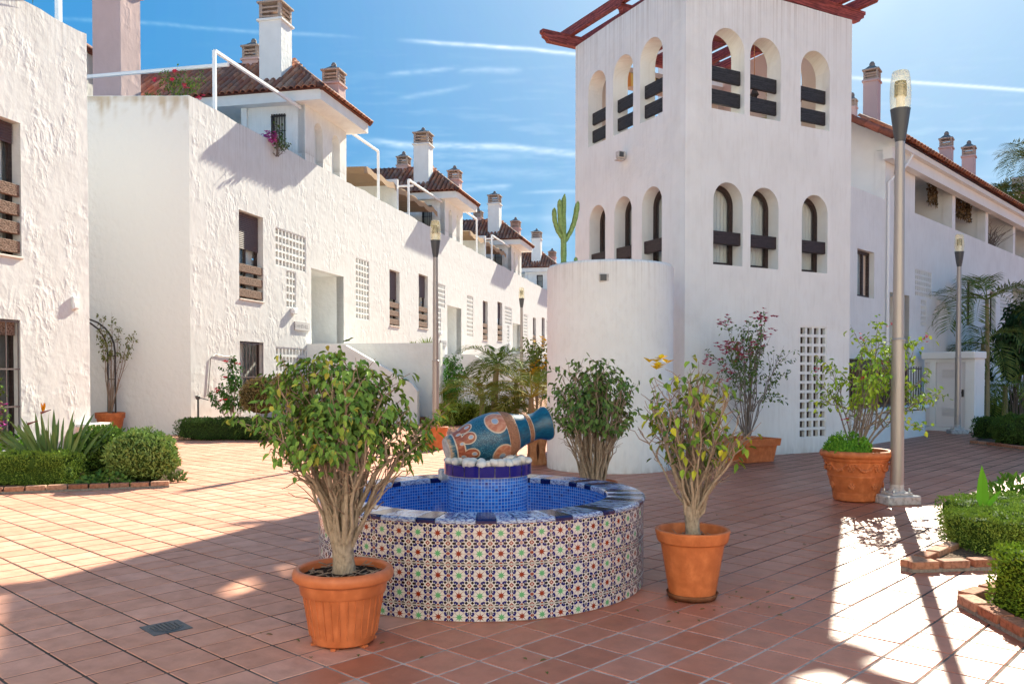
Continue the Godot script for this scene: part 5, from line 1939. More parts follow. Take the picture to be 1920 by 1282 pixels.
# ---------------------------------------------------------------- street lamps
func lamps() -> void:
	var a := gnd(1682, 944)
	var o := thing("street_lamp", "tall street lamp with a glass head beside the relief pot on the right", "street lamp", at(a, 0.18), "street lamps")
	var b := MB.new()
	b.cbox(Vector3(0, 0.055, 0), Vector3(0.44, 0.11, 0.34), 0.012)
	var base := part(o, "base_block", b, mats["concrete"])
	var pl := MB.new()
	pl.cbox(Vector3(0, 0.128, 0), Vector3(0.27, 0.035, 0.25), 0.006)
	pl.lathe([Vector2(0.1, 0.145), Vector2(0.1, 0.16), Vector2(0.082, 0.175), Vector2(0.082, 0.24)], 24)
	part(base, "base_plate", pl, mats["concrete"])
	for sx in [-1, 1]:
		for sz in [-1, 1]:
			var bo := MB.new()
			bo.lathe([Vector2(0.016, 0.145), Vector2(0.016, 0.175), Vector2(0.008, 0.18), Vector2(0.008, 0.195), Vector2(0, 0.195)], 6, Vector3(sx * 0.105, 0, sz * 0.095))
			part(base, "bolt", bo, mats["steel"])
	var pole := MB.new()
	pole.lathe([Vector2(0.078, 0.16), Vector2(0.076, 2.0), Vector2(0.068, 2.02), Vector2(0.056, 4.42)], 28)
	pole.lathe([Vector2(0.079, 2.0), Vector2(0.083, 2.005), Vector2(0.083, 2.02), Vector2(0.07, 2.03)], 28)
	part(o, "pole", pole, mats["pole metal"])
	var cone := MB.new()
	cone.lathe([Vector2(0.05, 4.36), Vector2(0.052, 4.4), Vector2(0.075, 4.52), Vector2(0.098, 4.68), Vector2(0.113, 4.8), Vector2(0.117, 4.815), Vector2(0.117, 4.815), Vector2(0.0, 4.82)], 32)
	part(o, "cone", cone, mats["dark metal"])
	var gl := MB.new()
	gl.lathe([Vector2(0.113, 4.818), Vector2(0.121, 4.95), Vector2(0.121, 5.05), Vector2(0.112, 5.17), Vector2(0.098, 5.255), Vector2(0.09, 5.27), Vector2(0.0, 5.275)], 32)
	var head := part(o, "lamp_glass", gl, mats["lamp glass"])
	var lo := MB.new()
	for i in 9:
		var y := 4.98 + i * 0.018
		lo.lathe([Vector2(0.05, y), Vector2(0.071, y - 0.006), Vector2(0.071, y - 0.003), Vector2(0.05, y + 0.003)], 24)
	lo.lathe([Vector2(0.066, 5.14), Vector2(0.066, 5.15), Vector2(0, 5.152)], 24)
	part(head, "louvre", lo, mats["dark metal"])
	var st := MB.new()
	st.lathe([Vector2(0.048, 4.82), Vector2(0.048, 4.97), Vector2(0.03, 5.0), Vector2(0.03, 5.14)], 20)
	part(head, "lamp_holder", st, mats["white paint"])
	var b2 := gnd(1796, 813)
	again(o, at(b2, -0.1), "street lamp in front of the white utility hut doors")
	var b3 := gnd(817, 838)
	again(o, Transform3D(Basis().scaled(Vector3(0.94, 0.93, 0.94)), b3), "street lamp on the lane behind the round ficus, before the first stairs")
	var b4 := gnd(978, 772)
	again(o, Transform3D(Basis().scaled(Vector3(0.98, 0.98, 0.98)), b4), "farthest street lamp, rising out of the palms on the lane")

# ---------------------------------------------------------------- plants in pots
func lathe_pot(o: Node3D, prof: Array, m: Material, soil_r: float, soil_y: float, called := "pot") -> MeshInstance3D:
	var mb := MB.new()
	mb.lathe(prof, 48)
	var p := part(o, called, mb, m)
	var s := MB.new()
	s.lathe([Vector2(soil_r, soil_y - 0.02), Vector2(soil_r, soil_y), Vector2(soil_r * 0.5, soil_y + 0.015), Vector2(0, soil_y + 0.02)], 24)
	part(p, "soil", s, mats["soil"])
	return p

func curve_to(a: Vector3, b: Vector3, lift: Vector3, n: int, jitter: float) -> Array:
	var pts := []
	var m := (a + b) / 2 + lift
	for i in n + 1:
		var t := i / float(n)
		var p := a.lerp(m, t).lerp(m.lerp(b, t), t)
		if i > 0 and i < n:
			p += Vector3(rng.randfn(), rng.randfn(), rng.randfn()) * jitter
		pts.append(p)
	return pts

# many stems fanning from a stump to points in a crown, twigs and leaves near the tips
func fan_shrub(o: Node3D, stump: float, stump_r: float, y0: float, stems: int, crown: Vector3, rad: Vector3, leaves: int, leaf_l: float, bare: float, greens: Array, twig: Material, low := -0.35) -> void:
	var wood := MB.new()
	if stump > 0:
		wood.tube([Vector3(0, y0 - 0.02, 0), Vector3(0.005, y0 + 0.03, 0), Vector3(0.0, y0 + stump * 0.35, 0), Vector3(-0.005, y0 + stump * 0.7, 0.0), Vector3(0.0, y0 + stump, 0)], [stump_r * 1.5, stump_r * 1.12, stump_r, stump_r * 1.05, stump_r * 1.3], 14, false)
	var tips := []
	var thin := MB.new()
	for i in stems:
		var a := TAU * i / stems + rng.randfn(0, 0.25)
		var rr := sqrt((i % 7 + 0.6) / 7.0)
		var el := rng.randf_range(low, 1.0) if i % 3 else rng.randf_range(0.3, 1.0)
		var out := sqrt(maxf(0.0, 1.0 - el * el * 0.8)) * (rng.randf_range(0.55, 1.0) if i % 3 else rng.randf_range(0.1, 0.5))
		var tip := crown + Vector3(cos(a) * rad.x * out, rad.y * el, sin(a) * rad.z * out)
		var s := Vector3(cos(a) * stump_r * rr * 1.1, y0 + stump * rng.randf_range(0.55, 0.95), sin(a) * stump_r * rr * 1.1)
		if stump <= 0:
			s = Vector3(cos(a) * stump_r * rr, y0, sin(a) * stump_r * rr)
		var side := Vector3(cos(a), 0, sin(a)) * (tip - s).length() * rng.randf_range(-0.03, 0.10)
		var pts := curve_to(s, tip, Vector3(0, 0.07 * (tip - s).length(), 0) - side * 0.8, 7, 0.012)
		var r0 := stump_r * rng.randf_range(0.14, 0.3) if stump > 0 else 0.0125 * rng.randf_range(0.6, 1.2)
		var rs := []
		for k in 8:
			rs.append(r0 * pow(1.0 - k / 9.0, 1.1) + 0.0022)
		wood.tube(pts, rs, 6, false)
		for k in range(2, 8):
			for q in (2 if k > 3 else 1):
				var d: Vector3 = (pts[k] - pts[k - 1]).normalized()
				d = (d + Vector3(rng.randfn(), rng.randfn() * 0.6 + 0.25, rng.randfn()) * 0.55).normalized()
				var l := rng.randf_range(0.12, 0.34) * rad.x * 1.6
				var tp := curve_to(pts[k], pts[k] + d * l, Vector3(0, 0.02, 0), 3, 0.012)
				thin.tube(tp, [0.0045, 0.0036, 0.0028, 0.0018], 4, false)
				if rng.randf() > bare and tp[1].y > crown.y - rad.y * 0.62:
					tips.append_array([tp[1], tp[2], tp[3], tp[3]])
		if rng.randf() > bare and pts[7].y > crown.y - rad.y * 0.62:
			tips.append_array([pts[7], pts[6]])
	part(o, "stems", wood, twig)
	part(o, "twigs", thin, mats["twig"] if twig != mats["grey twig"] else twig, Transform3D(), "stuff")
	var lv := MB.new()
	if tips.is_empty():
		return
	for i in leaves:
		var p: Vector3 = tips[rng.randi() % tips.size()] + Vector3(rng.randfn(), rng.randfn() * 0.8, rng.randfn()) * leaf_l * 0.42
		var out := (p - crown)
		out.y *= 0.3
		var d := (out.normalized() * 0.5 + Vector3(rng.randfn() * 0.5, -0.75 + rng.randfn() * 0.4, rng.randfn() * 0.5)).normalized()
		var c: Color = greens[rng.randi() % greens.size()]
		c = c.lerp(greens[0], rng.randf() * 0.5)
		lv.leaf(p, d, Vector3(rng.randfn() * 0.4, 1, rng.randfn() * 0.4) + out.normalized() * 0.6, leaf_l * rng.randf_range(0.65, 1.15), leaf_l * rng.randf_range(0.42, 0.6), c, true)
	part(o, "foliage", lv, mats["leaf"], Transform3D(), "stuff")

func flowers(o: Node3D, spots: Array, each: int, size: float, spread: float, c: Color) -> void:
	var f := MB.new()
	for p in spots:
		for i in each:
			var q: Vector3 = p + Vector3(rng.randfn(), rng.randfn() * 0.7, rng.randfn()) * spread
			for k in 3:
				var a := TAU * k / 3 + rng.randf()
				var d := Vector3(cos(a), rng.randf_range(0.1, 0.8), sin(a)).normalized()
				f.leaf(q, d, Vector3.UP, size, size * 0.8, c.lerp(Color(c.r * 0.6, c.g * 0.7, c.b * 0.7), rng.randf()))
	part(o, "flowers", f, mats["petal"], Transform3D(), "stuff")

func potted_plants() -> void:
	# base colours of the leaves, dark to fresh
	var green := [Color(0.132, 0.231, 0.049), Color(0.0809, 0.161, 0.035), Color(0.191, 0.301, 0.063), Color(0.265, 0.364, 0.07), Color(0.11, 0.196, 0.042), Color(0.162, 0.266, 0.056), Color(0.0882, 0.168, 0.042), Color(0.221, 0.336, 0.063), Color(0.132, 0.224, 0.049), Color(0.441, 0.378, 0.07)]
	var dull := [Color(0.11, 0.182, 0.049), Color(0.0662, 0.119, 0.035), Color(0.162, 0.224, 0.063), Color(0.118, 0.196, 0.049)]
	var fresh := [Color(0.231, 0.363, 0.044), Color(0.139, 0.242, 0.033), Color(0.312, 0.44, 0.055), Color(0.393, 0.495, 0.066)]
	var mixed := [Color(0.144, 0.225, 0.0375), Color(0.0853, 0.156, 0.0312), Color(0.263, 0.375, 0.05), Color(0.446, 0.45, 0.05)]
	# the round ficus in a ribbed plastic pot, front left
	var p1 := dep(642, 700, 5.07)
	p1.y = 0
	var o := thing("potted_ficus", "round leafy ficus in a ribbed orange pot at the fountain's left front", "potted tree", at(p1, 0.4))
	var pot := lathe_pot(o, [Vector2(0.0, 0.012), Vector2(0.178, 0.012), Vector2(0.186, 0.02), Vector2(0.19, 0.05), Vector2(0.196, 0.055), Vector2(0.236, 0.30), Vector2(0.236, 0.30), Vector2(0.252, 0.305), Vector2(0.26, 0.36), Vector2(0.26, 0.375), Vector2(0.26, 0.375), Vector2(0.285, 0.378), Vector2(0.297, 0.392), Vector2(0.298, 0.42), Vector2(0.29, 0.44), Vector2(0.272, 0.45), Vector2(0.256, 0.446), Vector2(0.25, 0.43), Vector2(0.248, 0.36)], mats["plastic clay"], 0.25, 0.4)
	for i in 30:
		var a := TAU * i / 30
		var m := MB.new()
		for e in [[0.198, 0.06, 0.236, 0.298]]:
			var p := Vector3(cos(a) * e[0], e[1], sin(a) * e[0])
			var q := Vector3(cos(a) * e[2], e[3], sin(a) * e[2])
			m.tube([p, q], [0.0045, 0.0055], 5)
		part(pot, "rib", m, mats["plastic clay"])
	for i in 6:
		var a := TAU * i / 6
		var m := MB.new()
		m.box(Vector3(cos(a) * 0.17, 0.007, sin(a) * 0.17), Vector3(0.05, 0.014, 0.03), Basis(Vector3.UP, -a))
		part(pot, "foot", m, mats["plastic clay"])
	fan_shrub(o, 0.27, 0.062, 0.4, 58, Vector3(-0.01, 1.25, 0), Vector3(0.52, 0.28, 0.48), 4000, 0.056, 0.05, green, mats["pale bark"], -0.7)
	mulch(o, 0.4, 0.23, 60)
	# the sparse ficus in a plain clay pot with a saucer, front right
	var p2 := dep(1300, 700, 6.06)
	p2.y = 0
	o = thing("potted_ficus", "sparse twiggy ficus in a plain clay pot with a saucer right of the fountain", "potted tree", at(p2))
	var sau := MB.new()
	sau.lathe([Vector2(0, 0.004), Vector2(0.165, 0.004), Vector2(0.185, 0.045), Vector2(0.175, 0.047), Vector2(0.16, 0.015), Vector2(0, 0.012)], 40)
	part(o, "saucer", sau, mats["old clay"])
	lathe_pot(o, [Vector2(0, 0.02), Vector2(0.158, 0.02), Vector2(0.163, 0.03), Vector2(0.225, 0.40), Vector2(0.226, 0.405), Vector2(0.226, 0.405), Vector2(0.245, 0.408), Vector2(0.25, 0.42), Vector2(0.264, 0.485), Vector2(0.262, 0.495), Vector2(0.245, 0.497), Vector2(0.238, 0.485), Vector2(0.22, 0.4)], mats["clay"], 0.222, 0.42)
	fan_shrub(o, 0.24, 0.05, 0.42, 44, Vector3(0.0, 1.13, 0), Vector3(0.42, 0.40, 0.4), 430, 0.075, 0.62, mixed, mats["pale bark"], -0.25)
	flowers(o, [Vector3(-0.26, 1.67, 0.05)], 7, 0.06, 0.035, Color(0.75, 0.5, 0.01))
	mulch(o, 0.42, 0.2, 25)
	# the ficus behind the fountain
	var p3 := dep(1113, 700, 9.15)
	p3.y = 0
	o = thing("potted_ficus", "grey stemmed ficus standing behind the fountain before the curved wall", "potted tree", at(p3))
	lathe_pot(o, [Vector2(0, 0.01), Vector2(0.17, 0.01), Vector2(0.235, 0.36), Vector2(0.25, 0.37), Vector2(0.262, 0.44), Vector2(0.24, 0.445), Vector2(0.22, 0.36)], mats["clay"], 0.225, 0.38)
	fan_shrub(o, 0.0, 0.12, 0.38, 60, Vector3(0.0, 1.2, 0), Vector3(0.5, 0.38, 0.48), 1700, 0.075, 0.2, dull, mats["pale bark"], -0.5)
	# bougainvillea in the big relief pot by the lamp
	var p4 := dep(1607, 700, 10.75)
	p4.y = 0
	o = thing("potted_bougainvillea", "bright green bougainvillea in a big relief clay pot beside the lamp", "potted plant", at(p4))
	var prof := [Vector2(0, 0.01), Vector2(0.262, 0.01), Vector2(0.272, 0.02), Vector2(0.278, 0.09), Vector2(0.284, 0.095), Vector2(0.284, 0.11), Vector2(0.281, 0.115), Vector2(0.335, 0.31), Vector2(0.343, 0.315), Vector2(0.343, 0.33), Vector2(0.338, 0.335), Vector2(0.375, 0.5), Vector2(0.378, 0.505), Vector2(0.4, 0.52), Vector2(0.4, 0.545), Vector2(0.4, 0.545), Vector2(0.425, 0.56), Vector2(0.437, 0.59), Vector2(0.432, 0.62), Vector2(0.41, 0.64), Vector2(0.385, 0.637), Vector2(0.375, 0.61), Vector2(0.37, 0.5)]
	var rp := lathe_pot(o, prof, mats["clay"], 0.372, 0.57)
	# garlands and rosettes in relief
	for i in 7:
		var a := TAU * i / 7.0 + 0.75
		var m := MB.new()
		var pts := []
		for k in 9:
			var t := (k / 8.0 - 0.5)
			var y := 0.475 - 0.075 * (1 - 4 * t * t)
			var r := 0.352 + (y - 0.4) * 0.22
			pts.append(Vector3(cos(a + t * 0.62) * r, y, sin(a + t * 0.62) * r))
		m.tube(pts, [0.01, 0.016, 0.019, 0.022, 0.023, 0.022, 0.019, 0.016, 0.01], 8)
		for k in 5:
			var q: Vector3 = pts[k * 2]
			m.lathe([Vector2(0.018, -0.012), Vector2(0.016, 0.01), Vector2(0, 0.014)], 8, q + Vector3(cos(a), 0, sin(a)) * 0.012)
		part(rp, "garland", m, mats["clay"])
		var ro := MB.new()
		var b := a + TAU / 14
		for e in [[0.43, 0.362, 0.034], [0.21, 0.312, 0.026]]:
			var ctr := Vector3(cos(b) * e[1], e[0], sin(b) * e[1])
			var ex := Vector3(-sin(b), 0, cos(b))
			for k in 6:
				var t := TAU * k / 6
				var q: Vector3 = ctr + ex * cos(t) * e[2] + Vector3.UP * sin(t) * e[2]
				ro.lathe([Vector2(0.015, -0.014), Vector2(0.017, 0.0), Vector2(0.012, 0.012), Vector2(0, 0.016)], 8, q)
			ro.lathe([Vector2(0.014, -0.014), Vector2(0.016, 0.0), Vector2(0.01, 0.012), Vector2(0, 0.016)], 8, ctr)
		part(rp, "rosette", ro, mats["clay"])
	fan_shrub(o, 0.0, 0.1, 0.57, 14, Vector3(0.25, 1.5, 0.02), Vector3(0.68, 0.6, 0.5), 950, 0.072, 0.05, fresh, mats["grey twig"], -0.55)
	long_shoots(o, Vector3(0.22, 1.2, 0), [Vector3(-0.55, 1.22, 0.1), Vector3(-0.42, 1.72, 0.1), Vector3(0.85, 2.0, 0.0), Vector3(0.2, 2.25, 0.1), Vector3(0.98, 1.35, 0.15), Vector3(0.75, 0.9, 0.2)], fresh)
	flowers(o, [Vector3(-0.55, 1.65, 0.1), Vector3(0.0, 2.03, 0.1), Vector3(0.88, 2.05, 0.0), Vector3(-0.18, 1.0, 0.15), Vector3(0.25, 1.72, 0.2), Vector3(0.4, 2.2, 0.1), Vector3(-0.05, 1.55, 0.3)], 5, 0.035, 0.03, Color(0.55, 0.02, 0.08))
	var hb := MB.new()
	for i in 2200:
		var a := rng.randf() * TAU
		var r := sqrt(rng.randf()) * 0.28
		var lump := 0.19 + 0.07 * sin(a * 2.0 + 1.0)
		var p := Vector3(-0.13 + cos(a) * r, 0.58 + lump * sqrt(maxf(0.0, 1 - r * r / 0.082)) * rng.randf_range(0.4, 1.15), 0.06 + sin(a) * r)
		hb.leaf(p, Vector3(rng.randfn(), 1.0 + rng.randfn() * 0.3, rng.randfn()).normalized(), Vector3(rng.randfn(), 0.3, rng.randfn()), 0.045, 0.022, Color(0.08, 0.22, 0.03).lerp(Color(0.17, 0.36, 0.04), rng.randf()))
	part(o, "herbs", hb, mats["leaf"], Transform3D(), "stuff")
	# bougainvillea in the square planter at the tower's foot
	var p5 := dep(1402, 700, 15.55)
	p5.y = 0
	var turn := atan2(tower_right.basis.z.x, tower_right.basis.z.z)
	o = thing("planter_bougainvillea", "dark flowered bougainvillea in a square clay planter against the tower wall", "potted plant", at(p5, turn))
	var sq := MB.new()
	var b0 := 0.33
	var b1 := 0.41
	var hh := 0.3
	var c0 := []
	for e in [[b0, 0.01], [b1 - 0.04, hh], [b1, hh], [b1 + 0.015, 0.43], [b1 - 0.04, 0.43], [b1 - 0.06, 0.36]]:
		c0.append([Vector3(-e[0], e[1], e[0]), Vector3(e[0], e[1], e[0]), Vector3(e[0], e[1], -e[0]), Vector3(-e[0], e[1], -e[0])])
	for i in c0.size() - 1:
		for k in 4:
			sq.quad(c0[i][k], c0[i][(k + 1) % 4], c0[i + 1][(k + 1) % 4], c0[i + 1][k])
	sq.quad(c0[5][0], c0[5][1], c0[5][2], c0[5][3])
	part(o, "planter", sq, mats["clay"])
	fan_shrub(o, 0.0, 0.06, 0.36, 15, Vector3(0.12, 1.6, 0.0), Vector3(0.85, 0.8, 0.3), 850, 0.07, 0.2, dull, mats["grey twig"], -0.6)
	long_shoots(o, Vector3(0.1, 1.2, 0), [Vector3(-0.95, 1.95, 0.0), Vector3(-0.6, 2.5, 0.05), Vector3(0.35, 2.65, 0.0), Vector3(-0.1, 2.55, 0.1), Vector3(1.0, 1.6, 0.05), Vector3(0.75, 1.1, 0.1)], dull)
	flowers(o, [Vector3(-0.9, 1.85, 0.0), Vector3(-0.65, 2.5, 0.05), Vector3(-0.55, 2.0, 0.1), Vector3(-0.35, 2.05, 0.1), Vector3(0.25, 2.62, 0.0), Vector3(0.4, 2.6, 0.05), Vector3(-0.6, 1.55, 0.1), Vector3(-0.2, 1.9, 0.15), Vector3(0.05, 2.1, 0.1), Vector3(0.3, 2.3, 0.1), Vector3(-0.7, 2.1, 0.1)], 16, 0.06, 0.09, Color(0.55, 0.09, 0.15))
	# the pot with a lobed shrub behind the round ficus
	var p6 := dep(815, 700, 18.0)
	p6.y = 0
	o = thing("clay_pot", "orange clay pot standing before the lamp left of the jug", "pot", at(p6))
	lathe_pot(o, [Vector2(0, 0.01), Vector2(0.2, 0.01), Vector2(0.205, 0.02), Vector2(0.26, 0.38), Vector2(0.275, 0.385), Vector2(0.285, 0.47), Vector2(0.275, 0.48), Vector2(0.26, 0.47), Vector2(0.25, 0.4)], mats["clay"], 0.25, 0.42)
	# potted climber on the iron arch between the houses
	var p7 := dep(205, 700, 21.7)
	p7.y = 0
	o = thing("potted_climber", "thin climber in a clay pot under the iron arch between the left houses", "potted plant", at(p7))
	lathe_pot(o, [Vector2(0, 0.01), Vector2(0.24, 0.01), Vector2(0.25, 0.02), Vector2(0.32, 0.46), Vector2(0.35, 0.465), Vector2(0.36, 0.6), Vector2(0.34, 0.61), Vector2(0.32, 0.5)], mats["clay"], 0.32, 0.52)
	fan_shrub(o, 0.0, 0.05, 0.52, 9, Vector3(0.08, 2.3, 0.0), Vector3(0.55, 0.65, 0.3), 520, 0.07, 0.1, [Color(0.16, 0.17, 0.04), Color(0.1, 0.13, 0.04), Color(0.22, 0.2, 0.06)], mats["twig"], -0.6)
	var ar := thing("iron_arch", "dark iron trellis arch rising from the pot between the left houses", "trellis", at(p7 + Vector3(0, 0.5, 0)))
	var r1 := 0.85
	for z in [0.0, 0.3]:
		for s in [0.14 - 0.0]:
			var pts := [Vector3(0.14 - z * 1.1, 0.0, -z), Vector3(0.14 - z * 1.1, 1.65, -z)]
			for k in range(1, 13):
				var a := PI * k / 12.0
				pts.append(Vector3(0.14 - z * 1.1 - r1 + r1 * cos(a), 1.65 + r1 * sin(a), -z))
			pts.append(Vector3(0.14 - z * 1.1 - 2 * r1, 0.0, -z))
			var rs := []
			rs.resize(pts.size())
			rs.fill(0.022)
			var m := MB.new()
			m.tube(pts, rs, 8)
			part(ar, "hoop", m, mats["iron"])
	for y in [0.35, 0.95, 1.55]:
		var m := MB.new()
		m.tube([Vector3(0.14, y, 0), Vector3(-0.19, y, -0.3)], [0.016, 0.016], 6)
		part(ar, "rung", m, mats["iron"])
	for k in [3, 5, 7, 9]:
		var a: float = PI * k / 12.0
		var m := MB.new()
		var q := Vector3(0.14 - r1 + r1 * cos(a), 1.65 + r1 * sin(a), 0)
		m.tube([q, q + Vector3(-0.33, 0, -0.3)], [0.016, 0.016], 6)
		part(ar, "rung", m, mats["iron"])

func long_shoots(o: Node3D, from: Vector3, ends: Array, greens: Array) -> void:
	var m := MB.new()
	var lv := MB.new()
	for e in ends:
		var pts := curve_to(from + Vector3(rng.randfn(0, 0.08), -0.3, 0), e, Vector3(0, 0.25, 0), 8, 0.025)
		m.tube(pts, [0.011, 0.01, 0.009, 0.008, 0.007, 0.006, 0.005, 0.004, 0.003], 5, false)
		for k in range(3, 9):
			for q in 9:
				var p: Vector3 = pts[k] + Vector3(rng.randfn(), rng.randfn(), rng.randfn()) * 0.05
				lv.leaf(p, Vector3(rng.randfn(), rng.randfn() - 0.4, rng.randfn()).normalized(), Vector3(rng.randfn() * 0.5, 1, rng.randfn() * 0.5), rng.randf_range(0.045, 0.085), rng.randf_range(0.03, 0.05), greens[rng.randi() % greens.size()], true)
	part(o, "shoots", m, mats["grey twig"], Transform3D(), "stuff")
	part(o, "shoot_leaves", lv, mats["leaf"], Transform3D(), "stuff")

func mulch(o: Node3D, y: float, r: float, n: int) -> void:
	var m := MB.new()
	for i in n:
		var a := rng.randf() * TAU
		var q := sqrt(rng.randf()) * r
		var p := Vector3(cos(a) * q, y + 0.02, sin(a) * q)
		var d := Vector3(rng.randfn(), rng.randfn() * 0.25, rng.randfn()).normalized() * rng.randf_range(0.02, 0.05)
		m.tube([p - d, p + d + Vector3(0, 0.008, 0)], [0.004, 0.002], 4)
	part(o, "mulch", m, mats["twig"], Transform3D(), "stuff")

# ---------------------------------------------------------------- beds, hedges and palms
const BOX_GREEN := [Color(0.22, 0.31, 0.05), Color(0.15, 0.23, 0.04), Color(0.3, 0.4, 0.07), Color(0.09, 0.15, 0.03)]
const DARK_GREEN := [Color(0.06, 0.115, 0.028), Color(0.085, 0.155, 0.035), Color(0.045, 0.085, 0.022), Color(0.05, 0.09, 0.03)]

# clipped growth over a rounded box (or an ellipsoid): a closed dark core inside, small leaves on and under the surface
func clipped(called: String, label: String, category: String, xf: Transform3D, size: Vector3, leaves: int, leaf_l: float, greens: Array, ball := false, group := "", up := 0.5) -> Node3D:
	var o := thing(called, label, category, xf, group)
	var lump := noise(1.6, 3, 0.0, 120 + used.get(called, 0))
	var core := MB.new()
	var hx := size.x / 2
	var hz := size.z / 2
	var shape := func(dir: Vector3) -> Vector3:
		var p: Vector3
		if ball:
			p = Vector3(dir.x * hx, size.y * 0.5 + dir.y * size.y * 0.5, dir.z * hz)
		else:
			var m := pow(pow(absf(dir.x), 7.0) + pow(absf(dir.y), 7.0) + pow(absf(dir.z), 7.0), 1.0 / 7.0)
			var q := dir / m
			p = Vector3(q.x * hx, size.y * 0.5 + q.y * size.y * 0.5, q.z * hz)
		var l := lump.get_noise_3dv(p * 2.2 + xf.origin)
		return p + dir * l * minf(0.1, size.y * 0.2)
	var rows := 14
	var seg := 26
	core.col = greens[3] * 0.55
	for i in rows:
		for k in seg:
			var q := []
			for e in [[i, k + 1], [i, k], [i + 1, k], [i + 1, k + 1]]:
				var th: float = PI * (e[0] / float(rows) - 0.5)
				var ph: float = TAU * e[1] / seg
				q.append(shape.call(Vector3(cos(th) * cos(ph), sin(th), cos(th) * sin(ph))) * 0.9 + Vector3(0, size.y * 0.04, 0))
			core.quad(q[0], q[1], q[2], q[3])
	part(o, "dark_core", core, mats["leaf"])
	var lv := MB.new()
	for i in leaves:
		var dir: Vector3
		if ball:
			dir = Vector3(rng.randfn(), rng.randfn(), rng.randfn()).normalized()
		else:
			# even over the faces of the box
			var fx := size.y * size.z
			var fy := size.x * size.z
			var fz := size.x * size.y
			var t := rng.randf() * (2 * fx + fy + 2 * fz)
			var q := Vector3(rng.randf_range(-1, 1), rng.randf_range(-1, 1), rng.randf_range(-1, 1))
			if t < 2 * fx:
				q.x = 1 if t < fx else -1
			elif t < 2 * fx + fy:
				q.y = 1
			else:
				q.z = 1 if rng.randf() < 0.75 else -1
			dir = q.normalized()
		if ball and dir.y < -0.75:
			continue
		var p: Vector3 = shape.call(dir)
		var inward := rng.randf()
		p = p.lerp(Vector3(0, size.y * 0.5, 0), inward * inward * 0.10)
		if rng.randf() < 0.03:
			p += dir * rng.randf_range(0.01, 0.05)
		var n := dir
		n.y += up
		var d := (n.normalized() * 0.8 + Vector3(rng.randfn(), rng.randfn() + 0.2, rng.randfn()) * 0.6).normalized()
		var c: Color = greens[rng.randi() % 3].lerp(greens[rng.randi() % greens.size()], rng.randf() * 0.7)
		lv.leaf(p, d, Vector3(rng.randfn() * 0.7, 1, rng.randfn() * 0.7), leaf_l * rng.randf_range(0.7, 1.3), leaf_l * 0.55, c)
	part(o, "leaves", lv, mats["leaf"], Transform3D(), "stuff")
	return o

func bricks(label: String, pts: Array, group := "brick edgings of the beds") -> void:
	var o := thing("brick_edging", label, "edging", Transform3D(), group)
	var kinds := []
	for k in 5:
		var m := MB.new()
		m.col = [Color(0.42, 0.185, 0.11), Color(0.46, 0.23, 0.14), Color(0.36, 0.15, 0.09), Color(0.48, 0.27, 0.18), Color(0.4, 0.2, 0.13)][k]
		m.cbox(Vector3.ZERO, Vector3(0.235, 0.06, 0.115), 0.005)
		kinds.append(m.mesh())
	var mortar := MB.new()
	mortar.col = Color(0.3, 0.26, 0.22)
	for i in pts.size() - 1:
		var a: Vector3 = pts[i]
		var b: Vector3 = pts[i + 1]
		var d := (b - a).normalized()
		var l := a.distance_to(b)
		var bs := Basis(d, Vector3.UP, d.cross(Vector3.UP))
		var n := int(l / 0.246)
		mortar.box((a + b) / 2 + Vector3(0, 0.016, 0), Vector3(l - 0.01, 0.03, 0.1), bs)
		for k in n:
			part(o, "brick", kinds[rng.randi() % 5], mats["brick"], Transform3D(bs * Basis(Vector3.UP, rng.randfn(0, 0.015)), a + d * ((k + 0.5) * l / n) + Vector3(0, 0.058 + rng.randfn(0, 0.0015), 0)))
	part(o, "mortar", mortar, mats["brick"])

func bed(pts: Array) -> void:
	var m := MB.new()
	var c := Vector3.ZERO
	for p in pts:
		c += p / pts.size()
	var f := noise(1.1, 3, 0.0, 140)
	for i in pts.size():
		var a: Vector3 = pts[i]
		var b: Vector3 = pts[(i + 1) % pts.size()]
		var n := 10
		for k in n:
			var p: Vector3 = a.lerp(b, k / float(n))
			var q: Vector3 = a.lerp(b, (k + 1) / float(n))
			p.y = 0.03; q.y = 0.03
			var r := p.lerp(c, 0.5)
			var s := q.lerp(c, 0.5)
			r.y = 0.05; s.y = 0.05; c.y = 0.06
			if (q - p).cross(c - p).y > 0:
				m.quad(p, q, s, r); m.tri(r, s, c)
			else:
				m.quad(q, p, r, s); m.tri(s, r, c)
	structure("soil_bed", m, mats["bed soil"])

func tuft(o: Node3D, called: String, n: int, area: Vector3, l: float, w: float, greens: Array, up := 1.0) -> void:
	var lv := MB.new()
	for i in n:
		var a := rng.randf() * TAU
		var r := sqrt(rng.randf())
		var p := Vector3(cos(a) * r * area.x, rng.randf() * area.y * (1.1 - r * r), sin(a) * r * area.z)
		var d := Vector3(cos(a) * r + rng.randfn() * 0.5, up + rng.randfn() * 0.4, sin(a) * r + rng.randfn() * 0.5).normalized()
		lv.leaf(p, d, Vector3(rng.randfn(), 0.6, rng.randfn()), l * rng.randf_range(0.6, 1.2), w, greens[rng.randi() % greens.size()], true)
	part(o, called, lv, mats["leaf"], Transform3D(), "stuff")

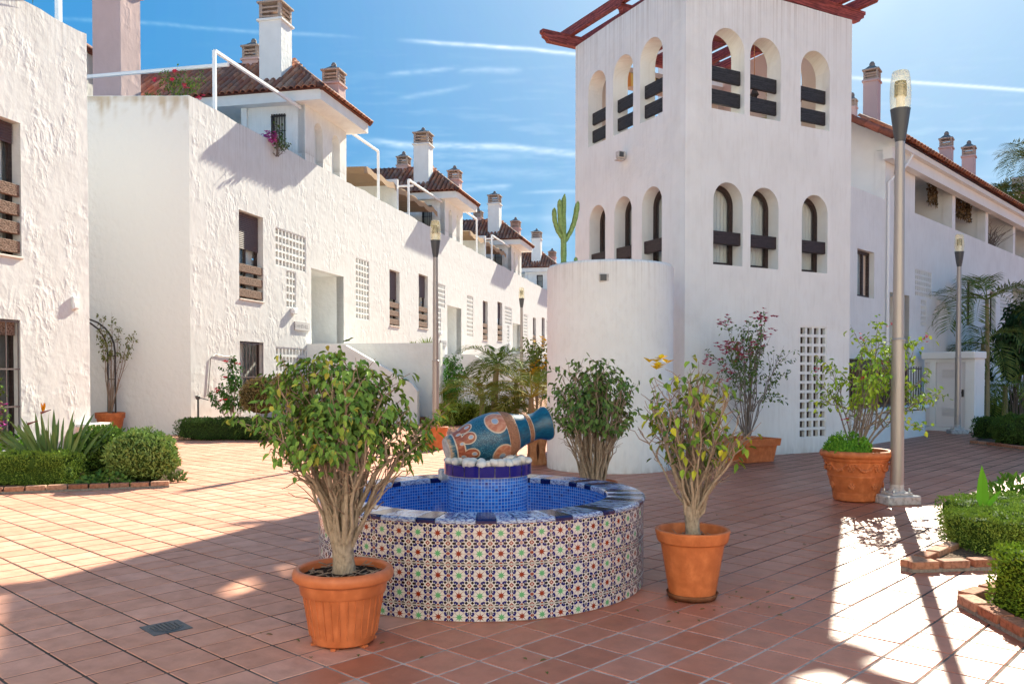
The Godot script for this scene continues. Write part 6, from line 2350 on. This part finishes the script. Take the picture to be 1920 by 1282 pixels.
func left_bed() -> void:
	var g := func(x: float, y: float) -> Vector3:
		var p := gnd(x, y)
		p.y = 0
		return p
	var e0: Vector3 = g.call(-120, 930)
	var e1: Vector3 = g.call(318, 913)
	var e2: Vector3 = g.call(345, 884)
	var e3: Vector3 = g.call(300, 868)
	bricks("brick edging in front of the hedge at the left", [e0, e1])
	bed([e0 + Vector3(0, 0, -0.1), e1 + Vector3(-0.1, 0, -0.1), e2, e3, g.call(180, 846), g.call(-60, 852)])
	var h0: Vector3 = g.call(-70, 917)
	var h1: Vector3 = g.call(134, 913)
	var mid := (h0 + h1) / 2 + Vector3(0, 0, -0.28)
	clipped("clipped_hedge", "low clipped box hedge at the far left, sunlit, behind the brick edging", "hedge", at(mid, 0.02), Vector3(h0.distance_to(h1), 0.47, 0.55), 9000, 0.026, BOX_GREEN)
	var r1 := dep(266, 862, 12.4)
	r1.y = 0
	clipped("round_bush", "rounded fine leaved bush at the right end of the left bed", "bush", at(r1), Vector3(0.98, 0.76, 0.9), 5200, 0.05, [Color(0.17, 0.26, 0.07), Color(0.24, 0.34, 0.09), Color(0.3, 0.4, 0.12), Color(0.08, 0.13, 0.035)], true, "", 0.9)
	var r2 := dep(190, 855, 13.1)
	r2.y = 0
	clipped("round_bush", "dark dense bush between the strelitzia and the fine leaved bush", "bush", at(r2), Vector3(0.95, 0.78, 0.8), 3600, 0.055, [Color(0.1, 0.18, 0.035), Color(0.15, 0.24, 0.045), Color(0.2, 0.3, 0.06), Color(0.05, 0.09, 0.025)], true, "", 0.5)
	var o := thing("leafy_plant", "bright broad leaved plants behind the two bushes of the left bed", "plant", at(dep(228, 815, 14.2) * Vector3(1, 0, 1)))
	tuft(o, "leaves", 420, Vector3(0.45, 0.62, 0.3), 0.13, 0.05, [Color(0.1, 0.22, 0.02), Color(0.16, 0.3, 0.03)])
	o = thing("leafy_plant", "bright green leafy plants behind the clipped hedge at the left edge", "plant", at(dep(30, 830, 12.9) * Vector3(1, 0, 1)))
	tuft(o, "leaves", 700, Vector3(0.75, 0.62, 0.3), 0.11, 0.045, [Color(0.12, 0.25, 0.025), Color(0.18, 0.33, 0.04), Color(0.09, 0.18, 0.02)])
	o = thing("leafy_plant", "low crinkled green plants at the front of the left bed beside the hedge", "plant", at(dep(196, 895, 11.9) * Vector3(1, 0, 1)))
	tuft(o, "leaves", 420, Vector3(0.42, 0.22, 0.16), 0.07, 0.05, [Color(0.08, 0.17, 0.04), Color(0.13, 0.23, 0.05)], 0.5)
	o = thing("leafy_plant", "small tuft growing out past the right end of the left bed", "plant", at(dep(332, 900, 12.6) * Vector3(1, 0, 1)))
	tuft(o, "leaves", 60, Vector3(0.12, 0.14, 0.1), 0.1, 0.035, [Color(0.12, 0.2, 0.05), Color(0.16, 0.22, 0.08)])
	strelitzia(dep(104, 850, 12.6) * Vector3(1, 0, 1))
	# a pink bougainvillea spray at the left edge
	o = thing("bougainvillea_spray", "pink bougainvillea spray before the barred window at the left edge", "plant", at(dep(-8, 800, 12.2) * Vector3(1, 0, 1)))
	var ends := [Vector3(0.05, 1.4, 0.0), Vector3(0.1, 1.05, 0.05), Vector3(-0.1, 1.5, 0)]
	long_shoots(o, Vector3(-0.15, 0.5, 0), ends, [Color(0.16, 0.26, 0.04), Color(0.1, 0.18, 0.03)])
	flowers(o, [Vector3(0.08, 0.85, 0.02), Vector3(0.02, 0.8, 0.0), Vector3(0.06, 1.1, 0.0), Vector3(0.0, 1.02, 0.0)], 9, 0.05, 0.05, Color(0.6, 0.08, 0.4))

func strelitzia(p: Vector3) -> void:
	var o := thing("strelitzia", "strelitzia with stiff grey green blades and one orange flower in the left bed", "plant", at(p))
	for i in 76:
		var a := rng.randf() * TAU
		var lean := rng.randf_range(0.05, 1.0)
		var l := rng.randf_range(0.6, 1.1)
		var d := Vector3(cos(a) * lean, 1.0, sin(a) * lean * 0.7).normalized()
		var base := Vector3(cos(a) * rng.randf() * 0.3, 0, sin(a) * rng.randf() * 0.2)
		var m := MB.new()
		m.col = Color(0.09, 0.15, 0.055).lerp(Color(0.19, 0.25, 0.1), rng.randf())
		m.tube([base, base + d * l * 0.45], [0.012, 0.009], 5, false)
		var s := d.cross(Vector3(rng.randfn() * 0.5, rng.randfn() * 0.2, 1)).normalized()
		var n := s.cross(d).normalized()
		var prev_l := base + d * l * 0.42
		var prev_r := prev_l
		var prev_m := prev_l
		for k in range(1, 8):
			var t := k / 7.0
			var c := base + d * l * (0.42 + 0.58 * t) + Vector3(cos(a), -0.3, sin(a)) * 0.12 * t * t * lean
			var w := 0.028 * sin(PI * clampf(t * 0.95 + 0.03, 0, 1)) * (1.0 if t < 0.99 else 0.0)
			var ll := c - s * w + n * w * 0.35
			var rr := c + s * w + n * w * 0.35
			m.quad(prev_l, prev_m, c, ll)
			m.quad(prev_m, prev_r, rr, c)
			prev_l = ll; prev_r = rr; prev_m = c
		part(o, "leaf", m, mats["blade"])
	for e in [[Vector3(-0.16, 1.02, 0.1), true], [Vector3(-0.34, 0.86, 0.12), false]]:
		var st := MB.new()
		st.col = Color(0.16, 0.17, 0.07)
		st.tube([Vector3(-0.05, 0, 0.05), e[0] * Vector3(0.7, 0.6, 0.7), e[0]], [0.01, 0.009, 0.008], 6)
		st.col = Color(0.2, 0.07, 0.07)
		st.tube([e[0], e[0] + Vector3(0.16, 0.05, 0.02)], [0.018, 0.004], 6)
		var fl := part(o, "flower_stem", st, mats["blade"])
		if e[1]:
			var f := MB.new()
			for k in 5:
				f.leaf(e[0] + Vector3(0.02, 0.01, 0), Vector3(rng.randf_range(-0.3, 0.6), 1, rng.randfn() * 0.3).normalized(), Vector3(1, 0, 0.4), 0.15, 0.04, Color(0.75, 0.32, 0.01), true)
			part(fl, "flower", f, mats["petal"])

# a palm: ringed stem and arching fronds of many leaflets
func palm(called: String, label: String, p: Vector3, h: float, r: float, fronds: int, fl: float, ll: float, c0: Color, c1: Color, spread := 1.0, droop := 1.0, lean := Vector3.ZERO, group := "") -> void:
	var o := thing(called, label, "palm", at(p), group)
	var st := MB.new()
	var pts := []
	var rs := []
	var n := maxi(6, int(h / 0.12))
	for i in n + 1:
		var t := i / float(n)
		pts.append(Vector3(0, h * t, 0) + lean * t * t)
		rs.append(r * (1.25 - 0.35 * t) * (1.0 + (0.06 if i % 2 else 0.0)))
	st.tube(pts, rs, 10)
	part(o, "trunk", st, mats["palm stem"])
	var top: Vector3 = pts[-1]
	for i in fronds:
		var a := TAU * i / fronds * 1.0 + rng.randfn(0, 0.25)
		var rise := rng.randf_range(0.25, 1.5)
		var l := fl * rng.randf_range(0.8, 1.1)
		var d := Vector3(cos(a) * spread, rise, sin(a) * spread).normalized()
		var m := MB.new()
		var c := c0.lerp(c1, rng.randf())
		var q := top
		var rach := [q]
		var rr := [0.016]
		var segs := 13
		for k in segs:
			d.y -= droop * (0.10 + 0.012 * k) * (1.1 if rise < 0.9 else 0.85)
			d = d.normalized()
			q += d * l / segs
			rach.append(q)
			rr.append(0.016 * (1.0 - k / 14.0))
			if k > 1:
				var side := d.cross(Vector3.UP).normalized()
				var up := side.cross(d)
				var len_ := ll * (0.55 + 0.6 * sin(PI * k / (segs + 1.0)))
				for s in [-1, 1]:
					for j in 2:
						var dd: Vector3 = (side * s + d * 0.75 + up * (0.35 - 0.2 * droop) + Vector3(rng.randfn(), rng.randfn(), rng.randfn()) * 0.1).normalized()
						m.leaf(q - d * (l / segs) * 0.5 * j, dd, up, len_, 0.035 + 0.01 * ll, c.lerp(Color(0.2, 0.2, 0.05), rng.randf() * 0.3))
						# tips bend over
						var tip: Vector3 = q - d * (l / segs) * 0.5 * j + dd * len_ * 0.8
						m.leaf(tip, (dd - Vector3(0, 0.8 * droop, 0)).normalized(), up, len_ * 0.4, 0.02, c)
		m.col = c1
		m.tube(rach, rr, 5, false)
		part(o, "frond", m, mats["blade"])

func lane_garden() -> void:
	var fl := func(x: float, y: float, d: float) -> Vector3: return dep(x, y, d) * Vector3(1, 0, 1)
	# against the first terraced house
	var a := gnd(362, 823)
	var b := gnd(492, 829)
	var mid := (a + b) / 2 + Vector3(0, 0, -0.35)
	mid.y = 0
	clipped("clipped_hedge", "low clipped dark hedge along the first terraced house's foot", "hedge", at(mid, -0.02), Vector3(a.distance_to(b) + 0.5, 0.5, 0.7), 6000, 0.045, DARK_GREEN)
	var hib := thing("hibiscus", "hibiscus bush with red flowers beside the barred window", "bush", at(fl.call(436, 780, 22.4)))
	fan_shrub(hib, 0.0, 0.06, 0.1, 12, Vector3(0, 1.1, 0), Vector3(0.5, 0.75, 0.4), 900, 0.1, 0.0, [Color(0.04, 0.11, 0.025), Color(0.06, 0.15, 0.03), Color(0.1, 0.22, 0.04)], mats["grey twig"], -0.8)
	flowers(hib, [Vector3(-0.32, 1.15, 0.35), Vector3(-0.08, 1.5, 0.35), Vector3(-0.15, 0.9, 0.38), Vector3(0.2, 1.85, 0.2), Vector3(-0.1, 1.9, 0.2)], 4, 0.08, 0.03, Color(0.6, 0.03, 0.07))
	clipped("round_bush", "clipped yellow brown ball bush half hidden by the round ficus", "bush", Transform3D(Basis(), fl.call(487, 780, 21.6) + Vector3(0, 0.55, 0)), Vector3(0.98, 0.92, 0.9), 3600, 0.05, [Color(0.27, 0.2, 0.09), Color(0.2, 0.16, 0.06), Color(0.32, 0.24, 0.12), Color(0.1, 0.08, 0.04)], true)
	clipped("round_bush", "smaller yellow brown ball bush behind the round ficus crown", "bush", Transform3D(Basis(), fl.call(528, 780, 22.6) + Vector3(0, 0.8, 0)), Vector3(0.8, 0.75, 0.7), 1800, 0.05, [Color(0.27, 0.2, 0.09), Color(0.2, 0.16, 0.06), Color(0.32, 0.24, 0.12), Color(0.1, 0.08, 0.04)], true)
	var gp := thing("garden_light", "short dark garden light post in the hedge by the first house corner", "lamp", at(fl.call(371, 780, 21.9)))
	var gm := MB.new()
	gm.tube([Vector3(0, 0.3, 0), Vector3(0, 0.98, 0)], [0.025, 0.025], 8)
	part(gp, "post", gm, mats["dark metal"])
	var gh := MB.new()
	gh.tube([Vector3(0, 0.95, 0), Vector3(0.0, 1.02, 0.03)], [0.055, 0.06], 10)
	gh.tube([Vector3(0.03, 0.98, 0), Vector3(0.3, 0.92, 0.1)], [0.012, 0.012], 6)
	part(gp, "head", gh, mats["dark metal"])
	# between the stairs
	clipped("clipped_hedge", "bright low hedge behind the lamp, left of the jug", "hedge", at(fl.call(855, 780, 26.6)), Vector3(1.35, 0.62, 0.7), 2600, 0.06, [Color(0.2, 0.27, 0.03), Color(0.26, 0.33, 0.04), Color(0.15, 0.2, 0.03), Color(0.08, 0.12, 0.02)])
	clipped("clipped_hedge", "bright low hedge beneath the palms behind the jug", "hedge", at(fl.call(905, 780, 26.9)), Vector3(1.9, 0.5, 0.6), 2600, 0.06, [Color(0.16, 0.2, 0.03), Color(0.22, 0.26, 0.04), Color(0.12, 0.16, 0.03), Color(0.08, 0.12, 0.02)])
	var gt := thing("green_shrub", "fresh green shrub right of the lamp on the lane", "bush", at(fl.call(845, 780, 28.5)))
	fan_shrub(gt, 0.0, 0.08, 0.1, 16, Vector3(0.1, 1.05, 0), Vector3(0.75, 0.95, 0.6), 1700, 0.11, 0.0, [Color(0.06, 0.17, 0.03), Color(0.1, 0.25, 0.04), Color(0.04, 0.11, 0.02)], mats["grey twig"], -0.9)
	var olive := Color(0.14, 0.21, 0.035)
	var gold := Color(0.3, 0.27, 0.06)
	palm("areca_palm", "tallest areca palm in the middle of the clump behind the jug", fl.call(926, 790, 26.0), 1.9, 0.09, 10, 1.25, 0.4, olive, Color(0.09, 0.14, 0.03), 0.8, 0.8, Vector3(0.1, 0, 0))
	palm("areca_palm", "areca palm with arching fronds at the left of the clump", fl.call(904, 790, 25.5), 0.9, 0.08, 13, 1.75, 0.42, olive, gold, 1.0, 1.0)
	palm("areca_palm", "low spreading areca palm behind the jug's shoulder", fl.call(950, 790, 25.8), 0.45, 0.08, 14, 1.6, 0.42, Color(0.07, 0.1, 0.02), olive, 1.0, 1.1)
	palm("areca_palm", "yellowing areca palm before the curved wall, right of the clump", fl.call(996, 790, 24.5), 0.9, 0.08, 15, 1.9, 0.45, olive, gold, 0.8, 0.9)
	palm("areca_palm", "areca palm farther back in the clump behind the lamp pole", fl.call(968, 780, 28.0), 1.3, 0.08, 12, 1.9, 0.42, olive, gold, 0.9, 0.9)
	var ys := thing("flowering_shrub", "yellow flowering shrub above the palms by the curved wall", "bush", at(fl.call(1008, 780, 27.0)))
	fan_shrub(ys, 0.0, 0.06, 0.2, 14, Vector3(0, 1.85, 0), Vector3(0.75, 0.8, 0.6), 1000, 0.11, 0.0, [Color(0.17, 0.22, 0.05), Color(0.24, 0.26, 0.06), Color(0.1, 0.14, 0.03)], mats["grey twig"], -0.6)
	flowers(ys, [Vector3(0.0, 1.75, 0.5), Vector3(-0.2, 1.65, 0.55), Vector3(0.35, 2.2, 0.3), Vector3(0.25, 2.0, 0.5), Vector3(-0.1, 1.9, 0.5), Vector3(0.1, 2.55, 0.2)], 9, 0.12, 0.12, Color(0.75, 0.42, 0.02))
	# tufts on the landings and terraces
	for e in [[800, 652, 29.5, 0.42, "spiky tuft on the first stair wall, right"], [776, 652, 30.2, 0.3, "spiky tuft on the first stair wall, left"]]:
		var t := thing("spiky_plant", e[4], "plant", at(dep(e[0], e[1], e[2])))
		var lv := MB.new()
		for i in 26:
			var an := rng.randf() * TAU
			lv.leaf(Vector3(0, -0.1, 0), Vector3(cos(an) * 0.6, rng.randf_range(0.5, 1.4), sin(an) * 0.6).normalized(), Vector3.UP, e[3] * 1.3, 0.05, Color(0.1, 0.16, 0.03).lerp(Color(0.2, 0.26, 0.05), rng.randf()))
		part(t, "leaves", lv, mats["leaf"], Transform3D(), "stuff")
	var tb := thing("terrace_bougainvillea", "red flowered bougainvillea on the first terrace above the stained wall", "plant", at(dep(335, 190, 24.5)))
	fan_shrub(tb, 0.0, 0.08, -0.3, 12, Vector3(-0.05, 0.3, 0), Vector3(0.75, 0.55, 0.4), 460, 0.1, 0.1, [Color(0.14, 0.22, 0.04), Color(0.2, 0.27, 0.05), Color(0.09, 0.14, 0.03)], mats["grey twig"], -0.7)
	flowers(tb, [Vector3(-0.55, 0.55, 0.2), Vector3(-0.02, 0.75, 0.2), Vector3(0.3, 0.3, 0.3), Vector3(0.7, 0.0, 0.3), Vector3(-0.1, 0.5, 0.3)], 4, 0.09, 0.05, Color(0.65, 0.04, 0.1))
	var mb := thing("terrace_bougainvillea", "magenta flowered bougainvillea over the parapet under the first penthouse", "plant", at(dep(520, 275, 26.6)))
	fan_shrub(mb, 0.0, 0.06, -0.3, 9, Vector3(0.0, 0.15, 0), Vector3(0.55, 0.45, 0.3), 200, 0.1, 0.2, [Color(0.09, 0.14, 0.03), Color(0.06, 0.1, 0.03)], mats["grey twig"], -0.5)
	flowers(mb, [Vector3(-0.3, 0.25, 0.2), Vector3(-0.1, 0.1, 0.25), Vector3(-0.35, 0.05, 0.25), Vector3(-0.15, 0.3, 0.2)], 16, 0.09, 0.09, Color(0.5, 0.06, 0.35))
	var pt := thing("palm_tuft", "palm leaf tips on the roof of the nearest left house", "palm", at(dep(62, -40, 16.5)))
	var pl := MB.new()
	for i in 22:
		pl.leaf(Vector3.ZERO, Vector3(rng.randfn(), rng.randf_range(-0.9, 0.4), rng.randfn()).normalized(), Vector3.UP, 0.5, 0.04, Color(0.1, 0.16, 0.05))
	part(pt, "leaves", pl, mats["leaf"], Transform3D(), "stuff")

func right_garden() -> void:
	var fl := func(x: float, y: float, d: float) -> Vector3: return dep(x, y, d) * Vector3(1, 0, 1)
	var g := func(x: float, y: float) -> Vector3: return gnd(x, y) * Vector3(1, 0, 1)
	# the two near beds with their brick edgings
	var c0: Vector3 = g.call(1700, 1072)
	var c1: Vector3 = g.call(1789, 1034)
	var c2: Vector3 = g.call(1985, 1062)
	bricks("brick edging round the corner of the middle hedge at the right", [c1, c0, c2])
	var far1: Vector3 = c1 + (c1 - c0).normalized() * 1.2
	bed([c0 + Vector3(0.08, 0, -0.06), c2, c2 + Vector3(1.0, 0, -2.0), far1, c1])
	var d0: Vector3 = g.call(1808, 1136)
	var d1: Vector3 = g.call(1882, 1112)
	var d2: Vector3 = g.call(1990, 1235)
	bricks("brick edging round the nearest hedge at the right edge", [d1, d0, d2])
	bed([d0 + Vector3(0.1, 0, 0.0), d1, d1 + Vector3(1.2, 0, 0.1), d2])
	var ha := fl.call(1905, 1000, 7.6) as Vector3
	clipped("clipped_hedge", "clipped box hedge behind the brick corner at the right, in full sun", "hedge", at(ha, 0.12), Vector3(1.05, 0.36, 0.8), 12000, 0.024, BOX_GREEN)
	var hb := fl.call(1885, 960, 8.5) as Vector3
	clipped("clipped_hedge", "far part of the clipped hedge around the single upright leaf", "hedge", at(hb, 0.4), Vector3(1.0, 0.34, 0.9), 9000, 0.024, BOX_GREEN)
	var hc := fl.call(1968, 1100, 5.45) as Vector3
	clipped("clipped_hedge", "nearest clipped hedge at the right edge, bright yellow green", "hedge", at(hc, 0.3), Vector3(0.5, 0.44, 0.6), 6000, 0.026, [Color(0.2, 0.3, 0.03), Color(0.26, 0.37, 0.04), Color(0.15, 0.23, 0.03), Color(0.07, 0.11, 0.02)])
	var sl := thing("upright_leaf", "single upright green leaf shoot growing out of the right hedge", "plant", at(fl.call(1842, 950, 8.0)))
	for e in [[Vector3(-0.02, 1, 0.05), 0.44, 0.11], [Vector3(0.06, 1, -0.02), 0.36, 0.09], [Vector3(0.55, 0.7, 0.1), 0.28, 0.05]]:
		var m := MB.new()
		var d: Vector3 = (e[0] as Vector3).normalized()
		m.leaf(Vector3(0, 0.3, 0), d, Vector3(-0.3, 0.2, 1), e[1], e[2], Color(0.13, 0.32, 0.03), true)
		m.tube([Vector3(0, 0.05, 0), Vector3(0, 0.34, 0)], [0.012, 0.01], 6)
		part(sl, "leaf", m, mats["blade"])
	var lp := thing("leafy_plant", "dark leafy plants beyond the sunlit hedge at the right edge", "plant", at(fl.call(1905, 925, 9.3)))
	tuft(lp, "leaves", 500, Vector3(0.5, 0.45, 0.4), 0.12, 0.04, [Color(0.08, 0.16, 0.03), Color(0.14, 0.25, 0.04)])
	# beyond the sunlit floor, in the shade
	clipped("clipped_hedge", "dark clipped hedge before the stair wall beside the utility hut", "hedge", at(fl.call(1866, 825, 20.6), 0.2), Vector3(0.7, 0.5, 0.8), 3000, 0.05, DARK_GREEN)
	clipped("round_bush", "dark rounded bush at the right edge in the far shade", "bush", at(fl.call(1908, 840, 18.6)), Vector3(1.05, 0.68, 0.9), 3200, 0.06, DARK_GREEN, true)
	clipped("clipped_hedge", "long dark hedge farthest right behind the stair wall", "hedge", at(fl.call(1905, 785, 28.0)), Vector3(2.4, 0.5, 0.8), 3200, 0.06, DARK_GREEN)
	bricks("low brick edging under the dark bushes in the far shade", [g.call(1822, 832), g.call(1870, 838), g.call(1960, 850)])
	bed([g.call(1826, 830), g.call(1960, 848), g.call(1980, 815), g.call(1850, 812)])
	var green := Color(0.09, 0.15, 0.04)
	var green2 := Color(0.15, 0.2, 0.055)
	palm("garden_palm", "slender palm rising behind the utility hut with arching fronds", fl.call(1852, 790, 25.0), 3.75, 0.055, 14, 2.1, 0.5, green, green2, 1.0, 0.8, Vector3(-0.05, 0, 0))
	palm("garden_palm", "young palm low down behind the stair wall", fl.call(1842, 790, 26.0), 2.5, 0.055, 9, 1.9, 0.45, green, green2, 1.0, 1.15)
	palm("garden_palm", "bright small palm in front of the dark oleander", fl.call(1885, 790, 26.5), 1.2, 0.08, 9, 1.5, 0.42, Color(0.12, 0.17, 0.03), Color(0.18, 0.24, 0.05), 1.0, 1.1)
	var ol := thing("oleander", "tall dark oleander bush at the right edge under the balconies", "tree", at(fl.call(1908, 780, 27.0)))
	fan_shrub(ol, 0.0, 0.2, 0.2, 26, Vector3(0.1, 2.3, 0), Vector3(1.0, 1.3, 0.9), 3000, 0.2, 0.0, [Color(0.035, 0.07, 0.03), Color(0.05, 0.1, 0.04), Color(0.025, 0.05, 0.02)], mats["grey twig"], -0.8)
	var un := thing("leafy_plant", "dark strappy plants below the palms behind the far hedge", "plant", at(fl.call(1885, 785, 29.0)))
	tuft(un, "leaves", 500, Vector3(1.6, 0.9, 0.6), 0.5, 0.05, [Color(0.03, 0.06, 0.02), Color(0.05, 0.09, 0.03)])
	# seen over the roof
	palm("roof_palm", "date palm crown rising over the red roof at the far right", fl.call(1935, 700, 48.0), 13.4, 0.25, 26, 2.5, 0.6, Color(0.07, 0.12, 0.03), Color(0.11, 0.16, 0.04), 1.0, 0.8)
	palm("roof_palm", "lower palm crown over the red roof, left one", fl.call(1862, 700, 44.0), 10.7, 0.25, 16, 1.6, 0.5, Color(0.07, 0.11, 0.03), Color(0.13, 0.17, 0.05), 1.0, 1.0)
	palm("roof_palm", "lower palm crown over the red roof, right one", fl.call(1886, 700, 45.0), 10.9, 0.25, 16, 1.6, 0.5, Color(0.07, 0.11, 0.03), Color(0.13, 0.17, 0.05), 1.0, 1.0)
	var fb := dep(1925, 700, 56.0) * Vector3(1, 0, 1)
	var xf := facade(fb, Vector2(0.925, 1))
	var o := thing("far_house", "pale house corner with a grey stone cornice above the roof at the far right", "house", xf)
	var w := MB.new()
	wall(w, -3.0, 8.0, 0, fp(xf, 1915, 372).y, [], 0.3)
	part(o, "wall", w, mats["smooth plaster"])
	var c := MB.new()
	var cy := fp(xf, 1915, 352).y
	c.cbox(Vector3(2.5, cy, 0.2), Vector3(11.6, 1.0, 0.9), 0.05)
	part(o, "cornice", c, mats["concrete"])
	var cb := thing("roof_creeper", "flowering creeper on the pale far house above the red roof", "plant", at(dep(1912, 408, 47.0)))
	fan_shrub(cb, 0.0, 0.2, -1.0, 12, Vector3(0.0, 0.2, 0), Vector3(1.0, 1.1, 0.6), 700, 0.25, 0.0, [Color(0.06, 0.12, 0.03), Color(0.1, 0.17, 0.04)], mats["grey twig"], -0.7)
	flowers(cb, [Vector3(-0.6, 0.6, 0.4), Vector3(-0.3, 0.9, 0.4), Vector3(0.0, 0.5, 0.5)], 8, 0.2, 0.2, Color(0.45, 0.1, 0.35))

# ---------------------------------------------------------------- the rest
func small_things() -> void:
	# floor drain
	var p := gnd(311, 1177)
	var o := thing("floor_drain", "dark floor drain with a round grate set in the paving at the left front", "drain", at(p * Vector3(1, 0, 1), 0.75))
	var m := MB.new()
	m.cbox(Vector3(0, 0.001, 0), Vector3(0.245, 0.008, 0.245), 0.002)
	m.lathe([Vector2(0.105, 0.005), Vector2(0.102, 0.008), Vector2(0.095, 0.008), Vector2(0.09, 0.006), Vector2(0, 0.006)], 32)
	part(o, "frame", m, mats["dark metal"])
	for i in 7:
		var x := -0.075 + i * 0.025
		var h := sqrt(maxf(0.0, 0.0081 - x * x))
		var b := MB.new()
		b.box(Vector3(x, 0.008, 0), Vector3(0.012, 0.006, h * 2))
		part(o, "slat", b, mats["dark metal"])
	# a few dry leaves blown about the pots
	var dry := MB.new()
	for e in [[700, 1215, 7], [560, 1190, 5], [1390, 1140, 8], [1240, 1130, 5], [1500, 1010, 6], [1420, 1100, 5], [380, 900, 6], [1350, 960, 6], [1000, 1240, 3]]:
		for i in e[2]:
			var q := gnd(e[0] + rng.randfn(0, 60), e[1] + rng.randfn(0, 14))
			q.y = 0.006
			var an := rng.randf() * TAU
			dry.leaf(q, Vector3(cos(an), 0.06, sin(an)).normalized(), Vector3.UP, rng.randf_range(0.025, 0.05), 0.02, Color(0.2, 0.13, 0.06).lerp(Color(0.13, 0.14, 0.04), rng.randf()), true)
	var dl := part(self, numbered("fallen_leaves"), dry, mats["blade"], Transform3D(), "stuff")
	dl.set_meta("label", "small dry leaves scattered on the paving near the pots"); dl.set_meta("category", "leaves")
	# cacti on the curved turret
	var foot := dep(1057, 700, 14.75) * Vector3(1, 0, 1) + Vector3(0, 3.42, 0)
	o = thing("cactus", "tall three armed column cactus on top of the curved wall", "cactus", at(foot))
	var hts := [[[Vector3(0, -0.05, 0), Vector3(0.0, 0.5, 0), Vector3(-0.01, 1.0, 0), Vector3(0.015, 1.27, 0)], 0.055], [[Vector3(-0.02, 0.5, 0), Vector3(-0.1, 0.62, 0.02), Vector3(-0.155, 0.8, 0.02), Vector3(-0.165, 1.03, 0.02)], 0.045], [[Vector3(0.02, 0.45, 0), Vector3(0.12, 0.62, -0.02), Vector3(0.2, 0.85, -0.02), Vector3(0.245, 1.15, -0.02)], 0.05], [[Vector3(-0.01, 0.6, 0.03), Vector3(-0.06, 0.75, 0.06), Vector3(-0.075, 1.17, 0.06)], 0.045]]
	for e in hts:
		var c := MB.new()
		ribbed(c, e[0], e[1])
		part(o, "arm", c, mats["cactus"])
	o = thing("cactus", "small stubby cactus right of the tall one on the curved wall", "cactus", at(foot + Vector3(0.2, 0, 0.1)))
	for e in [[[Vector3(0, -0.05, 0), Vector3(0, 0.17, 0)], 0.035], [[Vector3(-0.05, -0.05, 0), Vector3(-0.06, 0.1, 0)], 0.03]]:
		var c := MB.new()
		ribbed(c, e[0], e[1])
		part(o, "arm", c, mats["cactus"])
	# clay bench behind the fountain
	var bp := dep(985, 700, 15.0) * Vector3(1, 0, 1)
	o = thing("clay_bench", "terracotta bench on curved legs behind the fountain, under the jug's neck", "bench", at(bp, 0.15))
	var st := MB.new()
	st.cbox(Vector3(-0.1, 0.6, 0), Vector3(0.95, 0.09, 0.4), 0.02)
	part(o, "seat", st, mats["pale clay"])
	for x in [-0.22, 0.12, 0.28]:
		var lg := MB.new()
		var w := 0.075
		var prof := [[0.0, 1.15], [0.08, 1.0], [0.2, 0.7], [0.32, 0.75], [0.45, 1.2], [0.56, 1.5]]
		for i in prof.size() - 1:
			var a: Array = prof[i]
			var b: Array = prof[i + 1]
			for z in [0.15, -0.15]:
				var q := [Vector3(x - w * a[1], a[0], z), Vector3(x + w * a[1], a[0], z), Vector3(x + w * b[1], b[0], z), Vector3(x - w * b[1], b[0], z)]
				lg.quad(q[0], q[1], q[2], q[3])
			for s in [-1, 1]:
				lg.quad(Vector3(x + s * w * a[1], a[0], 0.15), Vector3(x + s * w * a[1], a[0], -0.15), Vector3(x + s * w * b[1], b[0], -0.15), Vector3(x + s * w * b[1], b[0], 0.15))
		part(o, "leg", lg, mats["pale clay"])
	# a loose cable on the first house wall
	var cab := MB.new()
	var pts := []
	for q in [[388, 740], [393, 672], [402, 664], [420, 668], [437, 668], [438, 690]]:
		pts.append(lane * (fp(lane, q[0], q[1]) + Vector3(0, 0, 0.02)))
	cab.tube(pts, [0.012, 0.012, 0.012, 0.012, 0.012, 0.012], 5)
	var cn := part(self, numbered("cable"), cab, mats["grille"])
	cn.set_meta("label", "thin loose cable on the first terraced house's wall above the hedge"); cn.set_meta("category", "cable")

func ribbed(m: MB, pts: Array, r: float) -> void:
	var sides := 10
	var n := 14
	var first := m.v.size()
	var c := Curve3D.new()
	for i in pts.size():
		var t: Vector3 = (pts[mini(i + 1, pts.size() - 1)] - pts[maxi(i - 1, 0)]) * 0.17
		c.add_point(pts[i], -t, t)
	var l := c.get_baked_length()
	for i in n + 1:
		var t := i / float(n)
		var p := c.sample_baked(l * t)
		var rr := r * (1.0 + 0.07 * sin(i * 2.4)) * sqrt(clampf((1.0 - t) * 9.0, 0.02, 1.0))
		for k in sides:
			var a := TAU * k / sides
			var d := Vector3(cos(a), 0, sin(a))
			m.vert(p + d * rr * (1.0 if k % 2 else 0.62), d)
	for i in n:
		for k in sides:
			var a := first + i * sides + k
			var b := first + i * sides + (k + 1) % sides
			m.ix.append_array([a, b, a + sides, b, b + sides, a + sides])
